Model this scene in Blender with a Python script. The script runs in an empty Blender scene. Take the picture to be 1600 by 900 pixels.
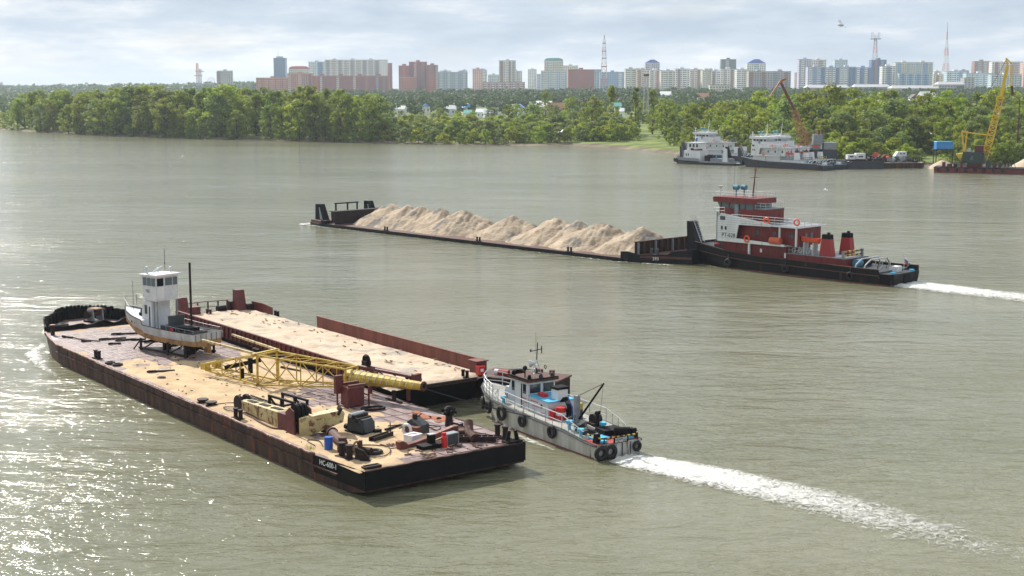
import bpy, math, random
import numpy as np
from mathutils import Vector, Matrix, noise as mnoise

random.seed(7)
RNG = np.random.default_rng(7)
SC = bpy.context.scene
COL = SC.collection
PI = math.pi

# ------------------------------------------------------------------ camera
CAM_H = 22.0
PITCH = math.atan(310 / 2200.0)
cam_d = bpy.data.cameras.new("camera")
cam_d.sensor_width = 36.0
cam_d.lens = 2200 / 1600 * 36.0
cam_d.clip_start = 0.5
cam_d.clip_end = 30000
cam = bpy.data.objects.new("camera", cam_d)
cam.location = (0, 0, CAM_H)
cam.rotation_euler = (PI / 2 - PITCH, 0, 0)
COL.objects.link(cam)
SC.camera = cam

# ------------------------------------------------------------------ light
SUN_AZ = math.radians(-34)        # from +Y towards +X
SUN_EL = math.radians(38)
sun_dir = Vector((math.sin(SUN_AZ) * math.cos(SUN_EL), math.cos(SUN_AZ) * math.cos(SUN_EL), math.sin(SUN_EL)))
sun_d = bpy.data.lights.new("sun", 'SUN')
sun_d.energy = 5.0
sun_d.angle = math.radians(0.6)
sun_d.color = (1.0, 0.95, 0.86)
sun = bpy.data.objects.new("sun", sun_d)
sun.rotation_euler = sun_dir.to_track_quat('Z', 'Y').to_euler()
sun.location = (0, 0, 300)
COL.objects.link(sun)

world = bpy.data.worlds.new("World")
SC.world = world
world.use_nodes = True
wt = world.node_tree
wt.nodes.clear()
def WN(t, **k):
    n = wt.nodes.new(t)
    for a, b in k.items():
        setattr(n, a, b)
    return n
w_out = WN('ShaderNodeOutputWorld')
w_bg = WN('ShaderNodeBackground')
w_sky = WN('ShaderNodeTexSky', sky_type='NISHITA')
w_sky.sun_disc = False
w_sky.sun_elevation = SUN_EL
w_sky.sun_rotation = SUN_AZ
w_sky.altitude = 100
w_sky.dust_density = 1.5
w_sk = WN('ShaderNodeVectorMath', operation='SCALE')
w_sk.inputs['Scale'].default_value = 0.09
wt.links.new(w_sky.outputs[0], w_sk.inputs[0])
w_tc = WN('ShaderNodeTexCoord')
def wnoise(scale, detail, rough, off, zs):
    m = WN('ShaderNodeMapping'); m.inputs['Location'].default_value = off
    m.inputs['Scale'].default_value = (1.0, 1.0, zs)
    n = WN('ShaderNodeTexNoise'); n.inputs['Scale'].default_value = scale
    n.inputs['Detail'].default_value = detail; n.inputs['Roughness'].default_value = rough
    wt.links.new(w_tc.outputs['Generated'], m.inputs[0]); wt.links.new(m.outputs[0], n.inputs['Vector'])
    return n
def wramp(src, stops):
    r = WN('ShaderNodeValToRGB')
    e = r.color_ramp.elements
    e[0].position, e[0].color = stops[0][0], (*stops[0][1], 1)
    e[1].position, e[1].color = stops[1][0], (*stops[1][1], 1)
    for p, c in stops[2:]:
        q = e.new(p); q.color = (*c, 1)
    wt.links.new(src, r.inputs[0])
    return r
w_n1 = wnoise(5.0, 6, 0.55, (3.1, 1.7, 0), 4.0)
w_n2 = wnoise(7.0, 7, 0.58, (1.3, 5.2, 2), 5.0)
w_cov = wramp(w_n1.outputs[0], [(0.30, (0.5, 0.5, 0.5)), (0.52, (1, 1, 1))])
w_col = wramp(w_n2.outputs[0], [(0.34, (0.42, 0.51, 0.62)), (0.47, (0.56, 0.64, 0.73)), (0.54, (0.74, 0.78, 0.82)), (0.62, (1.0, 1.0, 1.0))])
w_mix = WN('ShaderNodeMix', data_type='RGBA')
wt.links.new(w_cov.outputs[0], w_mix.inputs[0])
wt.links.new(w_sk.outputs[0], w_mix.inputs[6])
wt.links.new(w_col.outputs[0], w_mix.inputs[7])
wt.links.new(w_mix.outputs[2], w_bg.inputs[0])
w_bg.inputs[1].default_value = 0.84
wt.links.new(w_bg.outputs[0], w_out.inputs[0])

SC.view_settings.view_transform = 'Standard'
SC.view_settings.look = 'None'
SC.view_settings.exposure = 0.42
SC.view_settings.gamma = 1.0
SC.view_settings.use_curve_mapping = False
SC.cycles.max_bounces = 6
SC.cycles.diffuse_bounces = 2
SC.cycles.glossy_bounces = 3
SC.cycles.transparent_max_bounces = 12
SC.cycles.transmission_bounces = 3
SC.cycles.volume_bounces = 0
SC.cycles.caustics_reflective = False
SC.cycles.caustics_refractive = False

# ------------------------------------------------------------------ helpers
def lin(r, g, b):
    f = lambda v: (v / 255.0) / 12.92 if v <= 10 else (((v / 255.0) + 0.055) / 1.055) ** 2.4
    return (f(r), f(g), f(b))

class Frame:
    """A ship's own axes: x forward, y to port, z up from the water."""
    def __init__(s, ox, oy, deg):
        s.o = (ox, oy); s.a = math.radians(deg); s.c = math.cos(s.a); s.s = math.sin(s.a)
    def W(s, x, y, z=0.0):
        return Vector((s.o[0] + x * s.c - y * s.s, s.o[1] + x * s.s + y * s.c, z))
    def sub(s, x, y, deg):
        w = s.W(x, y)
        return Frame(w.x, w.y, math.degrees(s.a) + deg)

NB = Frame(-3.72, 77.27, 126.6)
EB = NB.sub(15.3, -10.4, 0)
BF = NB.sub(35.6, -1.9, 14.7)
PTF = Frame(44.65, 159.8, 133.5)
SBF = Frame(24.0 - 0.725 * 1.25, 181.55 - 0.688 * 1.25, 133.5)
STF = Frame(6.45, 83.0, 122.5)

class MB:
    def __init__(s):
        s.v = []; s.f = []
    def add(s, vs, fs):
        o = len(s.v)
        s.v.extend([tuple(p) for p in vs]); s.f.extend([tuple(i + o for i in f) for f in fs])
        return s
    def bx(s, x0, x1, y0, y1, z0, z1):
        return s.add([(x0, y0, z0), (x1, y0, z0), (x1, y1, z0), (x0, y1, z0), (x0, y0, z1), (x1, y0, z1), (x1, y1, z1), (x0, y1, z1)],
                     [(3, 2, 1, 0), (4, 5, 6, 7), (0, 1, 5, 4), (1, 2, 6, 5), (2, 3, 7, 6), (3, 0, 4, 7)])
    def box(s, c, d, rz=0.0, rx=0.0, ry=0.0):
        m = Matrix.Translation(c) @ Matrix.Rotation(rz, 4, 'Z') @ Matrix.Rotation(ry, 4, 'Y') @ Matrix.Rotation(rx, 4, 'X')
        hx, hy, hz = d[0] / 2, d[1] / 2, d[2] / 2
        vs = [m @ Vector((a * hx, b * hy, e * hz)) for e in (-1, 1) for a, b in ((-1, -1), (1, -1), (1, 1), (-1, 1))]
        return s.add(vs, [(3, 2, 1, 0), (4, 5, 6, 7), (0, 1, 5, 4), (1, 2, 6, 5), (2, 3, 7, 6), (3, 0, 4, 7)])
    def bar(s, p, q, w, h=None):
        return s.tube(p, q, w * 0.7071, (h or w) * 0.7071, 4, ph=PI / 4, two=h)
    def tube(s, p, q, r, r2=None, n=8, ph=0.0, two=None, cap=True):
        p = Vector(p); q = Vector(q); d = q - p
        if d.length < 1e-6: return s
        d.normalize()
        up = Vector((0, 0, 1)) if abs(d.z) < 0.95 else Vector((1, 0, 0))
        a = d.cross(up).normalized(); b = a.cross(d).normalized()
        vs = []
        for k, (o, rr) in enumerate(((p, r), (q, r if (r2 is None or two) else r2))):
            for i in range(n):
                t = ph + 2 * PI * i / n
                vs.append(o + a * (math.cos(t) * rr) + b * (math.sin(t) * (r2 if two else rr)))
        fs = [(i, (i + 1) % n, n + (i + 1) % n, n + i) for i in range(n)]
        if cap: fs += [tuple(range(n - 1, -1, -1)), tuple(range(n, 2 * n))]
        return s.add(vs, fs)
    def path(s, pts, r, n=6, closed=False):
        pts = [Vector(p) for p in pts]; m = len(pts); o = len(s.v)
        for i, p in enumerate(pts):
            a = pts[(i - 1) % m] if (closed or i > 0) else p
            c = pts[(i + 1) % m] if (closed or i < m - 1) else p
            d = (c - a).normalized()
            up = Vector((0, 0, 1)) if abs(d.z) < 0.95 else Vector((1, 0, 0))
            x = d.cross(up).normalized(); y = x.cross(d).normalized()
            for k in range(n):
                t = 2 * PI * k / n
                s.v.append(tuple(p + x * (r * math.cos(t)) + y * (r * math.sin(t))))
        for i in range(m if closed else m - 1):
            for k in range(n):
                j = (i + 1) % m
                s.f.append((o + i * n + k, o + i * n + (k + 1) % n, o + j * n + (k + 1) % n, o + j * n + k))
        if not closed:
            s.f.append(tuple(o + k for k in range(n - 1, -1, -1))); s.f.append(tuple(o + (m - 1) * n + k for k in range(n)))
        return s
    def torus(s, c, R, r, axis='y', n=18, m=8, sy=1.0):
        c = Vector(c); o = len(s.v)
        for i in range(n):
            t = 2 * PI * i / n
            for k in range(m):
                u = 2 * PI * k / m
                a = (R + r * math.cos(u)) * math.cos(t); b = (R + r * math.cos(u)) * math.sin(t) * sy; h = r * math.sin(u)
                p = {'z': (a, b, h), 'y': (a, h, b), 'x': (h, a, b)}[axis]
                s.v.append(tuple(c + Vector(p)))
        for i in range(n):
            for k in range(m):
                s.f.append((o + i * m + k, o + ((i + 1) % n) * m + k, o + ((i + 1) % n) * m + (k + 1) % m, o + i * m + (k + 1) % m))
        return s
    def ball(s, c, r, n=10, m=6, sc=(1, 1, 1)):
        vs = [(c[0], c[1], c[2] - r * sc[2])]
        for j in range(1, m):
            t = -PI / 2 + PI * j / m
            for i in range(n):
                a = 2 * PI * i / n
                vs.append((c[0] + r * sc[0] * math.cos(t) * math.cos(a), c[1] + r * sc[1] * math.cos(t) * math.sin(a), c[2] + r * sc[2] * math.sin(t)))
        vs.append((c[0], c[1], c[2] + r * sc[2]))
        fs = [(0, 1 + (i + 1) % n, 1 + i) for i in range(n)]
        for j in range(m - 2):
            for i in range(n):
                fs.append((1 + j * n + i, 1 + j * n + (i + 1) % n, 1 + (j + 1) * n + (i + 1) % n, 1 + (j + 1) * n + i))
        L = len(vs) - 1
        fs += [(1 + (m - 2) * n + i, 1 + (m - 2) * n + (i + 1) % n, L) for i in range(n)]
        return s.add(vs, fs)
    def prism(s, pts, axis, a, b):
        def P(u, v, h):
            return {'z': (u, v, h), 'y': (u, h, v), 'x': (h, u, v)}[axis]
        n = len(pts)
        vs = [P(u, v, a) for u, v in pts] + [P(u, v, b) for u, v in pts]
        fs = [(i, (i + 1) % n, n + (i + 1) % n, n + i) for i in range(n)] + [tuple(range(n - 1, -1, -1)), tuple(range(n, 2 * n))]
        return s.add(vs, fs)
    def loft(s, secs, closed=False, caps=True):
        """Skin a list of equal-length point rows."""
        n = len(secs[0]); o = len(s.v)
        for r in secs: s.v.extend([tuple(p) for p in r])
        for i in range(len(secs) - 1):
            for k in range(n if closed else n - 1):
                s.f.append((o + i * n + k, o + i * n + (k + 1) % n, o + (i + 1) * n + (k + 1) % n, o + (i + 1) * n + k))
        if caps:
            s.f.append(tuple(o + k for k in range(n - 1, -1, -1))); s.f.append(tuple(o + (len(secs) - 1) * n + k for k in range(n)))
        return s
    def mesh(s, name, mat, smooth=False):
        me = bpy.data.meshes.new(name)
        me.from_pydata(s.v, [], s.f)
        me.validate()
        if mat: me.materials.append(mat)
        if smooth:
            me.polygons.foreach_set("use_smooth", [True] * len(me.polygons))
        me.update()
        return me
    def build(s, name, mat, parent=None, smooth=False):
        o = bpy.data.objects.new(name, s.mesh(name, mat, smooth))
        COL.objects.link(o)
        if parent: o.parent = parent
        return o

def tag(o, label=None, cat=None, group=None, kind=None):
    if label: o['label'] = label
    if cat: o['category'] = cat
    if group: o['group'] = group
    if kind: o['kind'] = kind
    return o
def thing(name, label, cat, frame, x=0, y=0, z=0, rz=0.0, group=None):
    """Empty at the base of a thing, standing in a ship's frame."""
    o = bpy.data.objects.new(name, None)
    o.empty_display_size = 0.3
    COL.objects.link(o)
    o.location = frame.W(x, y, z); o.rotation_euler = (0, 0, frame.a + rz)
    return tag(o, label, cat, group)
def place(o, frame, x=0, y=0, z=0, rz=0.0):
    o.location = frame.W(x, y, z); o.rotation_euler = (0, 0, frame.a + rz)
    return o
WORLD = Frame(0, 0, 0)
def copy_tree(o, parent=None):
    c = o.copy(); COL.objects.link(c)
    if parent: c.parent = parent
    for ch in list(o.children): copy_tree(ch, c)
    return c
def text(name, body, size, mat, parent, loc, rot, depth=0.004):
    cu = bpy.data.curves.new(name, 'FONT')
    cu.body = body; cu.size = size; cu.extrude = depth; cu.align_x = 'CENTER'; cu.align_y = 'CENTER'
    cu.offset = size * 0.006
    tmp = bpy.data.objects.new('tmp', cu); COL.objects.link(tmp)
    me = bpy.data.meshes.new_from_object(tmp.evaluated_get(bpy.context.evaluated_depsgraph_get()))
    bpy.data.objects.remove(tmp)
    me.materials.clear(); me.materials.append(mat)
    o = bpy.data.objects.new(name, me); COL.objects.link(o)
    o.parent = parent; o.location = loc; o.rotation_euler = rot
    return o

# ------------------------------------------------------------------ materials
MATS = {}
def M(name, col, rough=0.6, col2=None, scale=1.5, spots=None, spot_scale=3.0, spot_t=0.6, streak=False, bump=0.0, bscale=8.0, metal=0.0, rnd=0.0, spec=0.5):
    if name in MATS: return MATS[name]
    m = bpy.data.materials.new(name); m.use_nodes = True
    t = m.node_tree; N = t.nodes; Lk = t.links
    b = N['Principled BSDF']
    b.inputs['Roughness'].default_value = rough; b.inputs['Metallic'].default_value = metal
    b.inputs['Specular IOR Level'].default_value = spec
    tc = N.new('ShaderNodeTexCoord')
    vec = tc.outputs['Object']
    if streak:
        mp = N.new('ShaderNodeMapping'); mp.inputs['Scale'].default_value = (1.0, 1.0, 0.16)
        Lk.new(vec, mp.inputs[0]); vec = mp.outputs[0]
    cur = None
    if col2 is not None:
        n = N.new('ShaderNodeTexNoise'); n.inputs['Scale'].default_value = scale; n.inputs['Detail'].default_value = 6; n.inputs['Roughness'].default_value = 0.62
        Lk.new(vec, n.inputs['Vector'])
        r = N.new('ShaderNodeValToRGB')
        r.color_ramp.elements[0].position = 0.36; r.color_ramp.elements[0].color = (*col, 1)
        r.color_ramp.elements[1].position = 0.66; r.color_ramp.elements[1].color = (*col2, 1)
        Lk.new(n.outputs[0], r.inputs[0]); cur = r.outputs[0]
    if spots is not None:
        n2 = N.new('ShaderNodeTexNoise'); n2.inputs['Scale'].default_value = spot_scale; n2.inputs['Detail'].default_value = 5; n2.inputs['Roughness'].default_value = 0.6
        mp2 = N.new('ShaderNodeMapping'); mp2.inputs['Location'].default_value = (5.3, 2.1, 7.7)
        Lk.new(vec, mp2.inputs[0]); Lk.new(mp2.outputs[0], n2.inputs['Vector'])
        r2 = N.new('ShaderNodeValToRGB')
        r2.color_ramp.elements[0].position = spot_t - 0.035; r2.color_ramp.elements[0].color = (0, 0, 0, 1)
        r2.color_ramp.elements[1].position = spot_t + 0.035; r2.color_ramp.elements[1].color = (1, 1, 1, 1)
        Lk.new(n2.outputs[0], r2.inputs[0])
        mx = N.new('ShaderNodeMix'); mx.data_type = 'RGBA'
        Lk.new(r2.outputs[0], mx.inputs[0])
        if cur: Lk.new(cur, mx.inputs[6])
        else: mx.inputs[6].default_value = (*col, 1)
        mx.inputs[7].default_value = (*spots, 1)
        cur = mx.outputs[2]
    if rnd:
        oi = N.new('ShaderNodeObjectInfo')
        mr = N.new('ShaderNodeMapRange'); mr.inputs[3].default_value = 1 - rnd; mr.inputs[4].default_value = 1 + rnd
        Lk.new(oi.outputs['Random'], mr.inputs[0])
        vm = N.new('ShaderNodeVectorMath'); vm.operation = 'SCALE'
        if cur: Lk.new(cur, vm.inputs[0])
        else: vm.inputs[0].default_value = col
        Lk.new(mr.outputs[0], vm.inputs['Scale']); cur = vm.outputs[0]
    if cur: Lk.new(cur, b.inputs['Base Color'])
    else: b.inputs['Base Color'].default_value = (*col, 1)
    if bump:
        n3 = N.new('ShaderNodeTexNoise'); n3.inputs['Scale'].default_value = bscale; n3.inputs['Detail'].default_value = 5
        Lk.new(tc.outputs['Object'], n3.inputs['Vector'])
        bp = N.new('ShaderNodeBump'); bp.inputs['Distance'].default_value = bump; bp.inputs['Strength'].default_value = 0.8
        Lk.new(n3.outputs[0], bp.inputs['Height']); Lk.new(bp.outputs[0], b.inputs['Normal'])
    MATS[name] = m
    return m

m_black = M('black_paint', lin(10, 11, 15), 0.55, lin(24, 23, 26), 1.2, spec=0.25, spots=lin(70, 46, 38), spot_scale=1.6, spot_t=0.66, streak=True)
m_tar = M('tarred_steel', lin(10, 10, 12), 0.7, lin(23, 20, 20), 1.5, spec=0.18)
m_hull_rust = M('rusty_hull', lin(46, 32, 29), 0.7, lin(92, 68, 58), 1.6, spec=0.25, spots=lin(118, 60, 38), spot_scale=1.7, spot_t=0.64, streak=True, bump=0.01)
m_rust = M('rust', lin(88, 52, 40), 0.75, lin(62, 38, 32), 3, spots=lin(130, 76, 48), spot_scale=6, spot_t=0.62)
m_rust_dark = M('dark_rust', lin(46, 30, 27), 0.7, lin(26, 20, 20), 4, spec=0.3, spots=lin(96, 58, 42), spot_scale=7, spot_t=0.64)
m_edge = M('worn_edge', lin(150, 104, 92), 0.6, lin(92, 58, 50), 2.5, spots=lin(190, 165, 155), spot_scale=4, spot_t=0.62, bump=0.03, bscale=3)
m_deck = M('worn_deck_steel', lin(158, 138, 136), 0.42, lin(116, 94, 90), 0.9, spots=lin(96, 68, 60), spot_scale=1.4, spot_t=0.62, rnd=0.14)
m_seam = M('weld_seam', lin(228, 218, 212), 0.6, lin(190, 174, 164), 1.2)
m_orange_rust = M('orange_rust', lin(170, 92, 38), 0.85, lin(128, 66, 34), 4)
m_sand = M('sand', lin(198, 174, 140), 0.95, lin(174, 148, 116), 0.8, spots=lin(148, 122, 98), spot_scale=2.6, spot_t=0.68, bump=0.05, bscale=5, spec=0.2)
m_sand2 = M('pale_sand', lin(204, 184, 162), 0.95, lin(182, 162, 142), 0.5, spots=lin(164, 154, 142), spot_scale=0.35, spot_t=0.60, bump=0.14, bscale=2.2, spec=0.2)
m_maroon = M('maroon_steel', lin(104, 40, 38), 0.6, lin(74, 30, 30), 2, spots=lin(52, 34, 32), spot_scale=4, spot_t=0.66)
m_oxide = M('red_oxide', lin(122, 66, 54), 0.7, lin(92, 46, 40), 1.2, spots=lin(74, 46, 40), spot_scale=2.5, spot_t=0.62, streak=True)
m_yellow = M('yellow_paint', lin(202, 174, 62), 0.6, lin(166, 138, 54), 2, spots=lin(128, 88, 44), spot_scale=4, spot_t=0.61)
m_yellow_crane = M('crane_yellow', lin(230, 190, 44), 0.55, lin(206, 164, 40), 1.5)
m_cream = M('faded_yellow', lin(196, 180, 132), 0.6, lin(166, 146, 98), 1.5, spots=lin(112, 72, 50), spot_scale=2.6, spot_t=0.57)
m_white_old = M('old_white_paint', lin(214, 216, 220), 0.5, lin(196, 198, 202), 2, spots=lin(150, 132, 118), spot_scale=3.5, spot_t=0.71)
m_white = M('white_paint', lin(224, 227, 230), 0.45, lin(204, 206, 206), 1.2, spots=lin(172, 156, 138), spot_scale=1.6, spot_t=0.69, streak=True)
m_white_hull = M('stained_white_hull', lin(204, 204, 200), 0.55, lin(156, 152, 144), 1.3, spots=lin(96, 78, 64), spot_scale=1.8, spot_t=0.66, streak=True)
m_boat_hull = M('weathered_boat_hull', lin(190, 194, 198), 0.55, lin(150, 150, 146), 1.4, spots=lin(120, 104, 88), spot_scale=3, spot_t=0.68, streak=True)
m_boat_bottom = M('boat_bottom', lin(168, 132, 84), 0.7, lin(120, 92, 62), 2, spots=lin(110, 66, 40), spot_scale=4, spot_t=0.64)
m_tug_red = M('tug_red', lin(128, 40, 36), 0.55, lin(98, 32, 30), 1.3, spots=lin(78, 36, 32), spot_scale=1.8, spot_t=0.66, streak=True)
m_boot_red = M('boot_red', lin(122, 44, 38), 0.6, lin(80, 36, 32), 1.5)
m_redlead = M('red_deck', lin(176, 62, 58), 0.6, lin(150, 60, 56), 2)
m_grey = M('grey_paint', lin(142, 148, 152), 0.5, lin(120, 124, 128), 2)
m_dgrey = M('dark_grey_steel', lin(66, 70, 74), 0.5, lin(46, 48, 50), 3)
m_alu = M('pale_metal', lin(188, 192, 194), 0.4, metal=0.3)
m_glass = M('dark_glass', lin(40, 52, 56), 0.08, spec=0.8)
m_glass2 = M('window_glass', lin(78, 92, 100), 0.12, spec=0.8)
m_blue = M('blue_plastic', lin(26, 84, 170), 0.4)
m_sky = M('light_blue_paint', lin(84, 186, 222), 0.5, lin(66, 160, 200), 3)
m_teal = M('teal_paint', lin(60, 128, 154), 0.45)
m_orange = M('orange_paint', lin(236, 92, 44), 0.5)
m_red = M('red_paint', lin(196, 38, 40), 0.45)
m_rubber = M('rubber', lin(24, 24, 26), 0.8, lin(38, 36, 36), 4)
m_rope = M('rope', lin(96, 84, 66), 0.9)
m_wire = M('wire', lin(40, 36, 34), 0.7)
m_text_black = M('lettering_black', lin(20, 20, 24), 0.6)
m_text_white = M('lettering_white', lin(226, 226, 222), 0.6)
m_wood = M('wood', lin(150, 118, 84), 0.8, lin(112, 86, 62), 3)
m_green_dark = M('dark_green_paint', lin(44, 66, 56), 0.5, lin(34, 50, 44), 3)
# ------------------------------------------------------------------ pixel rays of the photograph (for laying out true distances)
_cp, _sp = math.cos(PITCH), math.sin(PITCH)
def ray(px, py):
    x = (px - 800) / 2200.0; y = -(py - 450) / 2200.0
    return (x, y * _sp + _cp, y * _cp - _sp)
def at_depth(px, py, Y):
    r = ray(px, py); t = Y / r[1]
    return Vector((r[0] * t, Y, CAM_H + r[2] * t))

# ------------------------------------------------------------------ river
def water_material():
    m = bpy.data.materials.new('river_water'); m.use_nodes = True
    t = m.node_tree; N = t.nodes; L = t.links
    b = N['Principled BSDF']
    g = N.new('ShaderNodeNewGeometry')
    def mp(sx, sy, rz, off=(0, 0, 0)):
        q = N.new('ShaderNodeMapping'); q.inputs['Scale'].default_value = (sx, sy, 1)
        q.inputs['Rotation'].default_value = (0, 0, math.radians(rz)); q.inputs['Location'].default_value = off
        L.new(g.outputs['Position'], q.inputs[0]); return q.outputs[0]
    def nz(vec, sc, det, rg=0.55, dist=0.0):
        q = N.new('ShaderNodeTexNoise'); q.inputs['Scale'].default_value = sc; q.inputs['Detail'].default_value = det
        q.inputs['Roughness'].default_value = rg; q.inputs['Distortion'].default_value = dist
        L.new(vec, q.inputs['Vector']); return q.outputs[0]
    def mth(op, a, b_=None, c=None):
        q = N.new('ShaderNodeMath'); q.operation = op
        for i, v in enumerate((a, b_, c)):
            if v is None: continue
            if isinstance(v, (int, float)): q.inputs[i].default_value = v
            else: L.new(v, q.inputs[i])
        return q.outputs[0]
    swell = nz(mp(0.55, 1.25, 14), 0.16, 2, 0.5, 0.3)
    chop = nz(mp(0.55, 1.3, 10, (4, 2, 0)), 0.60, 3, 0.55, 0.5)
    cross = nz(mp(0.75, 1.2, -24, (14, 5, 0)), 1.7, 3, 0.6, 0.6)
    ridge = mth('SUBTRACT', 1.0, mth('ABSOLUTE', mth('MULTIPLY_ADD', cross, 4.0, -2.0)))
    ripple = nz(mp(0.8, 1.2, -12, (9, 1, 0)), 5.0, 3, 0.6, 0.2)
    gust = nz(mp(0.5, 1.6, 6), 0.026, 4, 0.6, 0.8)
    gr = N.new('ShaderNodeMapRange'); gr.inputs[1].default_value = 0.36; gr.inputs[2].default_value = 0.64
    gr.inputs[3].default_value = 0.55; gr.inputs[4].default_value = 1.2
    L.new(gust, gr.inputs[0])
    h = mth('MULTIPLY', chop, 0.34)
    h = mth('MULTIPLY_ADD', ridge, 0.030, h)
    h = mth('MULTIPLY_ADD', ripple, 0.030, h)
    h = mth('MULTIPLY', h, gr.outputs[0])
    h = mth('MULTIPLY_ADD', swell, 0.40, h)
    bp = N.new('ShaderNodeBump'); bp.inputs['Strength'].default_value = 1.0; bp.inputs['Distance'].default_value = 1.0
    L.new(h, bp.inputs['Height']); L.new(bp.outputs[0], b.inputs['Normal'])
    sed = nz(mp(0.5, 1.2, 20, (2, 7, 0)), 0.022, 4, 0.5, 0.5)
    r = N.new('ShaderNodeValToRGB')
    r.color_ramp.elements[0].position = 0.3; r.color_ramp.elements[0].color = (0.150, 0.150, 0.088, 1)
    r.color_ramp.elements[1].position = 0.7; r.color_ramp.elements[1].color = (0.205, 0.198, 0.128, 1)
    L.new(sed, r.inputs[0]); L.new(r.outputs[0], b.inputs['Base Color'])
    b.inputs['Roughness'].default_value = 0.11
    b.inputs['IOR'].default_value = 1.46
    return m
m_water = water_material()
mb = MB(); mb.add([(-14000, -600, 0), (14000, -600, 0), (14000, 16000, 0), (-14000, 16000, 0)], [(0, 1, 2, 3)])
tag(mb.build('river', m_water), kind='structure')

# ------------------------------------------------------------------ terrain
SHX = [-14000, -2500, -900, -420, -282, -200, -144, -81, -25, 25, 45, 58, 70, 90, 112, 150, 220, 400, 1200, 14000]
SHY = [9000, 2600, 1500, 950, 782, 684, 640, 601, 567, 560, 525, 480, 447, 428, 413, 396, 372, 320, 100, -400]
def shore(X): return np.interp(X, SHX, SHY)
def zg(X, Y):
    d = Y - shore(X)
    base = np.interp(d, [-60, -8, 0, 4, 14, 60, 300, 700, 1200, 1700, 2600, 6000, 14000], [-6, -1.0, -0.02, 0.45, 1.1, 1.8, 4.0, 7.5, 12, 17, 24, 30, 34])
    lowleft = np.clip((-X - 300) / 900.0, 0, 1)            # the bank falls away to flat land upstream
    base = np.where(d > 300, base * (1 - 0.55 * lowleft) + 4.0 * 0.55 * lowleft, base)
    return base
def zgn(X, Y):
    return float(zg(np.array([X], float), np.array([Y], float))[0]) + 0.35 * mnoise.noise((X * 0.05, Y * 0.05, 0)) * float(np.clip((Y - shore(X)) / 12.0, 0, 1))
gx = np.concatenate([np.linspace(-14000, -1500, 14)[:-1], np.linspace(-1500, -420, 28)[:-1], np.arange(-420, 300, 4.0), np.linspace(300, 1500, 30), np.linspace(1500, 14000, 14)[1:]])
gt = np.concatenate([np.array([-60, -25, -10]), np.arange(-5, 40, 2.5), np.linspace(40, 300, 30), np.linspace(310, 2600, 60), np.linspace(2700, 14000, 16)])
verts = []
for t_ in gt:
    for X in gx:
        Y = float(shore(X)) + t_
        n = mnoise.noise((X * 0.05, Y * 0.05, 0)) * 0.35 * min(1, max(0, t_ / 12.0))
        sw = 2.2 * mnoise.noise((X * 0.045, 3.3, 0)) * (1 if abs(t_) < 40 else 0)
        verts.append((X, Y + sw, float(zg(np.array([X]), np.array([Y]))[0]) + n))
nx = len(gx)
faces = [(j * nx + i, j * nx + i + 1, (j + 1) * nx + i + 1, (j + 1) * nx + i) for j in range(len(gt) - 1) for i in range(nx - 1)]
def ground_material():
    m = bpy.data.materials.new('river_bank'); m.use_nodes = True
    t = m.node_tree; N = t.nodes; L = t.links; b = N['Principled BSDF']
    g = N.new('ShaderNodeNewGeometry'); sp = N.new('ShaderNodeSeparateXYZ'); L.new(g.outputs['Position'], sp.inputs[0])
    n = N.new('ShaderNodeTexNoise'); n.inputs['Scale'].default_value = 0.12; n.inputs['Detail'].default_value = 6; L.new(g.outputs['Position'], n.inputs['Vector'])
    gr = N.new('ShaderNodeValToRGB'); gr.color_ramp.elements[0].color = (0.07, 0.105, 0.022, 1); gr.color_ramp.elements[1].color = (0.20, 0.24, 0.06, 1)
    gr.color_ramp.elements[0].position = 0.35; gr.color_ramp.elements[1].position = 0.65
    L.new(n.outputs[0], gr.inputs[0])
    md = N.new('ShaderNodeValToRGB'); md.color_ramp.elements[0].color = (0.10, 0.078, 0.055, 1); md.color_ramp.elements[1].color = (0.27, 0.215, 0.155, 1)
    md.color_ramp.elements[0].position = 0.35; md.color_ramp.elements[1].position = 0.7
    L.new(n.outputs[0], md.inputs[0])
    a = N.new('ShaderNodeMath'); a.operation = 'MULTIPLY_ADD'; a.inputs[1].default_value = 1.6; L.new(n.outputs[0], a.inputs[0]); L.new(sp.outputs[2], a.inputs[2])
    mr = N.new('ShaderNodeMapRange'); mr.inputs[1].default_value = 1.3; mr.inputs[2].default_value = 1.75; L.new(a.outputs[0], mr.inputs[0])
    mx = N.new('ShaderNodeMix'); mx.data_type = 'RGBA'; L.new(mr.outputs[0], mx.inputs[0]); L.new(md.outputs[0], mx.inputs[6]); L.new(gr.outputs[0], mx.inputs[7])
    L.new(mx.outputs[2], b.inputs['Base Color']); b.inputs['Roughness'].default_value = 0.95; b.inputs['Specular IOR Level'].default_value = 0.2
    return m
gmb = MB(); gmb.v = verts; gmb.f = faces
tag(gmb.build('ground', ground_material(), smooth=True), kind='structure')

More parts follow.
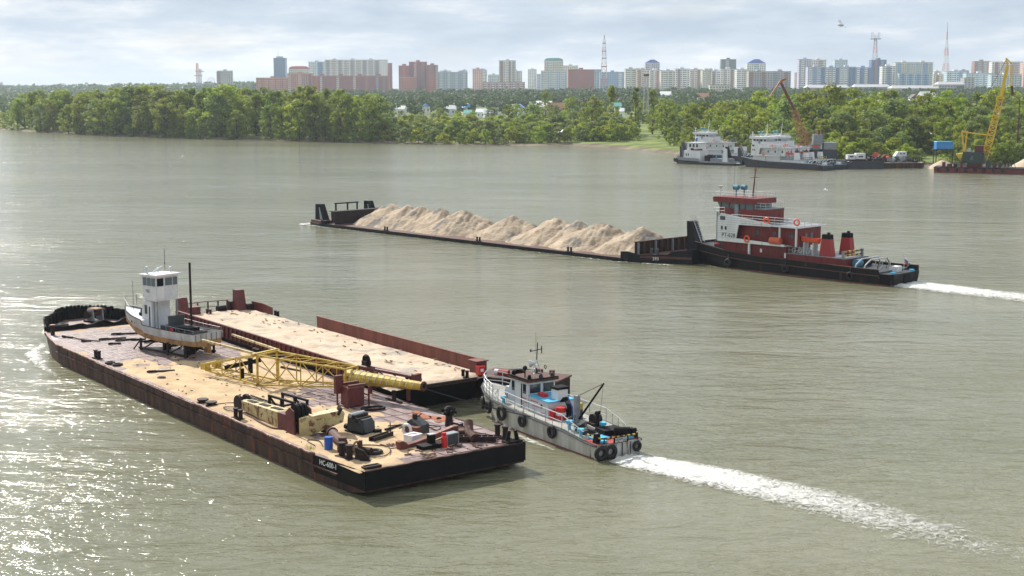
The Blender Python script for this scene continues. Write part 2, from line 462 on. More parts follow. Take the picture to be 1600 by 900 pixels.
# ------------------------------------------------------------------ trees
def leaf_material(name, c1, c2, rnd=0.25, trans=0.35):
    m = bpy.data.materials.new(name); m.use_nodes = True
    t = m.node_tree; N = t.nodes; L = t.links
    b = N['Principled BSDF']; out = N['Material Output']
    tc = N.new('ShaderNodeTexCoord')
    n = N.new('ShaderNodeTexNoise'); n.inputs['Scale'].default_value = 0.55; n.inputs['Detail'].default_value = 4; L.new(tc.outputs['Object'], n.inputs['Vector'])
    r = N.new('ShaderNodeValToRGB'); r.color_ramp.elements[0].position = 0.35; r.color_ramp.elements[1].position = 0.66
    r.color_ramp.elements[0].color = (*c1, 1); r.color_ramp.elements[1].color = (*c2, 1); L.new(n.outputs[0], r.inputs[0])
    oi = N.new('ShaderNodeObjectInfo')
    hs = N.new('ShaderNodeHueSaturation')
    mh = N.new('ShaderNodeMapRange'); mh.inputs[3].default_value = 0.485; mh.inputs[4].default_value = 0.515; L.new(oi.outputs['Random'], mh.inputs[0])
    mv = N.new('ShaderNodeMapRange'); mv.inputs[3].default_value = 1 - rnd; mv.inputs[4].default_value = 1 + rnd
    w = N.new('ShaderNodeMath'); w.operation = 'MULTIPLY'; w.inputs[1].default_value = 7.31; L.new(oi.outputs['Random'], w.inputs[0])
    fr = N.new('ShaderNodeMath'); fr.operation = 'FRACT'; L.new(w.outputs[0], fr.inputs[0]); L.new(fr.outputs[0], mv.inputs[0])
    L.new(mh.outputs[0], hs.inputs['Hue']); L.new(mv.outputs[0], hs.inputs['Value']); L.new(r.outputs[0], hs.inputs['Color'])
    L.new(hs.outputs[0], b.inputs['Base Color']); b.inputs['Roughness'].default_value = 0.6; b.inputs['Specular IOR Level'].default_value = 0.25
    tr = N.new('ShaderNodeBsdfTranslucent'); L.new(hs.outputs[0], tr.inputs[0])
    mx = N.new('ShaderNodeMixShader'); mx.inputs[0].default_value = trans
    L.new(b.outputs[0], mx.inputs[1]); L.new(tr.outputs[0], mx.inputs[2]); L.new(mx.outputs[0], out.inputs[0])
    return m
m_leaf = leaf_material('poplar_leaves', (0.165, 0.225, 0.020), (0.350, 0.410, 0.045), 0.30, 0.55)
m_willow = leaf_material('willow_leaves', (0.155, 0.210, 0.050), (0.290, 0.350, 0.095), 0.2, 0.55)
m_bright = leaf_material('young_leaves', (0.190, 0.250, 0.022), (0.370, 0.430, 0.050), 0.2, 0.55)
m_far = leaf_material('far_leaves', (0.065, 0.115, 0.034), (0.135, 0.190, 0.058), 0.3, 0.4)
m_bark = M('bark', lin(92, 80, 66), 0.9, lin(60, 52, 44), 2)

def leaf_quads(centers, radii, per, size, rng, flat=0.75):
    """Leaf-clump faces spread over the shells of many small clumps."""
    C = np.repeat(centers, per, axis=0); R = np.repeat(radii, per)
    d = rng.normal(size=(len(C), 3)); d /= np.linalg.norm(d, axis=1)[:, None]
    rr = R * rng.uniform(0.55, 1.05, len(C))
    P = C + d * rr[:, None] * np.array([1, 1, flat])
    nrm = d + rng.normal(scale=0.55, size=d.shape) + np.array([0, 0, 0.35]); nrm /= np.linalg.norm(nrm, axis=1)[:, None]
    a = np.cross(nrm, rng.normal(size=d.shape)); a /= np.linalg.norm(a, axis=1)[:, None]
    b = np.cross(nrm, a)
    s = size * rng.uniform(0.55, 1.25, len(C)); s2 = s * rng.uniform(0.45, 0.9, len(C))
    a *= s[:, None]; b *= s2[:, None]
    V = np.stack([P - a, P - b * 0.9 + a * 0.1, P + a, P + b * 0.9 - a * 0.1], axis=1).reshape(-1, 3)
    return V
def quads_mesh(name, V, mat):
    me = bpy.data.meshes.new(name)
    n = len(V) // 4
    me.vertices.add(len(V)); me.vertices.foreach_set('co', V.astype(np.float32).ravel())
    me.loops.add(n * 4); me.loops.foreach_set('vertex_index', np.arange(n * 4, dtype=np.int32))
    me.polygons.add(n); me.polygons.foreach_set('loop_start', np.arange(0, n * 4, 4, dtype=np.int32))
    me.polygons.foreach_set('loop_total', np.full(n, 4, dtype=np.int32))
    me.update(calc_edges=True); me.validate()
    me.materials.append(mat)
    return me
def crown_points(rng, h, r, base, nclump, kind):
    cs = []; rs = []
    while len(cs) < nclump:
        u = rng.uniform(0, 1)
        z = base + (h - base) * u
        if kind == 'round': w = math.sqrt(max(0.02, 1 - (2 * u - 0.86) ** 2 / 1.35))
        elif kind == 'tall': w = (0.55 + 0.45 * math.sin(PI * min(1, u * 1.15 + 0.1))) * (1 if u < 0.75 else (1.15 - u) / 0.4)
        else: w = math.sqrt(max(0.02, 1 - u ** 2)) * 1.0
        a = rng.uniform(0, 2 * PI); q = math.sqrt(rng.uniform(0.12, 1)) * r * w
        cs.append((q * math.cos(a), q * math.sin(a), z)); rs.append(r * rng.uniform(0.17, 0.34))
    return np.array(cs), np.array(rs)
def tree_proto(seed, h, r, kind, mat, nclump=52, per=48, leaf=0.42, base=0.07):
    rng = np.random.default_rng(seed)
    cs, rs = crown_points(rng, h * 0.95, r, h * base, nclump, kind)
    me = quads_mesh('crown', leaf_quads(cs, rs, per, leaf, rng), mat)
    t = MB()
    tr = 0.022 * h
    pts = [Vector((0, 0, -0.6)), Vector((0.15, 0.05, h * 0.2)), Vector((0.3, -0.2, h * 0.45)), Vector((0.1, 0.1, h * 0.75))]
    for i in range(3): t.tube(pts[i], pts[i + 1], tr * (1 - 0.27 * i), tr * (1 - 0.27 * (i + 1)), 7, cap=False)
    for k in rng.choice(len(cs), 9, replace=False):
        q = Vector(cs[k]); z0 = max(h * 0.12, q.z - abs(q.xy.length) * 0.9)
        t.tube((0.2, -0.05, min(z0, h * 0.6)), q, tr * 0.4, tr * 0.12, 5, cap=False)
    return me, t.mesh('trunk', m_bark)
TREES = [tree_proto(1, 18, 5.2, 'round', m_leaf), tree_proto(2, 19, 4.6, 'round', m_leaf), tree_proto(3, 17, 5.6, 'round', m_leaf, 52),
         tree_proto(4, 21, 4.2, 'tall', m_leaf), tree_proto(5, 18, 4.9, 'round', m_bright), tree_proto(6, 20, 3.8, 'tall', m_leaf, 42),
         tree_proto(7, 15, 5.0, 'round', m_willow), tree_proto(8, 14, 4.6, 'round', m_bright, 46, 46, 0.4, 0.06)]
BUSHES = [tree_proto(11, 6.5, 3.2, 'bush', m_willow, 30, 44, 0.30, 0.03), tree_proto(12, 5.5, 2.8, 'bush', m_willow, 26, 44, 0.28, 0.03),
          tree_proto(13, 7.5, 3.2, 'bush', m_bright, 32, 44, 0.32, 0.03), tree_proto(14, 6.5, 3.6, 'bush', m_leaf, 32, 44, 0.32, 0.03)]
def plant(name, proto, X, Y, h, hp, label, cat, group, wide=1.0, z=None):
    o = bpy.data.objects.new(name, None); COL.objects.link(o)
    o.location = (X, Y, (zgn(X, Y) if z is None else z)); o.rotation_euler = (0, 0, random.uniform(0, 2 * PI))
    s = h / hp; o.scale = (s * wide, s * wide * random.uniform(0.9, 1.1), s)
    c = bpy.data.objects.new('crown', proto[0]); COL.objects.link(c); c.parent = o
    t = bpy.data.objects.new('trunk', proto[1]); COL.objects.link(t); t.parent = o
    return tag(o, label, cat, group)
THP = [18, 19, 17, 21, 18, 20, 15, 14]; BHP = [6.5, 5.5, 7.5, 6.5]
def top_at(px, tab):
    return float(np.interp(px, [a for a, b in tab], [b for a, b in tab]))
def place_px(px, Y):
    return (px - 800) / 2200.0 * Y * 1.0     # X for a column of the photograph at that distance (small-angle)
# island wood on the far bank, left of the picture
TOPL = [(-60, 160), (20, 160), (40, 148), (110, 147), (170, 146), (240, 138), (270, 147), (350, 143), (430, 147), (490, 141), (540, 150), (590, 152), (640, 165), (680, 172)]
def shore_px(px):
    Y = 600.0
    for _ in range(12): Y = float(shore(place_px(px, Y)))
    return Y
isl = 'poplars of the wooded far bank'
for row, (dmin, dmax, n) in enumerate(((3, 12, 34), (14, 30, 38), (32, 60, 36), (62, 120, 34))):
    for i in range(n):
        px = -50 + (i + random.uniform(0.1, 0.9)) * (650.0 / n)
        if row == 0 and (px < 60 or 375 < px < 415 or random.random() < 0.2): continue
        Y = shore_px(px) + random.uniform(dmin, dmax)
        X = place_px(px, Y)
        zt = at_depth(px, top_at(px, TOPL), Y).z
        k = random.choice((0, 1, 2, 0, 1, 4, 3, 6)) if row else random.choice((0, 2, 7, 6, 4, 0))
        h = (zt - zgn(X, Y)) * (random.uniform(0.94, 1.18) if row else random.uniform(0.62, 1.0))
        if px < 30: h *= 0.62
        plant('poplar_tree', TREES[k], X, Y, h, THP[k], 'leafy green tree in the dense wood on the far bank, left half', 'tree', isl, 1.12)
bsh = 'pale willow bushes along the far waterline'
for px in list(range(-20, 580, 17)):
    if 380 < px < 415 or random.random() < 0.25: continue
    p2 = px + random.uniform(-6, 6); Y = shore_px(p2) + random.uniform(1, 4)
    k = random.choice((0, 1, 0, 1, 2)); h = random.uniform(3.2, 6.5)
    plant('willow_bush', BUSHES[k], place_px(p2, Y), Y, h, BHP[k], 'pale green willow bush at the waterline below the wood', 'bush', bsh, 1.15)
# willow thicket in the middle of the far bank
thk = 'willow thicket bushes on the low point'
for row in range(6):
    n = 26
    for i in range(n):
        px = 575 + (i + random.uniform(0, 1)) * (420.0 / n)
        Y = shore_px(px) + 3 + row * 11 + random.uniform(0, 9)
        if px > 830: Y += (px - 830) * 0.16
        if px > 990: continue
        k = random.choice((0, 1, 2, 3, 0, 2)); h = random.uniform(5.5, 8.5) + (1.2 if row > 3 else 0)
        if row == 0: h *= 0.75
        plant('willow_bush', BUSHES[k], place_px(px, Y), Y, h, BHP[k], 'soft green bush in the willow thicket, middle of the far bank', 'bush', thk, 1.25)
# trees behind the thicket
mid = 'trees behind the willow thicket'
for i in range(46):
    px = random.uniform(600, 1075); Y = random.uniform(660, 860)
    X = place_px(px, Y); k = random.choice((0, 1, 2, 6, 6, 4))
    yt = random.uniform(160, 180) - (8 if px > 1000 else 0)
    h = max(6, at_depth(px, yt, Y).z - zgn(X, Y))
    plant('poplar_tree', TREES[k], X, Y, h, THP[k], 'mid-green tree rising behind the willow thicket', 'tree', mid, 1.2)
# single tall trees one can name
for px, yt, Y, k, lab, wd in ((953, 130, 640, 3, 'tall dark poplar with a narrow vase shape near the lattice tower', 0.85), (925, 149, 600, 0, 'round full tree just left of the vase-shaped poplar', 1.15),
                              (890, 147, 760, 4, 'yellow-green round tree above the village roofs', 1.0), (852, 139, 900, 4, 'yellow-green tree behind the village, topping the hillside bushes', 1.0),
                              (992, 134, 610, 5, 'slim poplar beside the grey mast', 0.8), (1018, 137, 620, 3, 'slim dark poplar directly right of the grey mast', 0.9),
                              (1040, 157, 560, 0, 'dark broad tree right of the grey mast', 1.1)):
    X = place_px(px, Y); h = at_depth(px, yt, Y).z - zgn(X, Y)
    plant('poplar_tree', TREES[k], X, Y, h, THP[k], lab, 'tree', None, wd)
# woods on the right behind the moored boats
rgt = 'trees behind the moored boats'
TOPR = [(1040, 162), (1100, 158), (1180, 150), (1250, 146), (1330, 142), (1400, 148), (1480, 150), (1540, 148), (1640, 138)]
for row, (dmin, dmax, n) in enumerate(((14, 26, 26), (28, 48, 26), (50, 85, 26), (90, 150, 26))):
    for i in range(n):
        px = 1040 + (i + random.uniform(0.1, 0.9)) * (610.0 / n)
        if row == 0 and 1430 < px < 1475: continue
        Y = shore_px(px) + random.uniform(dmin, dmax) + (12 if px < 1110 else 0)
        X = place_px(px, Y)
        f = (0.42, 0.62, 0.82, 1.0)[row]
        zt = at_depth(px, top_at(px, TOPR), Y).z
        k = random.choice((4, 7, 7, 6)) if row < 2 else random.choice((0, 1, 2, 6, 4))
        h = (zt - zgn(X, Y)) * f * random.uniform(0.92, 1.16)
        plant('poplar_tree', TREES[k], X, Y, h, THP[k], 'green tree in the wood behind the moored boats', 'tree', rgt, 1.25)
for px, yt, Y, k, lab in ((1395, 154, 470, 6, 'big spreading willow above the moored scrap barges'), (1476, 161, 455, 5, 'upright bright poplar left of the yellow floating crane'), (1360, 172, 452, 6, 'grey-green willow above the rusty barge stern')):
    X = place_px(px, Y); h = at_depth(px, yt, Y).z - zgn(X, Y)
    plant('willow_tree', TREES[k], X, Y, h, THP[k], lab, 'tree', None, 1.45 if k == 6 else 1.1)
rb = 'bright bushes on the right bank'
for i in range(34):
    px = 1075 + (i + random.random()) * (540.0 / 34)
    if 1440 < px < 1470: continue
    Y = shore_px(px) + random.uniform(5, 13); k = random.choice((2, 2, 0, 3)); h = random.uniform(4, 7.5)
    plant('willow_bush', BUSHES[k], place_px(px, Y), Y, h, BHP[k], 'bright green bush right behind the moored boats', 'bush', rb, 1.2)
# far hillside woods, one mass
def far_wood(name, label, n, sampler, per, size, mat, seed):
    rng = np.random.default_rng(seed); Vs = []
    for i in range(n):
        px, Y, h, r = sampler(rng)
        X = place_px(px, Y); z0 = zgn(X, Y)
        m_ = 9
        cs = np.stack([X + rng.normal(scale=r * 0.45, size=m_), Y + rng.normal(scale=r * 0.45, size=m_), z0 + h * rng.uniform(0.25, 0.9, m_)], axis=1)
        Vs.append(leaf_quads(cs, np.full(m_, r * 0.42), per, size * (Y / 1200.0) ** 0.7, rng))
    o = bpy.data.objects.new(name, quads_mesh(name, np.concatenate(Vs), mat)); COL.objects.link(o)
    return tag(o, label, 'wood', kind='stuff')
far_wood('hillside_wood', 'dark green wood covering the slope between river bank and city', 1700,
         lambda r: (r.uniform(230, 1640), r.uniform(0, 1) ** 0.8 * 1050 + 880, r.uniform(6, 11), r.uniform(4.5, 8)), 16, 1.35, m_far, 31)
far_wood('distant_forest', 'blue-green forest line on the horizon at the far left', 1300,
         lambda r: (r.uniform(-80, 560), r.uniform(2600, 5600), r.uniform(12, 20), r.uniform(14, 26)), 8, 2.6, m_far, 32)
far_wood('lowland_wood', 'dark scrub on the flat land behind the wooded bank', 500,
         lambda r: (r.uniform(-80, 420), r.uniform(1100, 2500), r.uniform(6, 10), r.uniform(7, 13)), 8, 2.0, m_far, 33)
# ------------------------------------------------------------------ the junk barge in front
def outline_hull(mb, top, zt, zb, inset):
    """Deck outline (x, y) list -> sides leaning in to the bottom edge given per point by inset fn."""
    rows = [[(x, y, zt) for x, y in top], [(*inset(x, y), zb(x, y)) for x, y in top]]
    n = len(top)
    o = len(mb.v)
    for r in rows: mb.v.extend(r)
    for i in range(n):
        j = (i + 1) % n
        mb.f.append((o + i, o + j, o + n + j, o + n + i))
    mb.f.append(tuple(o + n + i for i in range(n)))
    return mb
NB_TOP = [(0.0, 5.3), (4.9, 5.75)] + [(x, 5.75) for x in range(8, 48, 4)] + [(48, 5.7), (50.5, 5.35), (52.6, 4.9), (56, 4.0), (58.8, 2.1), (60.2, 0.8),
          (60.2, -0.8), (58.8, -2.1), (56, -4.0), (52.6, -4.9), (50.5, -5.35), (48, -5.7)] + [(x, -5.75) for x in range(44, 7, -4)] + [(4.9, -5.75), (0.0, -5.6)]
DZ = 1.5
barge = thing('deck_barge', 'long rusty flat deck barge strewn with sand and scrap, carrying a small boat', 'barge', NB)
mb = outline_hull(MB(), NB_TOP, DZ - 0.02, lambda x, y: 0.30 if x < 1 else -0.6, lambda x, y: (x + (0.05 if x < 1 else (-(x - 50) * 0.16 if x > 50 else 0)), y * (0.985 if x > 1 else 0.99)))
mb.build('hull', m_hull_rust, barge)
mb = MB(); mb.prism([(x, y) for x, y in NB_TOP], 'z', DZ - 0.02, DZ)
mb.build('deck', M('bare_deck', lin(128, 104, 98), 0.55, lin(92, 68, 62), 1.1, spots=lin(160, 138, 128), spot_scale=2.2, spot_t=0.64), barge)
MB().prism([(38.6, -5.4), (49.5, -5.4), (52.4, -4.7), (52.4, 4.7), (49.5, 5.4), (38.6, 5.4)], 'z', DZ + 0.002, DZ + 0.006).build('weld_seams', m_seam, barge)
# black transom sheet and stern quarter plate
mb = MB().bx(-0.04, -0.005, -5.6, 5.3, 0.42, DZ + 0.03)
mb.add([(-0.03, 5.36, DZ + 0.03), (4.9, 5.82, DZ + 0.03), (4.9, 5.80, 0.90), (-0.02, 5.36, 0.85)], [(3, 2, 1, 0)])
mb.add([(-0.02, 5.35, 0.84), (4.9, 5.79, 0.89), (4.9, 5.76, 0.5), (0.0, 5.31, 0.42)], [(3, 2, 1, 0)])
mb.build('transom', m_tar, barge)
for k, (y, l) in enumerate(((-5.2, 1.5), (-3.5, 1.4), (-1.2, 0.8), (0.4, 1.7), (3.2, 1.1))):
    MB().bx(-0.055, -0.041, y, y + l, 0.5 + 0.06 * (k % 3), DZ - 0.12 - 0.07 * (k % 2)).build('transom_plate', m_tar, barge)
mb = MB()
for x0, x1 in ((2.2, 8), (8, 14), (14, 20), (20, 26), (26, 32), (32, 38), (38, 44), (44, 48)):
    mb.bx(x0, x1 - 0.002, 5.71, 5.84, 0.86 + random.uniform(-0.015, 0.015), 0.97)
mb.build('rubbing_strake', m_hull_rust, barge)
# vertical plate frames on the side
for k in range(24):
    x = 3.6 + k * 1.9
    if k == 0: fm = MB().bx(-0.02, 0.02, 0, 0.03, 0, 0.46).mesh('side_frame', m_hull_rust)
    o = bpy.data.objects.new('side_frame', fm); COL.objects.link(o); o.parent = barge; o.location = (x, 5.72, 0.98)
# rolled, lumpy deck edge
def lumpy_edge(pts, r, seed):
    mb = MB(); rr = random.Random(seed); P = []
    for (a, b) in zip(pts[:-1], pts[1:]):
        a = Vector(a); b = Vector(b); n = max(2, int((b - a).length / 0.45))
        P += [a.lerp(b, i / n) + Vector((0, rr.uniform(-0.02, 0.03), rr.uniform(-0.03, 0.035))) for i in range(n)]
    P.append(Vector(pts[-1])); return mb.path(P, r, 6)
lumpy_edge([(4.9, 5.72, DZ + 0.02), (48, 5.70, DZ + 0.02), (52.6, 4.9, DZ + 0.02), (54.4, 4.45, DZ + 0.02)], 0.085, 3).build('deck_edge', m_edge, barge, smooth=True)
lumpy_edge([(0.0, 5.25, DZ + 0.01), (0.0, -5.55, DZ + 0.01), (4.9, -5.70, DZ + 0.01), (47, -5.70, DZ + 0.01)], 0.05, 4).build('deck_edge', m_rust, barge, smooth=True)
# deck plates, each its own sheet with worn seams between
def plate_mesh(w, l):
    mb = MB(); n = 4; o = 0
    for j in range(3):
        for i in range(3):
            mb.v.append(((i / 2 - 0.5) * w, (j / 2 - 0.5) * l, 0.006 - (0.016 if (i == 1 and j == 1) else 0.0)))
    for j in range(2):
        for i in range(2): mb.f.append((j * 3 + i, j * 3 + i + 1, (j + 1) * 3 + i + 1, (j + 1) * 3 + i))
    return mb.mesh('deck_plate', m_deck, True)
pm1 = plate_mesh(0.97, 0.665); pm2 = plate_mesh(1.90, 0.84)
nplate = 0
for i in range(13):
    for j in range(15):
        x = 39.2 + i * 1.08; y = 5.05 - j * 0.75
        if x > 50.5 and abs(y) > 4.6: continue
        o = bpy.data.objects.new('deck_plate', pm1); COL.objects.link(o); o.parent = barge
        o.location = (x, y, DZ + 0.022 + random.uniform(-0.006, 0.01)); o.rotation_euler = (random.uniform(-0.006, 0.006), random.uniform(-0.006, 0.006), 0); nplate += 1
for i in range(10):
    for j in range(6):
        if nplate >= 296: break
        x = 1.2 + i * 2.0; y = -5.15 + j * 0.92
        o = bpy.data.objects.new('deck_plate', pm2); COL.objects.link(o); o.parent = barge
        o.location = (x, y, DZ + 0.022 + random.uniform(-0.004, 0.008)); nplate += 1
mb = MB()
for x in np.arange(21, 39, 2.0):
    for y in np.arange(-5.1, 5.2, 0.92):
        mb.bx(x, x + 1.9, y, y + 0.84, DZ + 0.004, DZ + 0.016)
for x in np.arange(1.0, 19.5, 2.0):
    for y in np.arange(0.45, 4.6, 0.92):
        mb.bx(x, x + 1.9, y, y + 0.84, DZ + 0.004, DZ + 0.016)
tag(mb.build('deck_plates', m_deck, barge), kind='stuff')
# flaking orange rust sheets
mb = MB()
for x, y, a, b in ((8.9, -4.3, 0.9, 0.45), (8.2, -4.7, 0.7, 0.35), (7.6, -5.0, 0.8, 0.5), (9.3, -3.9, 0.6, 0.3), (7.3, -4.3, 0.35, 0.25), (16.6, -3.9, 0.6, 0.4), (10.3, -4.6, 0.5, 0.3)):
    n = 9; pts = [(x + a * math.cos(2 * PI * k / n) * random.uniform(0.6, 1.1), y + b * math.sin(2 * PI * k / n) * random.uniform(0.6, 1.1)) for k in range(n)]
    mb.prism(pts, 'z', DZ + 0.038, DZ + 0.05)
tag(mb.build('rust_flakes', m_orange_rust, barge), kind='stuff')
# bow bulwark (black, ragged top), breakwater
bw = [(54.6, 4.42), (56, 4.05), (57.4, 3.1), (58.8, 2.15), (60.2, 0.85), (60.2, -0.85), (58.8, -2.15), (57.4, -3.1), (56, -4.05), (54.6, -4.42)]
mb = MB(); outer = []; P = []
for a, b in zip(bw[:-1], bw[1:]):
    for k in range(5): P.append((a[0] + (b[0] - a[0]) * k / 5, a[1] + (b[1] - a[1]) * k / 5))
P.append(bw[-1])
rows = []
for i, (x, y) in enumerate(P):
    h = min(1.0, 0.35 + 0.14 * min(i, len(P) - 1 - i)) + random.uniform(-0.06, 0.1)
    f = 0.975
    rows.append([(x, y, DZ - 0.4), (x * 1.002, y * 1.01, DZ + h), (x * 1.002 * f + 1.36, y * f, DZ + h), (x * f + 1.36, y * f, DZ - 0.02)])
mb.loft(rows)
for i in range(0, len(P) - 1, 3):
    x, y = P[i]; mb.box((x * 0.968 + 1.75, y * 0.955, DZ + 0.4), (0.1, 0.12, 0.8))
mb.build('bulwark', m_tar, barge)
mb = MB()
for i in range(18):
    x, y = P[16 + i]; mb.ball((x + 0.05, y, DZ + 0.98 + random.uniform(0, 0.12)), random.uniform(0.12, 0.22), 7, 5)
mb.build('bow_fender', m_tar, barge)
mb = MB(); rows = []
for k in range(19):
    y = 4.3 - k * 0.45; h = 0.42 + 0.16 * math.sin(k * 1.3) * (1 if k > 7 else 0.25) + random.uniform(-0.03, 0.03)
    bend = 0.14 * math.sin(k * 0.9)
    rows.append([(54.55, y, DZ - 0.01), (54.55 + bend, y, DZ + h), (54.64 + bend, y, DZ + h), (54.64, y, DZ - 0.01)])
mb.loft(rows).build('breakwater', m_tar, barge)
text('lettering', 'HC-600-1', 0.42, m_text_white, barge, (3.3, 5.72, DZ - 0.26), (PI / 2 - 0.03, 0, PI + 0.0935))

def sand_sheet(name, label, frame, x0, x1, y0, y1, step, zfun, mat, zmin=-9):
    xs = np.arange(x0, x1 + 1e-6, step); ys = np.arange(y0, y1 + 1e-6, step)
    mb = MB()
    for x in xs:
        for y in ys: mb.v.append((x, y, zfun(x, y)))
    n = len(ys)
    for i in range(len(xs) - 1):
        for j in range(n - 1):
            q = (i * n + j, (i + 1) * n + j, (i + 1) * n + j + 1, i * n + j + 1)
            if max(mb.v[k][2] for k in q) > zmin: mb.f.append(q)
    o = mb.build(name, mat, smooth=True); place(o, frame)
    return tag(o, label, 'sand', kind='stuff')
def fbm(x, y, z=0.0, o=4):
    return mnoise.fractal((x, y, z), 1.0, 2.0, o)
def nb_sand(x, y):
    d = 0.05
    edge = min(5.55 - abs(y), x - 0.2, 54 - x)
    if x > 47: edge = min(edge, float(np.interp(x, [47, 50.5, 52.6, 54.6], [5.5, 5.1, 4.6, 4.1])) - abs(y))
    cover = 0.48
    if x > 38: cover = -0.45 + 0.25 * (1 if y < -2.5 else 0) + 0.5 * max(0, (x - 53))
    elif x > 33: cover = 0.55 - (x - 33) * 0.2
    if x < 22: cover -= max(0, (-1.6 - y + (x - 6) * 0.02)) * 0.75
    if x < 3.2 and y < 2.5: cover -= (3.2 - x) * 0.35
    if 15 < x < 21 and -3.0 < y < 0.2: cover -= 0.5
    n = fbm(x * 0.55, y * 0.75, 1.3)
    t = cover + 0.75 * n
    t = min(t, (edge - 0.12) * 1.6 + 0.4 * n)
    if edge < -0.05: return DZ - 0.06
    return DZ - 0.03 + max(-0.02, min(0.12, 0.10 * t + 0.045)) + (0.018 * fbm(x * 2.1, y * 2.1, 4.0, 3) if t > 0 else -0.02)
sand_sheet('sand', 'yellow sand spread over the scrap-strewn barge deck', NB, 0.1, 54.3, -5.6, 5.6, 0.2, nb_sand, m_sand, DZ - 0.055)

# ---- objects standing on that deck
def bollard_pair(label, x, y, rz=0.0, s=1.0, frame=NB, z=DZ, mat=None, name='mooring_bollard', group='double mooring bollards'):
    t = thing(name, label, 'bollard', frame, x, y, z, rz, group)
    mat = mat or m_rust_dark
    MB().bx(-0.55 * s, 0.55 * s, -0.22 * s, 0.22 * s, 0.0, 0.10 * s).build('base', mat, t)
    for sx in (-0.3, 0.3):
        p = MB().tube((sx * s, 0, 0.1 * s), (sx * s, 0, 0.62 * s), 0.14 * s, n=12); p.tube((sx * s, 0, 0.62 * s), (sx * s, 0, 0.70 * s), 0.18 * s, n=12)
        p.build('post', mat, t)
    return t
bollard_pair('rusty double bollard on the near stern corner of the junk barge', 3.0, 4.75, 0.1, 1.25)
bollard_pair('rusty double bollard by the tug-side stern corner of the junk barge', 1.55, -5.0, 0.1, 1.15)
bollard_pair('dark double bollard on the junk barge edge beside the cream jib', 15.4, 5.35, 0.1, 0.95)
bollard_pair('dark double bollard on the junk barge edge near its bow', 40.2, 5.2, 0.1, 0.95)
bollard_pair('dark double bollard between the two white poles and the maroon coaming', 33.8, -5.0, 0.0, 0.9)

def simple(name, label, cat, mb, mat, x, y, z=DZ, rz=0.0, frame=NB, group=None, smooth=False):
    o = mb.build(name, mat, smooth=smooth); place(o, frame, x, y, z, rz)
    return tag(o, label, cat, group)
# bow post, bow winch, bow tyre
t = thing('bow_post', 'stout rusty post at the left bow edge of the junk barge', 'post', NB, 52.6, 4.45, DZ)
MB().tube((0, 0, 0), (0, 0, 0.85), 0.17, n=12).build('post', m_rust_dark, t); MB().tube((0, 0, 0.85), (0, 0, 0.93), 0.23, n=12).build('cap', m_edge, t)
t = thing('bow_winch', 'weathered grey anchor winch on the bow of the junk barge', 'winch', NB, 57.4, -1.0, DZ, 0.3)
MB().bx(-0.8, 0.8, -0.7, 0.7, 0.02, 0.16).build('bedplate', m_rust_dark, t)
for y in (-0.5, 0.5): MB().prism([(-0.5, 0.16), (0.5, 0.16), (0.4, 1.15), (-0.35, 1.15)], 'y', y - 0.07, y + 0.07).build('side_frame', m_grey, t)
MB().tube((0, -0.85, 0.75), (0, 0.85, 0.75), 0.24, n=12).build('drum', m_rust, t)
MB().bx(-0.6, 0.5, -0.45, 0.45, 1.152, 1.24).build('cover', m_wood, t)
for y in (-0.9, 0.9): MB().tube((0, y - 0.06, 0.75), (0, y + 0.06, 0.75), 0.36, n=12).build('flange', m_rust_dark, t)
simple('fender_ring', 'old tyre lying on the bow deck behind the breakwater', 'tyre', MB().torus((0, 0, 0.16), 0.34, 0.16, 'z'), m_rubber, 56.3, 2.3, DZ, smooth=True)
def tyre(mb_mat, label, x, y, R=0.34, r=0.13, z=DZ, frame=NB):
    return simple('fender_ring', label, 'tyre', MB().torus((0, 0, r), R, r, 'z'), m_rubber, x, y, z, smooth=True, frame=frame)
tyre(None, 'black tyre lying flat on the sand near the barge stern', 2.9, 2.9)
for i, (x, y, lab) in enumerate(((37.6, 5.2, 'flat black tyre at the barge edge below the grounded boat'), (36.6, 5.0, 'second flat black tyre at the barge edge, nearer the stern'))):
    tyre(None, lab, x, y, 0.3, 0.1)
simple('deck_hatch', 'small dark round hatch lid on open sand of the junk barge', 'hatch', MB().tube((0, 0, 0), (0, 0, 0.16), 0.3, n=14).tube((0, 0, 0.16), (0, 0, 0.2), 0.2, n=12), m_rust_dark, 30.0, 4.3)
for x, y, lab in ((21.0, 5.2, 'flat rusty pulley wheel at the barge edge'), (19.9, 5.1, 'dark pulley wheel lying beside the rusty one at the barge edge')):
    p = MB().tube((0, 0, 0), (0, 0, 0.09), 0.38, n=16).tube((0, 0, 0.09), (0, 0, 0.2), 0.28, n=16).tube((0, 0, 0.2), (0, 0, 0.29), 0.38, n=16)
    simple('pulley_wheel', lab, 'pulley', p, m_rust_dark, x, y)
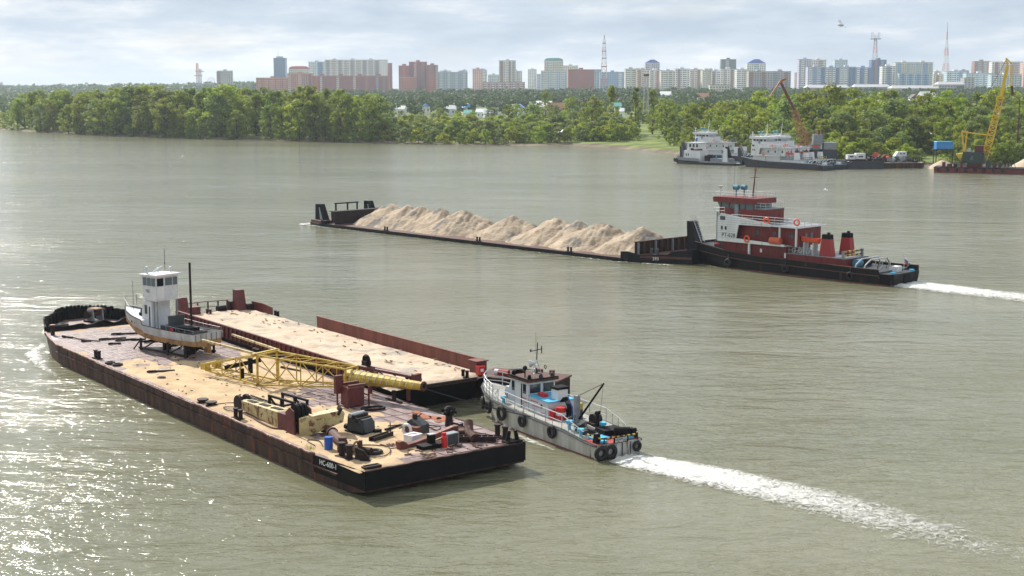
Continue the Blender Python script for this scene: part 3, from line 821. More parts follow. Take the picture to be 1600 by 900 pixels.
# scattered planks and bars near the bow
k = 0
for x, y, l, a, lab in ((50.6, 3.9, 1.2, 0.4, 'short dark plank beside the bow post'), (47.6, 1.2, 2.2, 1.3, 'long rusty strip across the bow plates'), (46.5, 0.6, 1.5, 1.4, 'rusty strip next to the long strip on the bow plates'),
                        (45.3, 1.9, 1.0, 1.3, 'small rusty strip on the bow plates'), (44.4, -1.2, 1.9, 1.5, 'rusty strip in front of the grounded boat bow'), (49.3, -0.6, 2.4, 1.2, 'rusty angle bar near the breakwater'),
                        (47.9, 3.3, 0.8, 1.0, 'dark offcut on the bow plates'), (46.0, -0.4, 1.2, 1.1, 'dark offcut near the boat trestle'), (27.3, -4.6, 2.2, 0.2, 'steel bar lying by the maroon coaming'), (32.3, 3.4, 2.0, 1.2, 'dark timber baulk left of the yellow jib tip')):
    simple('scrap_bar', lab, 'scrap', MB().box((0, 0, 0.09), (l, 0.18, 0.12)).box((l * 0.3, 0.1, 0.12), (l * 0.3, 0.1, 0.16)), m_rust_dark, x, y, DZ + 0.02, a)
# cables on deck
def cable(label, pts, r=0.03, mat=None, frame=NB, z=DZ, name='cable'):
    P = []
    for i in range(len(pts) - 1):
        for q in range(6):
            u = q / 6; a = pts[max(0, i - 1)]; b = pts[i]; c = pts[i + 1]; d = pts[min(len(pts) - 1, i + 2)]
            P.append([0.5 * ((2 * b[k]) + (-a[k] + c[k]) * u + (2 * a[k] - 5 * b[k] + 4 * c[k] - d[k]) * u * u + (-a[k] + 3 * b[k] - 3 * c[k] + d[k]) * u ** 3) for k in range(3)])
    P.append(list(pts[-1]))
    return simple(name, label, 'cable', MB().path(P, r, 5), mat or m_wire, 0, 0, z, 0, frame)
cable('wire rope curling from the pulley wheels to the cream jib', [(19.7, 5.0, .12), (19.5, 3.9, .12), (18.7, 3.2, .12), (17.9, 3.9, .14), (18.6, 4.8, .12), (17.6, 5.0, .12), (16.6, 4.6, .12)])
cable('rusty chain-like cable snaking beside the cream jib', [(16.6, 4.6, .12), (14.6, 4.7, .12), (12.9, 4.9, .14), (11.6, 4.95, .14), (10.9, 4.6, .12)], 0.06, m_rust)
cable('thin wire loop beside the black winch frame', [(5.0, 3.1, .12), (4.4, 2.2, .12), (3.4, 1.7, .12), (2.2, 2.4, .12), (1.9, 3.4, .12), (3.1, 3.9, .12), (4.6, 3.6, .12)])
cable('wire loop in front of the blue drum', [(6.3, 4.9, .12), (7.6, 4.7, .12), (7.1, 4.2, .12), (5.9, 4.6, .12)])
cable('tangled wire near the grey machine', [(4.6, -.4, .14), (5.4, -1.0, .3), (6.3, -1.6, .2), (6.6, -2.8, .14), (5.7, -3.4, .14), (4.9, -2.6, .2), (5.8, -1.9, .5), (7.2, -.6, .3)], 0.035, m_rust_dark)
cable('bent rope by the breakwater', [(50.2, 3.6, .1), (48.9, 3.4, .1), (47.7, 2.8, .1), (46.9, 2.5, .12)], 0.05)

# cream box-section jib head
t = thing('cream_jib', 'peeling cream box-section crane jib with pulleys lying on the sand', 'crane jib', NB, 17.2, 4.15, DZ, PI + 0.02)
def taper_box(mb, x0, x1, y0, y1, h0, h1, z0=0.0, z1=0.0):
    return mb.add([(x0, -y0, z0), (x0, y0, z0), (x0, y0, z0 + h0), (x0, -y0, z0 + h0), (x1, -y1, z1), (x1, y1, z1), (x1, y1, z1 + h1), (x1, -y1, z1 + h1)],
                  [(0, 1, 2, 3), (7, 6, 5, 4), (0, 4, 5, 1), (1, 5, 6, 2), (2, 6, 7, 3), (3, 7, 4, 0)])
taper_box(MB(), 0.25, 5.6, 0.34, 0.52, 0.55, 1.0, 0.28, 0.05).build('beam', m_cream, t)
taper_box(MB(), 5.603, 7.3, 0.52, 0.56, 1.0, 1.08, 0.05, 0.02).build('primed_section', m_maroon, t)
for y in (-0.58, 0.58): MB().prism([(7.0, 0.0), (7.9, 0.0), (7.75, 1.5), (7.3, 1.65), (6.8, 1.3)], 'y', y - 0.05, y + 0.05).build('cheek_plate', m_maroon, t)
for y in (-0.25, 0.0, 0.25): MB().tube((7.4, y - 0.09, 1.3), (7.4, y + 0.09, 1.3), 0.55, n=18).build('sheave', m_tar, t)
hd = MB().prism([(0.0, 0.0), (0.5, 0.0), (2.6, 0.75), (2.7, 1.25), (2.3, 1.45), (0.0, 1.08)], 'y', -0.45, 0.45).build('head', m_cream, t)
hd.location = (7.75, -0.25, 0.0); hd.rotation_euler = (0, 0, 1.15)
for k in range(5):
    pn = MB().tube((2.3 + 0.08 * math.sin(k * 2), -0.4 + k * 0.2, 1.2), (2.5, -0.4 + k * 0.2, 1.6), 0.11, n=8).build('pin', m_rust_dark, hd)
for y in (-0.28, 0.28): MB().tube((0.0, y - 0.1, 0.55), (0.0, y + 0.1, 0.55), 0.55, n=18).torus((0, y, 0.55), 0.5, 0.08, 'y', 18, 6).build('end_sheave', m_rust_dark, t)
for x, l in ((1.4, 1.0), (3.0, 1.1), (4.6, 1.1)):
    z = 0.83 + (x - 0.25) * (0.22 / 5.35); MB().box((x, 0, z + 0.02), (l, 0.32, 0.05), ry=-0.041).build('access_opening', m_tar, t)
# rusty pipes leading from jib head to drums
t = thing('exhaust_pipe', 'rusty brown stepped pipe lying behind the blue drum', 'pipe', NB, 9.6, 2.55, DZ, 2.89)
MB().tube((0, 0, 0.45), (2.3, 0, 0.35), 0.22, n=12).build('pipe', m_rust, t); MB().tube((2.3, 0, 0.35), (4.6, 0, 0.30), 0.30, n=12).build('wide_pipe', m_rust, t)
MB().tube((2.2, 0, 0.36), (2.34, 0, 0.36), 0.36, n=12).build('flange', m_rust_dark, t); MB().bx(0.2, 0.4, -0.2, 0.2, 0, 0.25).bx(4.1, 4.3, -0.2, 0.2, 0.0, 0.1).build('rest', m_rust_dark, t)
def drum(name, label, x, y, mat):
    t = thing(name, label, 'drum', NB, x, y, DZ); t.scale = (0.86, 0.86, 0.86)
    p = MB().tube((0, 0, 0.03), (0, 0, 0.88), 0.29, n=18)
    for z in (0.05, 0.33, 0.60, 0.87): p.torus((0, 0, z), 0.29, 0.018, 'z', 18, 5)
    p.build('body', mat, t, smooth=False); MB().tube((0, 0, 0.88), (0, 0, 0.90), 0.265, n=18).build('lid', mat, t)
    return t
drum('blue_drum', 'bright blue plastic drum standing on the barge', 5.3, 4.55, m_blue)
drum('rusty_drum', 'rusty brown steel drum beside the blue drum', 4.75, 3.95, m_rust)
t = thing('pump_fitting', 'jumble of rusty valve and pump fittings between drums and tyre', 'pump', NB, 3.4, 3.75, DZ, 0.5)
MB().tube((-0.9, 0, 0.3), (0.9, 0, 0.3), 0.2, n=10).build('body', m_rust_dark, t); MB().torus((0.1, 0.0, 0.45), 0.28, 0.07, 'x').build('wheel', m_wood, t)
MB().tube((0.9, 0, 0.3), (1.15, 0.0, 0.3), 0.34, n=10).tube((-0.2, 0, 0.3), (-0.2, 0, 0.85), 0.12, n=8).build('flange', m_rust, t); MB().bx(-0.7, -0.5, -0.2, 0.2, 0, 0.2).bx(0.5, 0.7, -0.2, 0.2, 0, 0.2).build('foot', m_rust_dark, t)
simple('bent_bracket', 'dark triangular steel bracket standing next to the stern bollard', 'bracket', MB().prism([(-0.45, 0), (0.45, 0), (0.3, 0.75), (-0.1, 0.6), (-0.4, 0.25)], 'y', -0.07, 0.07).bx(-0.5, 0.5, -0.25, 0.25, 0, 0.06), m_rust_dark, 2.05, 4.25, DZ, 0.7)
simple('edge_plate', 'loose dark plate lying on the very stern corner', 'plate', MB().box((0, 0, 0.08), (0.35, 1.1, 0.14)).box((0.1, 0, 0.17), (0.1, 0.9, 0.05)), m_rust_dark, 0.45, 4.6, DZ)
tuft = MB()
for k in range(60):
    a = random.uniform(0, 6.28); r = random.uniform(0, 0.28); b = (r * math.cos(a) * 1.8, r * math.sin(a), 0); h = random.uniform(0.12, 0.34)
    tuft.add([b, (b[0] + 0.03, b[1], 0), (b[0] + random.uniform(-.1, .1), b[1] + random.uniform(-.1, .1), h)], [(0, 1, 2)])
tag(place(tuft.build('grass', m_bright), NB, 6.0, 5.35, DZ + 0.02), 'tuft of green grass growing on the barge edge above the lettering', 'grass', kind='stuff')
# ladder, black cradle frame
t = thing('steel_ladder', 'black steel ladder lying flat behind the cream jib', 'ladder', NB, 20.9, 2.0, DZ + 0.06, PI + 0.05)
for y in (-0.22, 0.22): MB().bx(0, 4.4, y - 0.03, y + 0.03, 0, 0.07).build('rail', m_wire, t)
for k in range(12): MB().bx(0.2 + k * 0.36, 0.25 + k * 0.36, -0.19, 0.19, 0.01, 0.05).build('rung', m_wire, t)
t = thing('cradle_frame', 'black steel cradle frame standing behind the cream jib', 'frame', NB, 14.9, 2.1, DZ, 0.1)
for x in (-1.4, 0.0, 1.4):
    for y in (-0.5, 0.5): MB().bx(x - 0.07, x + 0.07, y - 0.07, y + 0.07, 0, 0.95).build('leg', m_tar, t)
for y in (-0.5, 0.5): MB().bx(-1.5, 1.5, y - 0.07, y + 0.07, 0.95, 1.08).build('rail', m_tar, t)
MB().bar((-1.4, -0.5, 0.1), (0, -0.5, 0.95), 0.1).bar((0, 0.5, 0.1), (1.4, 0.5, 0.95), 0.1).bx(-0.06, 0.06, -0.43, 0.43, 0.5, 0.62).build('brace', m_tar, t)
# black winch block
t = thing('winch_block', 'heavy black winch block with rollers on the sand, mid deck', 'winch', NB, 7.75, 0.95, DZ, 0.25); t.scale = (0.78, 0.78, 0.78)
MB().bx(-1.0, 1.0, -0.8, 0.8, 0.0, 0.22).bx(-1.3, -0.9, -0.95, -0.3, 0, 0.3).build('bedplate', m_tar, t)
for y in (-0.62, 0.62): MB().prism([(-0.85, 0.22), (0.85, 0.22), (0.75, 1.35), (0.2, 1.5), (-0.8, 0.9)], 'y', y - 0.06, y + 0.06).build('side_plate', m_dgrey, t)
for x, z in ((0.45, 1.42), (0.1, 1.32), (-0.25, 1.12)): MB().tube((x, -0.75, z), (x, 0.75, z), 0.17, n=12).build('roller', m_alu if x > 0.3 else m_rust_dark, t)
MB().tube((-0.1, -0.56, 0.62), (-0.1, 0.56, 0.62), 0.42, n=14).build('drum', m_tar, t)
MB().prism([(-1.0, 0.22), (-0.4, 0.22), (-0.3, 1.15), (-0.7, 1.2)], 'y', -0.55, 0.55).build('cover', m_dgrey, t)
for y in (-0.5, 0.4): MB().tube((0.9, y, 0.4), (1.3, y, 0.4), 0.22, n=10).build('motor', m_tar, t)
simple('steel_bar', 'short dark bar sticking out beside the black winch block', 'bar', MB().box((0, 0, 0.1), (1.5, 0.14, 0.14)).box((0.5, 0, 0.04), (0.2, 0.3, 0.08)), m_rust_dark, 7.4, -1.1, DZ, 1.9)
t = thing('channel_beam', 'short dark channel beam with an upright pin, right of the winch block', 'beam', NB, 5.6, 0.85, DZ, 1.95)
MB().bx(-0.95, 0.95, -0.2, 0.2, 0.03, 0.1).bx(-0.95, 0.95, -0.2, -0.14, 0.1, 0.32).bx(-0.95, 0.95, 0.14, 0.2, 0.1, 0.32).build('channel', m_rust_dark, t)
MB().tube((-0.9, 0, 0.1), (-0.9, 0, 0.85), 0.035, n=6).build('pin', m_rust_dark, t)
# maroon support box under the yellow jib, with loose ring
t = thing('support_tower', 'maroon steel box stand propping up the yellow lattice jib', 'stand', NB, 14.3, -2.35, DZ); t.scale = (0.8, 0.72, 0.88)
MB().bx(-0.65, 0.65, -0.7, 0.9, 0.12, 1.5).build('box', m_maroon, t)
MB().bx(0.45, 0.75, 0.75, 1.55, 1.0, 2.35).build('cheek', m_maroon, t)
MB().bx(-0.75, -0.5, -0.9, 0.9, 1.55, 1.75).bx(0.5, 0.75, -0.9, 0.7, 1.55, 1.75).build('saddle', m_maroon, t)
for x, y in ((0.85, 1.15), (0.85, -1.05), (-0.85, 1.15), (-0.85, -1.05)): MB().bx(x - 0.06, x + 0.06, y - 0.06, y + 0.06, 0, 1.5).build('leg', m_maroon, t)
MB().bar((0.85, 1.15, 0.1), (0.85, -1.05, 1.4), 0.07).bar((-0.85, 1.15, 0.1), (-0.85, 1.15, 1.5), 0.07).bx(-0.8, 0.8, 1.12, 1.18, 0.05, 0.15).bx(-0.8, 0.8, -1.12, -1.0, 0.8, 0.9).build('brace', m_maroon, t)
simple('loose_ring', 'rusty oval steel ring lying at the foot of the maroon stand', 'ring', MB().torus((0, 0, 0.1), 0.75, 0.09, 'z', 22, 6, 0.6), m_rust_dark, 12.5, -2.75, DZ + 0.03, 1.3)

# yellow lattice jib
JA = Vector((23.9, -1.0, 0)); JD = Vector((-0.937, -0.349, 0)); JN = Vector((0.349, -0.937, 0))
t = thing('yellow_jib', 'yellow lattice crane jib lying across the junk barge', 'crane jib', NB)
def jp(s, w, z): return JA + JD * s + JN * w + Vector((0, 0, z))
secs = {-5.5: (0.55, 2.0, 2.45), 0.0: (1.0, 1.62, 3.7), 7.6: (0.62, 2.28, 3.5)}
def jsec(s):
    ks = sorted(secs); v = [np.interp(s, ks, [secs[k][i] for k in ks]) for i in range(3)]; return v
stations = [-5.5, -3.7, -1.8, 0.0, 1.9, 3.8, 5.7, 7.6]
for side in (-1, 1):
    for lvl in (1, 2):
        mbq = MB()
        for a, b in zip(stations[:-1], stations[1:]):
            A = jsec(a); B = jsec(b); mbq.bar(jp(a, side * A[0], A[lvl]), jp(b, side * B[0], B[lvl]), 0.105)
        mbq.build('chord', m_yellow, t)
for s in stations:
    A = jsec(s); w = 0.12 if s in (0.0, -5.5, 7.6) else 0.06
    MB().bar(jp(s, -A[0], A[1]), jp(s, -A[0], A[2]), w).bar(jp(s, A[0], A[1]), jp(s, A[0], A[2]), w).bar(jp(s, -A[0], A[1]), jp(s, A[0], A[1]), w).bar(jp(s, -A[0], A[2]), jp(s, A[0], A[2]), w).build('frame', m_yellow, t)
for i, (a, b) in enumerate(zip(stations[:-1], stations[1:])):
    A = jsec(a); B = jsec(b); f = i % 2
    for side in (-1, 1):
        p = (a, A) if f else (b, B); q = (b, B) if f else (a, A)
        MB().bar(jp(p[0], side * p[1][0], p[1][1]), jp(q[0], side * q[1][0], q[1][2]), 0.055).build('diagonal', m_yellow, t)
    for lvl in (1, 2): MB().bar(jp(a, -A[0], A[lvl]), jp(b, B[0], B[lvl]), 0.045).build('diagonal', m_yellow, t)
for side in (-1, 1): MB().prism([(0, 0), (0.9, 0.05), (0.9, 0.5), (0, 0.42)], 'y', -0.03, 0.03).build('tip_plate', m_yellow, t).matrix_local = Matrix.Translation(jp(-5.95, side * 0.55, 2.0)) @ Matrix.Rotation(math.atan2(JD.y, JD.x), 4, 'Z')
mbq = MB(); rows = []
for s, r, w, zc in ((7.3, 0.52, 0.56, 2.86), (9.5, 0.42, 0.46, 2.88), (11.5, 0.33, 0.36, 2.9), (13.6, 0.27, 0.27, 2.92)):
    rows.append([jp(s, w * math.cos(k * PI / 6 + PI / 12), zc + r * math.sin(k * PI / 6 + PI / 12)) for k in range(12)])
mbq.loft(rows, closed=True).build('root_tube', m_yellow, t)
for k in range(11):
    s = 7.9 + k * 0.5; r = 0.57 - 0.045 * (s - 7.3)
    MB().path([jp(s + 0.10 * math.sin(a), (r + 0.0) * math.cos(a), 2.88 + (r - 0.02) * math.sin(a)) for a in np.linspace(-0.3, PI + 0.3, 13)], 0.015, 5).build('hoop', m_white_old, t)
MB().path([jp(13.62, 0.25 * math.cos(a), 2.92 + 0.25 * math.sin(a)) for a in np.linspace(0, 2 * PI, 20)[:-1]], 0.09, 8, True).build('end_ring', m_rust, t)
MB().tube(jp(13.63, 0, 2.92), jp(13.66, 0, 2.92), 0.19, n=14).build('bore', m_tar, t)
for k in range(4): MB().box(jp(10.2, 0.47 - 0.12 * 0, 2.7 + k * 0.14), (0.3, 0.04, 0.09), rz=math.atan2(JD.y, JD.x)).build('red_mark', m_maroon, t)
MB().bar((23.5, -0.05, 3.80), (34.2, -0.75, 3.2), 0.15).build('pendant_bar', m_cream, t)
MB().bar((24.2, -2.1, 3.74), (36.0, -4.1, 3.0), 0.15).build('pendant_bar', m_cream, t)
MB().bar(jp(-0.2, -1.3, 3.74), jp(-0.2, 1.3, 3.74), 0.2).build('head_beam', m_yellow, t)
MB().bar(jp(-2.6, 0.2, DZ), jp(-2.6, 0.2, 2.3), 0.2).bar(jp(-0.1, -0.95, DZ), jp(-0.1, -0.95, 1.65), 0.2).bar(jp(-0.1, 0.95, DZ), jp(-0.1, 0.95, 1.65), 0.2).build('rest_block', m_tar, t)
MB().bar(jp(-4.4, 0.4, 2.15), jp(-1.2, 0.5, 3.0), 0.3).bar(jp(-2.0, 0.4, 2.0), jp(-2.0, 0.4, 3.1), 0.26).build('bracket', m_tar, t)
# maroon second jib lying behind the yellow one
t = thing('maroon_jib', 'maroon tubular jib lying beyond the yellow jib against the coaming', 'crane jib', NB)
for dz, dn in ((3.3, 0.0), (3.3, 0.5), (2.9, 0.25)): MB().tube(jp(7.0, 1.4 + dn, dz), jp(12.2, 0.9 + dn * 0.4, dz - 0.1), 0.12, n=8).build('chord', m_maroon, t)
for k in range(5): MB().bar(jp(7.2 + k * 1.1, 1.35, 3.3), jp(7.8 + k * 1.1, 1.75, 2.9), 0.07).build('diagonal', m_maroon, t)
MB().box(jp(12.3, 1.0, 3.15), (0.3, 0.7, 0.55), rz=0.3).build('end_block', m_maroon, t)
MB().bar(jp(8.0, 1.5, DZ), jp(8.0, 1.5, 2.85), 0.2).bar(jp(11.5, 1.15, DZ), jp(11.5, 1.15, 2.8), 0.2).build('prop', m_maroon, t)
t = thing('sheave_block', 'dark round sheave block on top of the maroon jib', 'pulley', NB)
MB().torus(jp(7.6, 1.6, 3.75), 0.3, 0.13, 'y', 16, 6).tube(jp(7.6, 1.5, 3.75), jp(7.6, 1.7, 3.75), 0.22, n=12).build('sheave', m_tar, t)
MB().bx(-0.3, 0.3, -0.2, 0.2, -0.3, 0.0).build('mount', m_rust_dark, t).location = jp(7.6, 1.6, 3.72)
# post with hook at the side
t = thing('side_post', 'small dark post with a crossbar at the inner edge of the junk barge', 'post', NB, 13.9, -5.2, DZ)
MB().bx(-0.12, 0.12, -0.1, 0.1, 0, 0.75).build('post', m_rust_dark, t); MB().bx(-0.9, 0.9, -0.12, 0.12, 0, 0.1).build('crossbar', m_rust_dark, t)
# stern scrap cluster
t = thing('grey_machine', 'grey engine casing with a round flange lying near the stern', 'engine', NB, 5.4, -1.35, DZ, 0.3)
MB().prism([(-0.5, 0.02), (0.5, 0.02), (0.5, 0.75), (0.2, 0.95), (-0.5, 0.6)], 'y', -0.8, 0.1).build('casing', m_dgrey, t)
MB().torus((0.1, 0.55, 0.42), 0.3, 0.1, 'y', 16, 6).build('flange', m_white_old, t); MB().bx(-0.6, 0.3, 0.1, 0.5, 0.02, 0.6).build('block', m_oxide, t)
MB().tube((0.2, -0.3, 0.9), (0.2, -0.3, 1.2), 0.16, n=10).build('pipe', m_rust_dark, t); MB().bar((0.4, 0.9, 0.5), (0.6, -1.4, 0.95), 0.06).build('rod', m_rust_dark, t)
t = thing('red_beam', 'long bent maroon beam with upturned foot lying across the stern', 'beam', NB, 2.75, 1.4, DZ, -1.36); t.scale = (0.76, 0.85, 0.9)
MB().prism([(0.0, 0.05), (0.7, 0.0), (1.6, 0.05), (3.4, 0.15), (6.3, 0.42), (6.3, 0.72), (3.4, 0.45), (1.6, 0.32), (0.8, 0.3), (0.25, 0.62), (-0.15, 0.6)], 'y', -0.2, 0.2).build('beam', m_oxide, t)
MB().box((4.9, 0, 0.61), (2.2, 0.34, 0.03), ry=-0.093).build('worn_top', m_edge, t)
MB().bx(5.7, 6.0, -0.3, 0.3, 0, 0.36).build('prop', m_rust_dark, t)
t = thing('deck_pump', 'dark rusty pump head standing at the inner stern edge', 'pump', NB, 5.9, -4.2, DZ)
MB().tube((0, 0, 0), (0, 0, 0.7), 0.28, 0.2, 12).build('body', m_rust_dark, t); MB().ball((0, 0, 0.95), 0.36, 10, 6).build('head', m_tar, t)
for a in range(6): MB().tube((0, 0, 0.95), (0.5 * math.cos(a), 0.5 * math.sin(a), 0.9 + 0.12 * (a % 2)), 0.1, n=7).build('port', m_tar, t)
t = thing('white_box', 'white box with a red mark on its lid, on the stern sand', 'box', NB, 4.0, -0.35, DZ, 0.25); t.scale = (0.85, 0.85, 0.85)
MB().bx(-0.4, 0.4, -0.5, 0.5, 0.03, 0.5).build('body', m_white, t); MB().bx(-0.43, 0.43, -0.53, 0.53, 0.50, 0.56).build('lid', m_white, t); MB().prism([(-0.2, -0.3), (0.05, -0.3), (0.3, 0.35), (0.05, 0.35)], 'z', 0.562, 0.568).build('red_mark', m_red, t)
t = thing('gas_bottle', 'small red gas bottle standing near the barge stern', 'gas bottle', NB, 1.75, -1.05, DZ)
MB().tube((0, 0, 0.02), (0, 0, 0.62), 0.18, n=14).tube((0, 0, 0.62), (0, 0, 0.75), 0.18, 0.09, 14).build('body', m_red, t, smooth=False); MB().tube((0, 0, 0.75), (0, 0, 0.9), 0.13, n=12).build('collar', m_red, t)
t = thing('grey_cabinet', 'grey steel cabinet behind the red gas bottle', 'cabinet', NB, 2.15, -1.75, DZ, 0.1)
MB().bx(-0.25, 0.25, -0.45, 0.45, 0.02, 0.72).build('body', m_grey, t); MB().bx(-0.27, -0.253, -0.38, 0.38, 0.08, 0.66).build('door', m_dgrey, t)
t = thing('dark_canister', 'small dark canister with a pale lid next to the gas bottle', 'canister', NB, 2.2, -0.45, DZ + 0.3)
MB().bx(-0.16, 0.16, -0.2, 0.2, 0, 0.5).build('body', m_tar, t); MB().bx(-0.17, 0.17, -0.21, 0.21, 0.5, 0.54).build('lid', m_alu, t)
simple('low_crate', 'low dark steel crate under the small canister', 'crate', MB().bx(-0.35, 0.35, -0.75, 0.75, 0, 0.28).bx(-0.38, 0.38, -0.78, 0.78, 0.24, 0.3), m_tar, 2.05, -0.3, DZ, 0.05)
t = thing('steel_trough', 'long dark steel trough with ribs at the barge stern', 'trough', NB, 1.85, -3.35, DZ, -0.63); t.scale = (0.9, 0.8, 0.7)
MB().bx(-0.3, 0.3, -1.5, 1.5, 0.02, 0.1).bx(-0.3, -0.22, -1.5, 1.5, 0.1, 0.5).bx(0.22, 0.3, -1.5, 1.5, 0.1, 0.5).build('body', m_rust_dark, t)
for k in range(7): MB().bx(-0.215, 0.215, -1.35 + k * 0.44, -1.29 + k * 0.44, 0.1, 0.48).build('rib', m_rust, t)
simple('elbow_pipe', 'brown pipe elbow leaning on the ribbed trough', 'pipe', MB().path([(-0.7, 0.5, 0.25), (-0.2, 0.3, 0.4), (0.1, 0.0, 0.65), (0.3, -0.25, 0.95)], 0.27, 12), m_rust, 2.5, -3.4, DZ + 0.02, 0.3)
simple('pipe_collar', 'rusty half-round pipe collar beyond the ribbed trough', 'pipe', MB().torus((0, 0, 0.22), 0.4, 0.13, 'z', 16, 6).tube((0, 0, 0.02), (0, 0, 0.3), 0.38, n=14), m_rust, 3.9, -3.6)
cable('heap of coiled wire near the deck pump', [(5.2, -4.6, .1), (4.6, -4.3, .4), (4.9, -3.7, .12), (5.4, -4.0, .35), (5.0, -4.7, .1), (4.4, -4.0, .3), (4.7, -3.6, .1)], 0.06, m_rust_dark)
t = thing('fairlead', 'dark roller fairlead on the inner stern corner', 'fairlead', NB, 0.4, -4.95, DZ)
MB().bx(-0.3, 0.3, -0.55, 0.55, 0, 0.14).build('base', m_tar, t)
for y in (-0.35, 0.35): MB().tube((0, y, 0.14), (0, y * 0.6, 0.72), 0.14, 0.1, 10).build('roller', m_tar, t)
deb = MB()
for k in range(120):
    x = random.uniform(0.3, 4.2); y = random.uniform(-5.0, 1.6)
    deb.box((x, y, DZ + 0.07), (random.uniform(0.1, 0.7), random.uniform(0.04, 0.12), 0.04), rz=random.uniform(0, 3.1), ry=random.uniform(-0.05, 0.05))
tag(place(deb.build('rust_debris', m_rust), NB), 'litter of rusty flakes and strips along the barge stern', 'debris', kind='stuff')
deb = MB()
for k in range(90):
    x = random.uniform(6, 37); y = random.uniform(-1, 5.2); deb.box((x, y, DZ + 0.1), (random.uniform(0.05, 0.2), random.uniform(0.04, 0.09), 0.05), rz=random.uniform(0, 3.1))
tag(place(deb.build('sand_debris', m_rust_dark), NB), 'small dark bits scattered over the barge sand', 'debris', kind='stuff')

# ------------------------------------------------------------------ small boat on trestles
t = thing('grounded_boat', 'small weathered white work boat propped on trestles aboard the junk barge', 'boat', BF, 0, 0, DZ)
# sections: x, half-beam at deck, deck z (above barge deck), chine half-beam, chine z, keel z
BS = [(0.0, 1.42, 1.95, 1.25, 1.0, 0.82), (2.0, 1.48, 1.95, 1.32, 0.92, 0.74), (4.5, 1.5, 2.0, 1.32, 0.92, 0.68), (6.3, 1.46, 2.08, 1.2, 1.0, 0.72), (6.5, 1.45, 2.45, 1.18, 1.02, 0.73), (8.0, 1.22, 2.62, 0.82, 1.2, 0.85), (9.4, 0.75, 2.85, 0.36, 1.6, 1.15), (10.3, 0.12, 3.05, 0.06, 2.2, 1.8)]
def bsec(s, part):
    x, hb, dz, cb, cz, kz = s; w = cz + 0.40 * (dz - cz)
    if part == 'top': return [(x, -hb, dz), (x, -cb - (hb - cb) * 0.4, w), (x, cb + (hb - cb) * 0.4, w), (x, hb, dz)]
    return [(x, -cb - (hb - cb) * 0.4, w), (x, -cb, cz), (x, 0, kz), (x, cb, cz), (x, cb + (hb - cb) * 0.4, w)]
mb = MB()
for side in (-1, 1):
    for a, b in zip(BS[:-1], BS[1:]):
        A = bsec(a, 'top'); B = bsec(b, 'top'); i, j = (0, 1) if side < 0 else (2, 3)
        mb.add([A[i], A[j], B[j], B[i]], [(0, 1, 2, 3)])
A = bsec(BS[0], 'top'); mb.add([A[0], A[1], A[2], A[3]], [(0, 1, 2, 3)])
mb.build('hull', m_boat_hull, t)
mb = MB(); mb.loft([bsec(s, 'low') for s in BS], caps=True); mb.build('bottom', m_boat_bottom, t)
mb = MB()
for a, b in zip(BS[:-1], BS[1:]):
    d = 0.45 if a[0] < 6 else 0.05; e = 0.45 if b[0] < 6 else 0.05
    mb.add([(a[0], -a[1], a[2] - d), (a[0], a[1], a[2] - d), (b[0], b[1], b[2] - e), (b[0], -b[1], b[2] - e)], [(0, 1, 2, 3)])
mb.build('deck', m_white_old, t)
for side in (-1, 1): MB().path([(s[0], side * s[1], s[2] + 0.02) for s in BS], 0.035, 6).build('gunwale', m_rust_dark, t)
for y in (-1, 1):
    MB().path([(0.1, 1.3 * y, 2.2), (2.2, 1.38 * y, 2.25), (4.6, 1.4 * y, 2.4)], 0.025, 5).build('rail', m_grey, t)
    for x in (0.1, 1.1, 2.2, 3.4, 4.6): MB().tube((x, 1.36 * y, 1.85), (x, 1.36 * y, 2.25 + (0.1 if x > 4 else 0)), 0.022, n=5).build('stanchion', m_grey, t)
MB().path([(0.1, -1.3, 2.2), (0.05, 0, 2.2), (0.1, 1.3, 2.2)], 0.03, 5).build('rail', m_rust, t)
mb = MB(); mb.prism([(5.75, 1.6), (7.0, 1.75), (7.0, 3.15), (6.75, 3.95), (5.75, 3.95)], 'y', -0.9, 0.9); mb.build('cabin', m_white_old, t)
mb = MB(); mb.prism([(4.95, 4.0), (6.65, 4.0), (6.65, 5.15), (6.75, 5.95), (4.95, 5.95)], 'y', -1.12, 1.0).build('wheelhouse', m_white_old, t)
MB().prism([(4.7, 5.96), (7.0, 5.96), (7.0, 6.06), (4.7, 6.12)], 'y', -1.28, 1.16).build('roof', m_white_old, t)
for y0, y1, z0, z1, nm in ((0.30, 0.9, 5.2, 5.8, 'window'), (-0.55, 0.1, 5.2, 5.8, 'window'), (-1.05, -0.65, 5.2, 5.8, 'window')):
    MB().bx(4.915, 4.949, y0, y1, z0, z1).build(nm, m_tar if y0 > 0.2 else m_glass2, t)
MB().bx(4.90, 4.945, 0.28, 0.92, 4.15, 5.15).build('door', m_white, t)
for x0, x1 in ((5.05, 5.5), (5.6, 6.05), (6.15, 6.55)): MB().bx(x0, x1, 1.002, 1.03, 5.2, 5.82).build('window', m_glass2, t)
for y0, y1 in ((-1.0, -0.35), (-0.25, 0.25), (0.35, 0.9)): MB().prism([(6.67, 5.2), (6.70, 5.2), (6.76, 5.82), (6.73, 5.82)], 'y', y0, y1).build('window', m_glass2, t)
text('lettering', 'ТБС', 0.3, m_text_black, t, (6.0, 1.01, 4.75), (PI / 2, 0, PI))
MB().bx(6.3, 6.6, 0.905, 0.93, 2.9, 3.6).build('window', m_glass, t)
MB().bx(5.95, 6.05, 0.905, 0.93, 1.9, 3.5).build('door_gap', m_tar, t)
mb = MB(); mb.bx(3.2, 4.9, -0.85, 0.75, 1.5, 2.1).bx(3.9, 4.1, -0.8, 0.6, 2.1, 2.9); mb.build('engine_housing', m_dgrey, t)
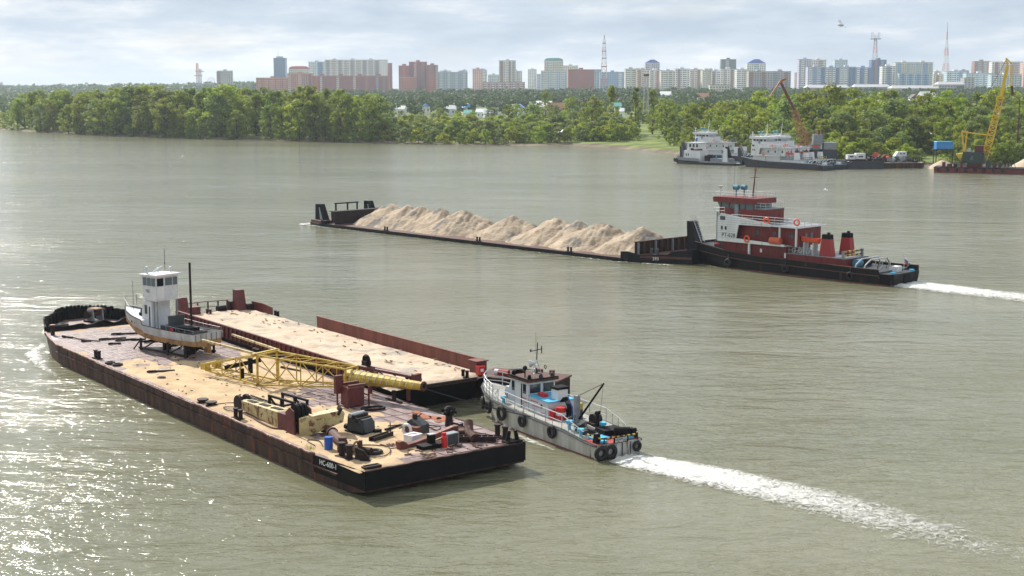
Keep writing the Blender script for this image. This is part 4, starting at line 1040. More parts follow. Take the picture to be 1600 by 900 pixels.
for x, y in ((5.0, 0.9), (5.0, -1.0), (5.4, 0.9)): MB().bar((x, y, 1.6), (x, y, 3.98), 0.09).build('wheelhouse_post', m_grey, t)
MB().tube((3.25, -1.0, 1.5), (3.25, -1.0, 7.05), 0.09, n=8).build('exhaust', m_rust_dark, t)
MB().tube((5.2, -0.1, 6.1), (5.2, -0.1, 8.1), 0.02, n=5).tube((5.2, -0.1, 6.9), (5.2, -0.1, 7.0), 0.05, n=6).build('antenna', m_wire, t)
MB().tube((9.3, 0, 2.8), (9.3, 0, 5.2), 0.018, n=5).build('jackstaff', m_wire, t)
for x, y, z, r in ((6.6, 0.6, 6.3, 0.16), (6.3, 0.75, 6.45, 0.15), (5.5, -0.9, 6.35, 0.14), (6.6, -0.5, 6.25, 0.12)): MB().tube((x, y, 6.05), (x, y, z), 0.05, n=6).ball((x + 0.05, y, z + 0.1), r, 8, 5).build('lamp', m_alu, t)
MB().bar((6.3, 0.2, 6.15), (5.9, -0.4, 6.6), 0.12).build('horn', m_alu, t)
MB().bx(1.2, 2.9, -0.9, 0.9, 1.42, 1.9).build('hatch_coaming', m_dgrey, t)
MB().bx(1.5, 2.6, -0.4, 0.7, 1.9, 2.2).tube((2.9, 0.9, 1.9), (2.9, 1.25, 1.9), 0.24, n=12).build('deck_gear', m_tar, t)
MB().tube((2.85, 1.26, 1.95), (2.85, 1.32, 1.95), 0.22, n=14).build('lifebuoy', m_red, t)
MB().bx(0.25, 1.1, -1.1, 1.1, 1.42, 1.56).build('stern_hatch', m_white_old, t)
for y in (-0.6, 0.6): MB().tube((9.6, y * 0.9, 2.6), (9.6, y * 0.9, 4.0), 0.035, n=6).build('bow_post', m_grey, t)
MB().path([(7.2, 1.3, 3.0), (8.6, 1.0, 3.35), (9.7, 0.55, 3.75)], 0.025, 5).path([(7.2, -1.3, 3.0), (8.6, -1.0, 3.35), (9.7, -0.55, 3.75)], 0.025, 5).build('bow_rail', m_grey, t)
MB().tube((7.7, -0.35, 2.9), (7.7, 0.35, 2.9), 0.25, n=10).bx(7.4, 8.0, -0.45, 0.45, 2.3, 2.8).build('windlass', m_tar, t)
for k in range(6): MB().bx(-0.03, -0.004, -1.3 + k * 0.5, -1.26 + k * 0.5, 1.3, 1.9).build('transom_rib', m_dgrey, t)
MB().prism([(-0.35, 0.35), (0.5, 0.35), (0.35, 1.05), (-0.3, 1.05)], 'y', 0.0, 0.08).build('rudder', m_boat_bottom, t)
for x in (7.6, 8.15): MB().tube((x, 0.98 - (x - 7.6) * 0.2, 2.12), (x, 1.16 - (x - 7.6) * 0.2, 2.12), 0.11, n=12).build('porthole', m_glass, t)
t = thing('boat_trestle', 'rusty steel trestle frame holding up the grounded boat', 'trestle', BF, 0, 0, DZ)
for x in (1.1, 3.2, 6.6):
    MB().bx(x - 0.09, x + 0.09, -1.5, 1.5, 0.62, 0.77 if x < 6 else 0.72).build('bunk', m_rust_dark, t)
    for y in (-1.4, 1.4): MB().bx(x - 0.07, x + 0.07, y - 0.07, y + 0.07, 0, 1.0).build('leg', m_rust_dark, t)
    MB().bar((x, -1.4, 0.05), (x, 0.2, 0.62), 0.08).bar((x, 1.4, 0.05), (x, -0.2, 0.62), 0.08).build('brace', m_rust_dark, t)
for y in (-1.4, 1.4):
    MB().bx(0.9, 6.8, y - 0.06, y + 0.06, 0.12, 0.26).build('runner', m_rust_dark, t)
    MB().bar((3.2, y, 0.2), (1.1, y, 0.9), 0.07).bar((6.6, y, 0.9), (7.4, y * 1.1, 0.0), 0.08).build('brace', m_rust_dark, t)
MB().bx(2.0, 2.4, -0.3, 0.3, 0.0, 0.75).build('keel_block', m_tar, t); MB().bx(5.0, 5.3, -0.3, 0.3, 0, 0.68).build('keel_block', m_tar, t)

# ------------------------------------------------------------------ empty sand barge alongside
EL, EW, EZ = 40.0, 4.35, 1.75
t = thing('sand_barge', 'empty maroon barge with a thin layer of sand, moored beyond the junk barge', 'barge', EB)
top = [(0.0, 2.6), (2.2, EW)] + [(x, EW) for x in range(6, 34, 4)] + [(36, EW), (39.5, 3.6), (40.2, 2.6), (40.2, -2.6), (39.5, -3.6), (36, -EW)] + [(x, -EW) for x in range(34, 5, -4)] + [(2.2, -EW), (0.0, -2.6)]
mb = outline_hull(MB(), top, EZ, lambda x, y: 0.1 if x < 1 else -0.6, lambda x, y: (x + (1.6 if x < 1 else (-1.0 if x > 39 else 0)), y * 0.98)); mb.build('hull', m_tar, t)
MB().prism(top, 'z', EZ - 0.02, EZ + 0.01).build('deck', m_rust, t)
mb = MB(); mb.bx(2.3, 36, EW - 0.16, EW - 0.08, EZ, EZ + 0.95).bx(2.3, 36, EW - 0.2, EW - 0.02, EZ + 0.95, EZ + 1.03); mb.build('coaming', m_maroon, t)
rib = MB().bx(-0.04, 0.04, 0, 0.10, 0, 0.93).mesh('rib', m_maroon)
for k in range(44):
    o = bpy.data.objects.new('rib', rib); COL.objects.link(o); o.parent = t; o.location = (2.6 + k * 0.77, EW - 0.078, EZ)
mb = MB(); mb.bx(1.6, 26.2, -EW + 0.08, -EW + 0.16, EZ, EZ + 0.95).bx(1.6, 26.2, -EW + 0.02, -EW + 0.2, EZ + 0.95, EZ + 1.03); mb.build('coaming', m_oxide, t)
o = MB().prism([(1.2, EZ), (2.1, EZ), (2.1, EZ + 1.0), (1.2, EZ + 1.0)], 'y', -EW + 0.12, -EW + 1.0).build('end_box', m_maroon, t)
MB().bx(1.1, 2.2, -EW, -EW + 1.1, EZ + 1.0, EZ + 1.06).build('box_lid', m_oxide, t)
MB().prism([(0.02, -2.6), (0.02, 2.6), (2.2, EW), (2.2, EW - 0.1), (0.12, 2.5), (0.12, -2.5)], 'z', EZ + 0.01, EZ + 0.2).build('stern_coaming', m_rust_dark, t)
def knee(t, x, y, mat, h=2.0):
    MB().prism([(x - 0.9, EZ), (x + 0.5, EZ), (x + 0.35, EZ + h), (x - 0.35, EZ + h)], 'y', y - 0.4, y + 0.4).build('push_knee', mat, t)
    for k in range(3): MB().bx(x - 0.62 + k * 0.13, x - 0.55 + k * 0.13, y - 0.22, y + 0.22, EZ + 0.3 + k * 0.55, EZ + 0.62 + k * 0.55).build('opening', m_tar, t)
knee(t, 38.9, 2.6, m_maroon, 1.7); knee(t, 38.7, -2.9, m_maroon, 2.0)
MB().bx(38.4, 39.6, 1.0, 2.1, EZ, EZ + 0.8).build('locker', m_maroon, t); MB().bx(37.8, 38.4, -3.9, -3.3, EZ, EZ + 0.7).bx(39.2, 40.0, -3.4, -2.3, EZ, EZ + 0.85).build('locker', m_rust_dark, t)
mb = MB()
mb.loft([[(x, -y, EZ), (x, -y, EZ + h), (x - 0.08, -y + 0.08, EZ + h), (x - 0.08, -y + 0.08, EZ)] for x, y, h in ((38.2, 4.0, 0.9), (36.6, EW - .05, 0.85), (34.6, EW - .05, 0.7))]); mb.build('bow_bulwark', m_maroon, t)
MB().path([(39.5, 2.0, EZ + 1.0), (39.7, 0.0, EZ + 1.0), (39.4, -2.2, EZ + 1.0)], 0.04, 6).path([(39.5, 2.0, EZ + 0.5), (39.7, 0.0, EZ + 0.5), (39.4, -2.2, EZ + 0.5)], 0.025, 5).build('rail', m_maroon, t)
for y in (1.8, 0.8, -0.2, -1.2, -2.1): MB().bx(39.4, 39.55, y - 0.05, y + 0.05, EZ, EZ + 1.0).build('stanchion', m_maroon, t)
MB().tube((38.6, -0.7, EZ + 0.35), (38.6, -1.5, EZ + 0.35), 0.33, n=12).bx(38.3, 38.9, -1.6, -0.6, EZ, EZ + 0.15).build('winch', m_tar, t)
for x, y, lab in ((33.2, -3.95, 'small dark bollard on the bare edge of the empty sand barge'), (1.3, 2.3, 'dark double bollard at the stern edge of the empty sand barge'), (1.0, -2.2, 'rusty double bollard by the tug end of the empty sand barge')):
    bollard_pair(lab, x, y, 0, 0.85, EB, EZ, m_tar)
bollard_pair('rusty double bollard among the bow gear of the empty sand barge', 38.0, 0.4, 0.2, 0.8, EB, EZ)
def eb_sand(x, y):
    edge = min(EW - 0.2 - abs(y), x - 0.9, 39.0 - x)
    z = 0.16 + 0.10 * fbm(x * 0.5, y * 0.6, 7) + 0.05 * fbm(x * 1.7, y * 1.7, 3)
    rut = 0.10 * max(0, mnoise.noise((x * 1.3, y * 2.4, 5)) - 0.15)
    if y < -3.4 and x < 27: z += 0.22 * (-3.4 - y) * (0.6 + fbm(x * 1.2, 0, 2))
    return EZ + max(-0.05, min(z - rut * 1.6, edge * 0.5))
sand_sheet('sand', 'pale trampled sand left on the empty barge deck', EB, 0.6, 39.2, -4.2, 4.2, 0.2, eb_sand, m_sand2)
deb = MB()
for k in range(60):
    x = random.uniform(1, 38); y = -3.9 + abs(random.gauss(0, 2.2))
    if y > 4: continue
    deb.box((x, y, EZ + 0.22), (random.uniform(0.1, 0.6), random.uniform(0.04, 0.12), 0.05), rz=random.uniform(-0.5, 0.5))
tag(place(deb.build('sand_debris', m_wood), EB), 'dark driftwood bits on the empty barge sand', 'debris', kind='stuff')
t = thing('red_bucket', 'red fire bucket box with a white label at the empty barge stern', 'bucket', EB, 0.9, -3.45, EZ)
MB().prism([(-0.22, -0.24), (0.22, -0.24), (0.22, 0.24), (-0.22, 0.24)], 'z', 0.15, 0.7).build('box', m_red, t); MB().bx(-0.26, 0.26, -0.29, 0.29, 0.7, 0.76).build('rim', m_red, t)
MB().bx(-0.236, -0.222, -0.13, 0.13, 0.38, 0.58).build('label_plate', m_white, t); MB().bx(-0.12, 0.12, -0.12, 0.12, 0, 0.15).build('stand', m_rust_dark, t)
cable('long wire rope from the yellow jib ring to the small tug bow', [(11.0, -5.6, 1.35), (9.0, -6.8, .9), (6.6, -8.2, .45), (4.4, -9.4, .15)], 0.035)
# ------------------------------------------------------------------ pusher tug (used for the red one and the white ones moored behind)
def ship_hull(mb, secs):
    """secs: x, half-beam at rail, rail z, half-beam at waterline -> closed shell down to z=-0.5."""
    rows = []
    for x, hb, z, wb, xo in secs:
        rows.append([(x, -hb, z), (x, -hb * 0.4 - wb * 0.6, z * 0.45), (x + xo, -wb, -0.5), (x + xo, wb, -0.5), (x, hb * 0.4 + wb * 0.6, z * 0.45), (x, hb, z)])
    return mb.loft(rows)
def rail_run(t, pts, h, mat, n_mid=1, r=0.03, name='rail'):
    for k in range(n_mid + 1):
        z = h * (k + 1) / (n_mid + 1)
        MB().path([(p[0], p[1], p[2] + z) for p in pts], r, 5).build(name, mat, t)
    for p in pts: MB().tube((p[0], p[1], p[2]), (p[0], p[1], p[2] + h), r, n=5).build('stanchion', mat, t)
def dense(pts, step):
    P = []
    for a, b in zip(pts[:-1], pts[1:]):
        a = Vector(a); b = Vector(b); n = max(1, round((b - a).length / step)); P += [tuple(a.lerp(b, i / n)) for i in range(n)]
    return P + [tuple(pts[-1])]
def pusher(label, frame, x0, y0, hullm, housem, upperm, funm, funtop, detail=True, lettering=None, z=0.0, lifeboat=True):
    t = thing('pusher_tug', label, 'tug', frame, x0, y0, z)
    secs = [(-0.6, 2.7, 1.3, 2.4, 0.25), (-0.2, 3.2, 1.3, 2.8, 0.2), (0.9, 3.4, 1.3, 3.2, 0), (0.95, 3.42, 1.75, 3.2, 0), (4, 3.5, 1.75, 3.35, 0), (11, 3.5, 1.86, 3.35, 0), (18, 3.45, 1.9, 3.2, 0), (23, 3.3, 2.2, 2.9, -0.4), (26, 3.05, 2.6, 2.4, -1.0), (28.2, 2.7, 2.85, 1.7, -1.8)]
    ship_hull(MB(), secs).build('hull', hullm, t)
    for s in (-1, 1):
        MB().path([(x, s * (0.45 * hb + 0.55 * wb + 0.14), 0.62 * z_) for x, hb, z_, wb, xo in secs if x > 0.5], 0.07, 5).build('rubbing_strake', m_rust if detail else hullm, t)
        MB().path([(x + xo * 0.9, s * (wb + 0.03), 0.02) for x, hb, z_, wb, xo in secs if x > -0.3], 0.09, 4).build('boot_top', m_boot_red, t)
    MB().loft([[(x, -hb + 0.12, z_ - 0.25 if x > 0.92 else z_ + 0.012), (x, hb - 0.12, z_ - 0.25 if x > 0.92 else z_ + 0.012)] for x, hb, z_, wb, xo in secs], caps=False).build('deck', m_dgrey, t)
    for s in (-1, 1): MB().path([(x, s * (hb - 0.02), z_ + 0.02) for x, hb, z_, wb, xo in secs if x > 0.92], 0.055, 5).build('cap_rail', m_rust if detail else m_alu, t)
    # push knees with ladder
    MB().prism([(28.0, 1.2), (29.9, 1.4), (30.05, 5.3), (29.35, 5.3), (28.2, 1.9)], 'y', 0.7, 2.1).build('push_knee', hullm, t)
    MB().prism([(27.9, 0.3), (29.0, 1.2), (29.0, 2.3), (27.9, 2.5)], 'y', -2.6, 2.6).build('bow_plate', hullm, t)
    for y in (1.25, 1.85): MB().bar((27.8, y, 2.7), (29.45, y, 6.1), 0.06).build('ladder_rail', m_alu, t)
    for k in range(11): MB().tube((27.9 + k * 0.14, 1.25, 2.95 + k * 0.29), (27.9 + k * 0.14, 1.85, 2.95 + k * 0.29), 0.02, n=4).build('ladder_rung', m_alu, t)
    # lower house
    MB().bx(14.3, 24.0, -2.55, 2.55, 1.5, 3.3).build('lower_house', housem, t)
    if detail:
        for x in np.arange(14.5, 24.0, 0.45): MB().bx(x, x + 0.05, 2.552, 2.575, 1.6, 3.25).build('stiffener', housem, t)
    MB().bx(14.2, 24.3, -3.1, 3.0, 3.3, 3.42).build('boat_deck', upperm, t)
    # white side screen
    scr = [(24.3, 3.3), (24.3, 6.25), (23.8, 6.8), (16.2, 5.9), (16.2, 5.58), (21.05, 5.50), (21.4, 3.80), (14.2, 3.56), (14.2, 3.3)]
    for s in (-1, 1): MB().prism(scr, 'y', s * 3.0 + (0.002 if s > 0 else -0.1), s * 3.0 + (0.1 if s > 0 else -0.002)).build('side_screen', upperm, t)
    if detail:
        for z_ in np.arange(3.75, 6.6, 0.28): MB().bx(21.5 if z_ < 5.5 else 24.2 - max(0.4, (6.75 - z_) * 7.2), 24.25, 3.102, 3.108, z_, z_ + 0.03).build('plank_line', m_grey, t)
    MB().bx(24.0, 24.3, -3.0, 3.0, 3.42, 6.2).build('front_screen', upperm, t)
    MB().bx(12.7, 24.0, -2.3, 2.2, 3.42, 5.6).build('upper_house', housem, t)
    MB().prism([(12.4, 5.6), (23.9, 5.62), (23.9, 5.76), (12.4, 5.74)], 'y', -3.0, 3.0).build('roof_deck', upperm, t)
    MB().bx(12.55, 23.7, -2.85, 2.85, 5.765, 5.785).build('roof_sheet', m_grey, t)
    for x in (12.6, 15.0): MB().bx(x, x + 0.18, 2.7, 2.9, 3.42, 5.6).build('pillar', upperm, t)
    MB().bx(19.4, 19.65, 2.75, 2.95, 1.8, 3.3).build('pillar', upperm, t)
    for x0_, x1_, z0_, z1_ in ((23.1, 23.9, 5.95, 6.42), (23.45, 23.75, 4.75, 5.2), (22.85, 23.15, 4.75, 5.2)): MB().bx(x0_, x1_, 3.105, 3.12, z0_, z1_).build('window', m_glass, t)
    for x in (13.5, 16.0, 18.5): MB().bx(x, x + 0.5, 2.205, 2.23, 4.3, 4.9).build('window', m_glass, t)
    MB().bx(17.2, 17.9, 2.205, 2.24, 3.45, 5.2).build('door', upperm if not detail else m_tug_red, t)
    for x in (13.2, 14.3): MB().bx(12.66, 12.695, -0.8 + (x - 13), -0.3 + (x - 13), 4.2, 4.9).build('window', m_glass2, t)
    # wheelhouse
    MB().prism([(17.9, 5.76), (25.0, 5.76), (25.0, 7.3), (20.9, 7.3), (17.9, 7.45)], 'y', -1.9, 1.9).build('wheelhouse_base', housem, t)
    MB().prism([(19.7, 7.3), (25.0, 7.3), (25.45, 8.05), (19.7, 8.05)], 'y', -1.75, 1.75).build('wheelhouse', m_glass2 if detail else upperm, t)
    for x in (19.72, 21.0, 22.3, 23.5, 24.75):
        for s in (-1, 1): MB().bx(x, x + 0.14, s * 1.75 - 0.05, s * 1.75 + 0.05, 7.3, 8.05).build('window_post', housem, t)
    if not detail:
        for x in (19.95, 21.25, 22.55, 23.75): MB().bx(x, x + 0.9, 1.755, 1.775, 7.4, 7.95).build('window', m_glass, t)
    for y in (-1.7, -0.6, 0.5, 1.55): MB().bar((25.02, y, 7.3), (25.47, y, 8.05), 0.12).build('window_post', housem, t)
    MB().bx(22.0, 22.6, 1.905, 1.95, 5.85, 7.9).build('wheelhouse_door', m_grey, t)
    MB().prism([(19.3, 8.05), (25.75, 8.05), (25.85, 8.6), (25.5, 8.72), (19.3, 8.72)], 'y', -2.2, 2.2).build('visor_roof', housem, t)
    MB().bx(17.85, 19.6, -1.95, 1.95, 7.451, 7.52).build('aft_platform', m_grey, t)
    # roof gear
    MB().tube((21.3, 0, 8.7), (20.9, 0, 12.7), 0.11, 0.06, 8).build('mast', m_boot_red if detail else upperm, t)
    MB().bar((21.0, -0.9, 11.2), (21.0, 0.9, 11.2), 0.07).bar((20.95, -0.4, 12.0), (20.95, 0.4, 12.15), 0.05).build('crosstree', m_boot_red if detail else upperm, t)
    MB().tube((21.6, 0.0, 8.72), (21.6, 0, 9.15), 0.38, 0.3, 12).build('mast_step', m_white, t)
    MB().tube((25.4, 1.2, 8.72), (25.4, 1.2, 9.7), 0.09, n=8).tube((25.4, 1.2, 9.7), (25.4, 1.2, 10.05), 0.14, 0.3, 12).build('radar_dome', m_white, t)
    for x, y in ((23.4, 0.6), (22.8, -0.2)):
        MB().tube((x, y, 8.72), (x, y, 9.6), 0.08, n=8).build('lamp_post', m_teal, t)
        MB().tube((x - 0.3, y, 9.85), (x + 0.35, y, 9.9), 0.32, n=14).build('searchlight', m_teal, t)
    MB().tube((25.3, -1.4, 8.7), (25.3, -1.4, 12.2), 0.018, n=4).tube((19.6, 1.6, 8.7), (19.6, 1.6, 10.9), 0.015, n=4).build('whip_antenna', m_wire, t)
    rail_run(t, dense([(25.6, 2.05, 8.72), (19.5, 2.05, 8.72)], 1.5), 0.6, m_alu, 1, 0.022)
    rail_run(t, dense([(25.6, -2.05, 8.72), (19.5, -2.05, 8.72), (19.5, 2.05, 8.72)], 1.5), 0.6, m_alu, 1, 0.022)
    rail_run(t, dense([(22.3, 2.9, 5.76), (12.5, 2.9, 5.76), (12.5, -2.9, 5.76)], 1.6), 0.95, m_alu, 2 if detail else 1, 0.025)
    rail_run(t, dense([(25.0, 2.9, 6.6), (23.4, 2.9, 6.7)], 0.8), 0.8, m_alu, 1, 0.025)
    rail_run(t, dense([(19.5, 1.85, 7.52), (17.95, 1.85, 7.52), (17.95, -1.85, 7.52)], 0.9), 0.7, m_alu, 1, 0.022)
    rail_run(t, dense([(20.8, 2.95, 3.42), (14.3, 2.95, 3.42)], 1.6), 0.8, m_rust if detail else m_alu, 1, 0.02)
    MB().tube((17.0, 0.2, 5.76), (17.0, 0.2, 7.5), 0.12, n=8).build('vent_pipe', m_boot_red if detail else upperm, t)
    def ring(x, y, z_): MB().torus((x, y, z_), 0.36, 0.1, 'y', 18, 6).build('lifebuoy', m_orange, t, smooth=True)
    ring(16.9, 3.0, 6.25); ring(12.6, 2.9, 6.35); ring(19.7, 3.16, 3.85)
    if detail: MB().tube((16.2, 3.1, 3.95), (14.7, 3.1, 3.95), 0.42, n=14).torus((15.45, 3.1, 3.95), 0.43, 0.03, 'x', 14, 5).build('liferaft', M('raft_cover', lin(200, 96, 70), 0.7), t, smooth=False)
    # engine casing
    MB().bx(6.0, 14.28, -2.4, 2.4, 1.5, 2.45).build('engine_casing', housem, t)
    MB().bx(5.9, 14.25, -2.45, 2.45, 2.45, 2.52).build('casing_top', m_grey, t)
    for sx, y in ((9.9, 1.55), (9.35, -1.75)):
        f = MB(); taper = [(sx, y - 0.52, y + 0.52, sx - 1.6, 2.52), (sx - 0.2, y - 0.40, y + 0.40, sx - 1.35, 4.55), (sx - 0.24, y - 0.37, y + 0.37, sx - 1.3, 5.08)]
        def rect(q): return [(q[0], q[1], q[4]), (q[0], q[2], q[4]), (q[3], q[2], q[4]), (q[3], q[1], q[4])]
        fo = MB().loft([rect(taper[0]), rect(taper[1])], closed=True).build('funnel', funm, t)
        MB().loft([rect(taper[1]), rect(taper[2])], closed=True).build('funnel_top', funtop, fo)
        MB().tube((sx - 0.9, y, 5.05), (sx - 0.95, y, 5.3), 0.2, n=10).build('exhaust', m_tar, fo)
    for k in range(7): MB().torus((13.6 - k * 0.5, 1.9 - (k % 2) * 0.5, 2.85), 0.26, 0.05, 'y', 12, 5).bar((13.6 - k * 0.5, 1.9, 2.52), (13.4 - k * 0.5, 1.7, 3.4), 0.06).build('deck_fitting', m_alu, t)
    rail_run(t, dense([(14.0, 2.35, 2.52), (10.6, 2.35, 2.52)], 0.9), 0.8, m_alu, 1, 0.022)
    if lifeboat:
        lb = MB()
        lb.loft([[(x, -0.75 * w, 0.55 * u), (x, -0.55 * w, 0.1), (x, 0, 0.0 - 0.05 * w), (x, 0.55 * w, 0.1), (x, 0.75 * w, 0.55 * u)] for x, w, u in ((0, 0.75, 1.0), (1.0, 1, 0.92), (2.4, 0.95, 0.95), (3.2, 0.5, 1.15), (3.55, 0.06, 1.3))])
        o = lb.build('lifeboat', m_orange, t); o.location = (10.15, 1.75, 4.0); o.scale = (0.72, 0.8, 0.9)
        MB().bx(0.1, 3.0, -0.45, 0.45, 0.36, 0.47).build('thwart', m_red, o)
        for x in (10.7, 12.0): MB().bx(x - 0.08, x + 0.08, 1.3, 2.2, 2.52, 4.0).build('boat_chock', m_alu, t)
        MB().tube((11.4, 1.0, 2.5), (11.4, 1.0, 5.6), 0.07, n=6).build('davit', m_boot_red, t)
    # aft working deck
    for y in (2.0, -2.0): MB().bx(6.5, 6.75, y - 0.12, y + 0.12, 1.4, 3.35).build('gantry_post', m_grey, t)
    for z_ in (2.75, 3.2):
        for k in range(8): MB().bx(6.52, 6.73, -1.88 + k * 0.47, -1.88 + (k + 1) * 0.47, z_ - 0.1, z_ + 0.1).build('gantry_beam', m_yellow if k % 2 else m_dgrey, t)
    for x in (4.6, 3.4):
        MB().path([(x, 2.7, 1.3), (x - 0.1, 2.5, 2.0), (x - 0.3, 1.7, 2.6), (x - 0.3, -1.7, 2.6), (x - 0.1, -2.5, 2.0), (x, -2.7, 1.3)], 0.09, 7).build('towing_arch', m_alu, t)
    for y in (-1.0, 0.9): MB().tube((5.3, y - 0.45, 1.95), (5.3, y + 0.45, 1.95), 0.5, n=14).build('winch_drum', m_teal if y > 0 else m_rust_dark, t)
    MB().bx(4.9, 5.9, -1.8, 1.8, 1.3, 1.55).build('winch_bed', m_dgrey, t)
    for k in range(5): MB().bar((2.4 + 0.2 * k, -1.6 + k * 0.7, 1.3), (2.6, -1.4 + k * 0.7, 2.4), 0.08).build('deck_gear', m_rust if k % 2 else m_alu, t)
    MB().path([(1.7, 2.7, 1.3), (1.0, 2.5, 2.1), (0.4, 1.2, 2.15)], 0.07, 6).path([(1.2, -2.7, 1.3), (0.5, -2.4, 2.1), (0.2, -1.2, 2.2)], 0.07, 6).build('stern_arch', m_grey, t)
    MB().bx(0.4, 1.3, -0.6, 0.6, 1.31, 1.95).build('stern_hatch', m_white, t)
    MB().prism([(-0.5, 1.31), (0.9, 1.31), (0.9, 1.95), (-0.5, 1.95)], 'y', -2.75, -2.6).build('stern_bulwark', hullm, t)
    for y in (2.2, -1.9): MB().tube((-0.1, y, 1.31), (-0.1, y, 1.5), 0.3, n=12).build('stern_fitting', m_sky, t)
    if detail:
        MB().bx(-0.66, -0.62, -0.7, 0.7, 0.2, 1.15).build('stern_recess', m_tar, t)
        st = MB().tube((0.0, -0.3, 1.3), (-0.05, -0.3, 3.3), 0.03, n=5).build('flagstaff', m_alu, t)
        for k, mt in enumerate((m_white, m_blue, m_red)):
            MB().loft([[(-0.07 - 0.12 * q, -0.3 + 0.1 * math.sin(q * 1.6), 3.15 - k * 0.24 - 0.10 * q), (-0.07 - 0.12 * q, -0.3 + 0.1 * math.sin(q * 1.6), 2.92 - k * 0.24 - 0.10 * q)] for q in range(5)], caps=False).build('flag_stripe', mt, st)
        for x in (22.2, 13.6, 4.6):
            MB().torus((x, 3.58, 0.75), 0.36, 0.16, 'y', 18, 8).build('tyre_fender', m_rubber, t, smooth=True); MB().tube((x, 3.56, 1.05), (x, 3.53, 1.8), 0.03, n=5).build('fender_rope', m_rope, t)
        MB().bx(14.25, 14.5, 2.56, 2.59, 1.9, 2.5).build('notice', m_white, t); MB().bx(17.8, 18.1, 2.56, 2.59, 2.3, 2.75).build('notice', m_white, t)
        MB().ball((25.2, 1.8, 2.75), 0.35, 10, 6, (1.4, 1, 0.6)).build('red_tarp', m_red, t)
        MB().bx(24.4, 25.6, 0.2, 2.0, 2.2, 3.3).build('anchor_windlass', m_dgrey, t)
        MB().tube((24.45, 2.95, 3.4), (24.45, 2.95, 6.9), 0.13, n=8).build('vent_pipe', m_grey, t)
    if lettering: text('lettering', lettering, 0.72, m_text_black, t, (22.55, 3.112, 4.1), (PI / 2, 0, PI))
    return t
pusher('dark red and white river tug pushing the loaded sand barge', PTF, 0, 0, m_black, m_tug_red, m_white, M('funnel_red', lin(152, 42, 40), 0.5), m_tar, True, 'PT-628')

# ------------------------------------------------------------------ loaded sand barge
t = thing('loaded_barge', 'long low dark barge heaped with sand, pushed by the red tug', 'barge', SBF)
HB = 6.75
top = [(-2.0, 2.4), (5.2, HB - 0.3), (6.0, HB)] + [(x, HB) for x in range(12, 70, 6)] + [(72, HB), (75.6, HB - 0.8), (76.4, HB - 2.0), (76.4, -HB + 2.0), (75.6, -HB + 0.8), (72, -HB)] + [(x, -HB) for x in range(66, 11, -6)] + [(6.0, -HB), (5.2, -HB + 0.3), (-2.0, -2.4)]
outline_hull(MB(), top, 0.40, lambda x, y: -0.6, lambda x, y: (x, y)).build('hull', m_black, t)
MB().prism(top, 'z', 0.39, 0.43).build('deck', m_rust, t)
for s in (-1, 1): MB().bx(6.0, 72.0, s * HB - 0.09, s * HB + 0.05, 0.22, 0.5).build('rubbing_strake', m_black, t)
# stern block
st = [(6.1, HB - 0.1), (5.2, HB - 0.35), (-2.2, 2.5), (-2.2, -2.5), (5.2, -HB + 0.35), (6.1, -HB + 0.1)]
mb = MB()
for s in (-1, 1):
    A = [(6.1, HB), (5.2, HB - 0.28), (3.6, HB - 1.2), (0.6, HB - 2.9), (0.1, HB - 3.1), (-2.2, 2.5)]
    H_ = [1.35, 1.40, 0.95, 1.2, 1.55, 1.9]
    A = [(x, s * y) for x, y in A]
    mb.loft([[(x, y, -0.5), (x, y, h), (x + 0.06, y - s * 0.12, h), (x + 0.06, y - s * 0.12, -0.5)] for (x, y), h in zip(A, H_)])
mb.bx(-2.25, -2.1, -2.5, 2.5, -0.5, 1.9)
mb.build('stern_shell', m_black, t)
MB().prism(st, 'z', 0.6, 0.9).build('stern_deck', m_rust, t)
sc = MB().bx(4.9, 5.05, -5.6, 5.2, 0.9, 2.5).build('stern_coaming', m_rust_dark, t)
for k in range(10): MB().bx(4.6, 4.9, -5.5 + k * 1.14, -5.35 + k * 1.14, 0.9, 2.45).build('bracket', m_rust if k % 3 else m_grey, sc)
MB().bx(4.8, 5.15, -5.6, 5.2, 2.5, 2.58).build('cap_rail', m_rust, sc)
text('lettering', '293', 0.55, m_text_white, t, (1.9, 4.72, 0.55), (PI / 2, 0, PI + 0.52))
# bow gear
MB().prism([(71.5, HB - 0.1), (75.5, HB - 0.9), (76.3, HB - 2.1), (76.3, -HB + 2.1), (75.5, -HB + 0.9), (71.5, -HB + 0.1)], 'z', 0.43, 0.85).build('bow_deck', m_rust, t)
bh = MB().bx(68.8, 68.95, -5.9, 5.9, 0.43, 2.45).build('bow_bulkhead', m_rust_dark, t)
MB().bx(68.7, 70.2, -5.9, 5.9, 2.451, 2.52).build('bulkhead_cap', m_tar, bh); MB().bx(68.95, 70.0, 5.6, 5.75, 0.86, 2.4).build('bulkhead_end', m_rust_dark, bh)
for s in (-1, 1):
    k_ = MB().prism([(72.2, 0.85), (74.8, 0.85), (74.7, 3.4), (73.5, 3.4)], 'y', s * 5.0 - 0.5, s * 5.0 + 0.5).build('push_knee', m_tar, t)
    MB().prism([(72.75, 0.9), (73.5, 0.9), (73.75, 2.9), (73.55, 2.9)], 'y', s * 5.0 - 0.505, s * 5.0 + 0.505).build('gap', m_grey, k_)
for y in (-2.6, -0.6, 1.8): MB().bx(74.0, 74.2, y - 0.1, y + 0.1, 0.86, 3.2).build('frame_post', m_tar, t)
MB().bx(73.95, 74.25, -2.8, 2.0, 3.2, 3.4).build('frame_beam', m_tar, t)
for y in (-1.6, -1.0, 1.0): MB().tube((72.5, y, 0.86), (72.5, y, 2.2), 0.2, n=8).build('mooring_post', m_tar, t)
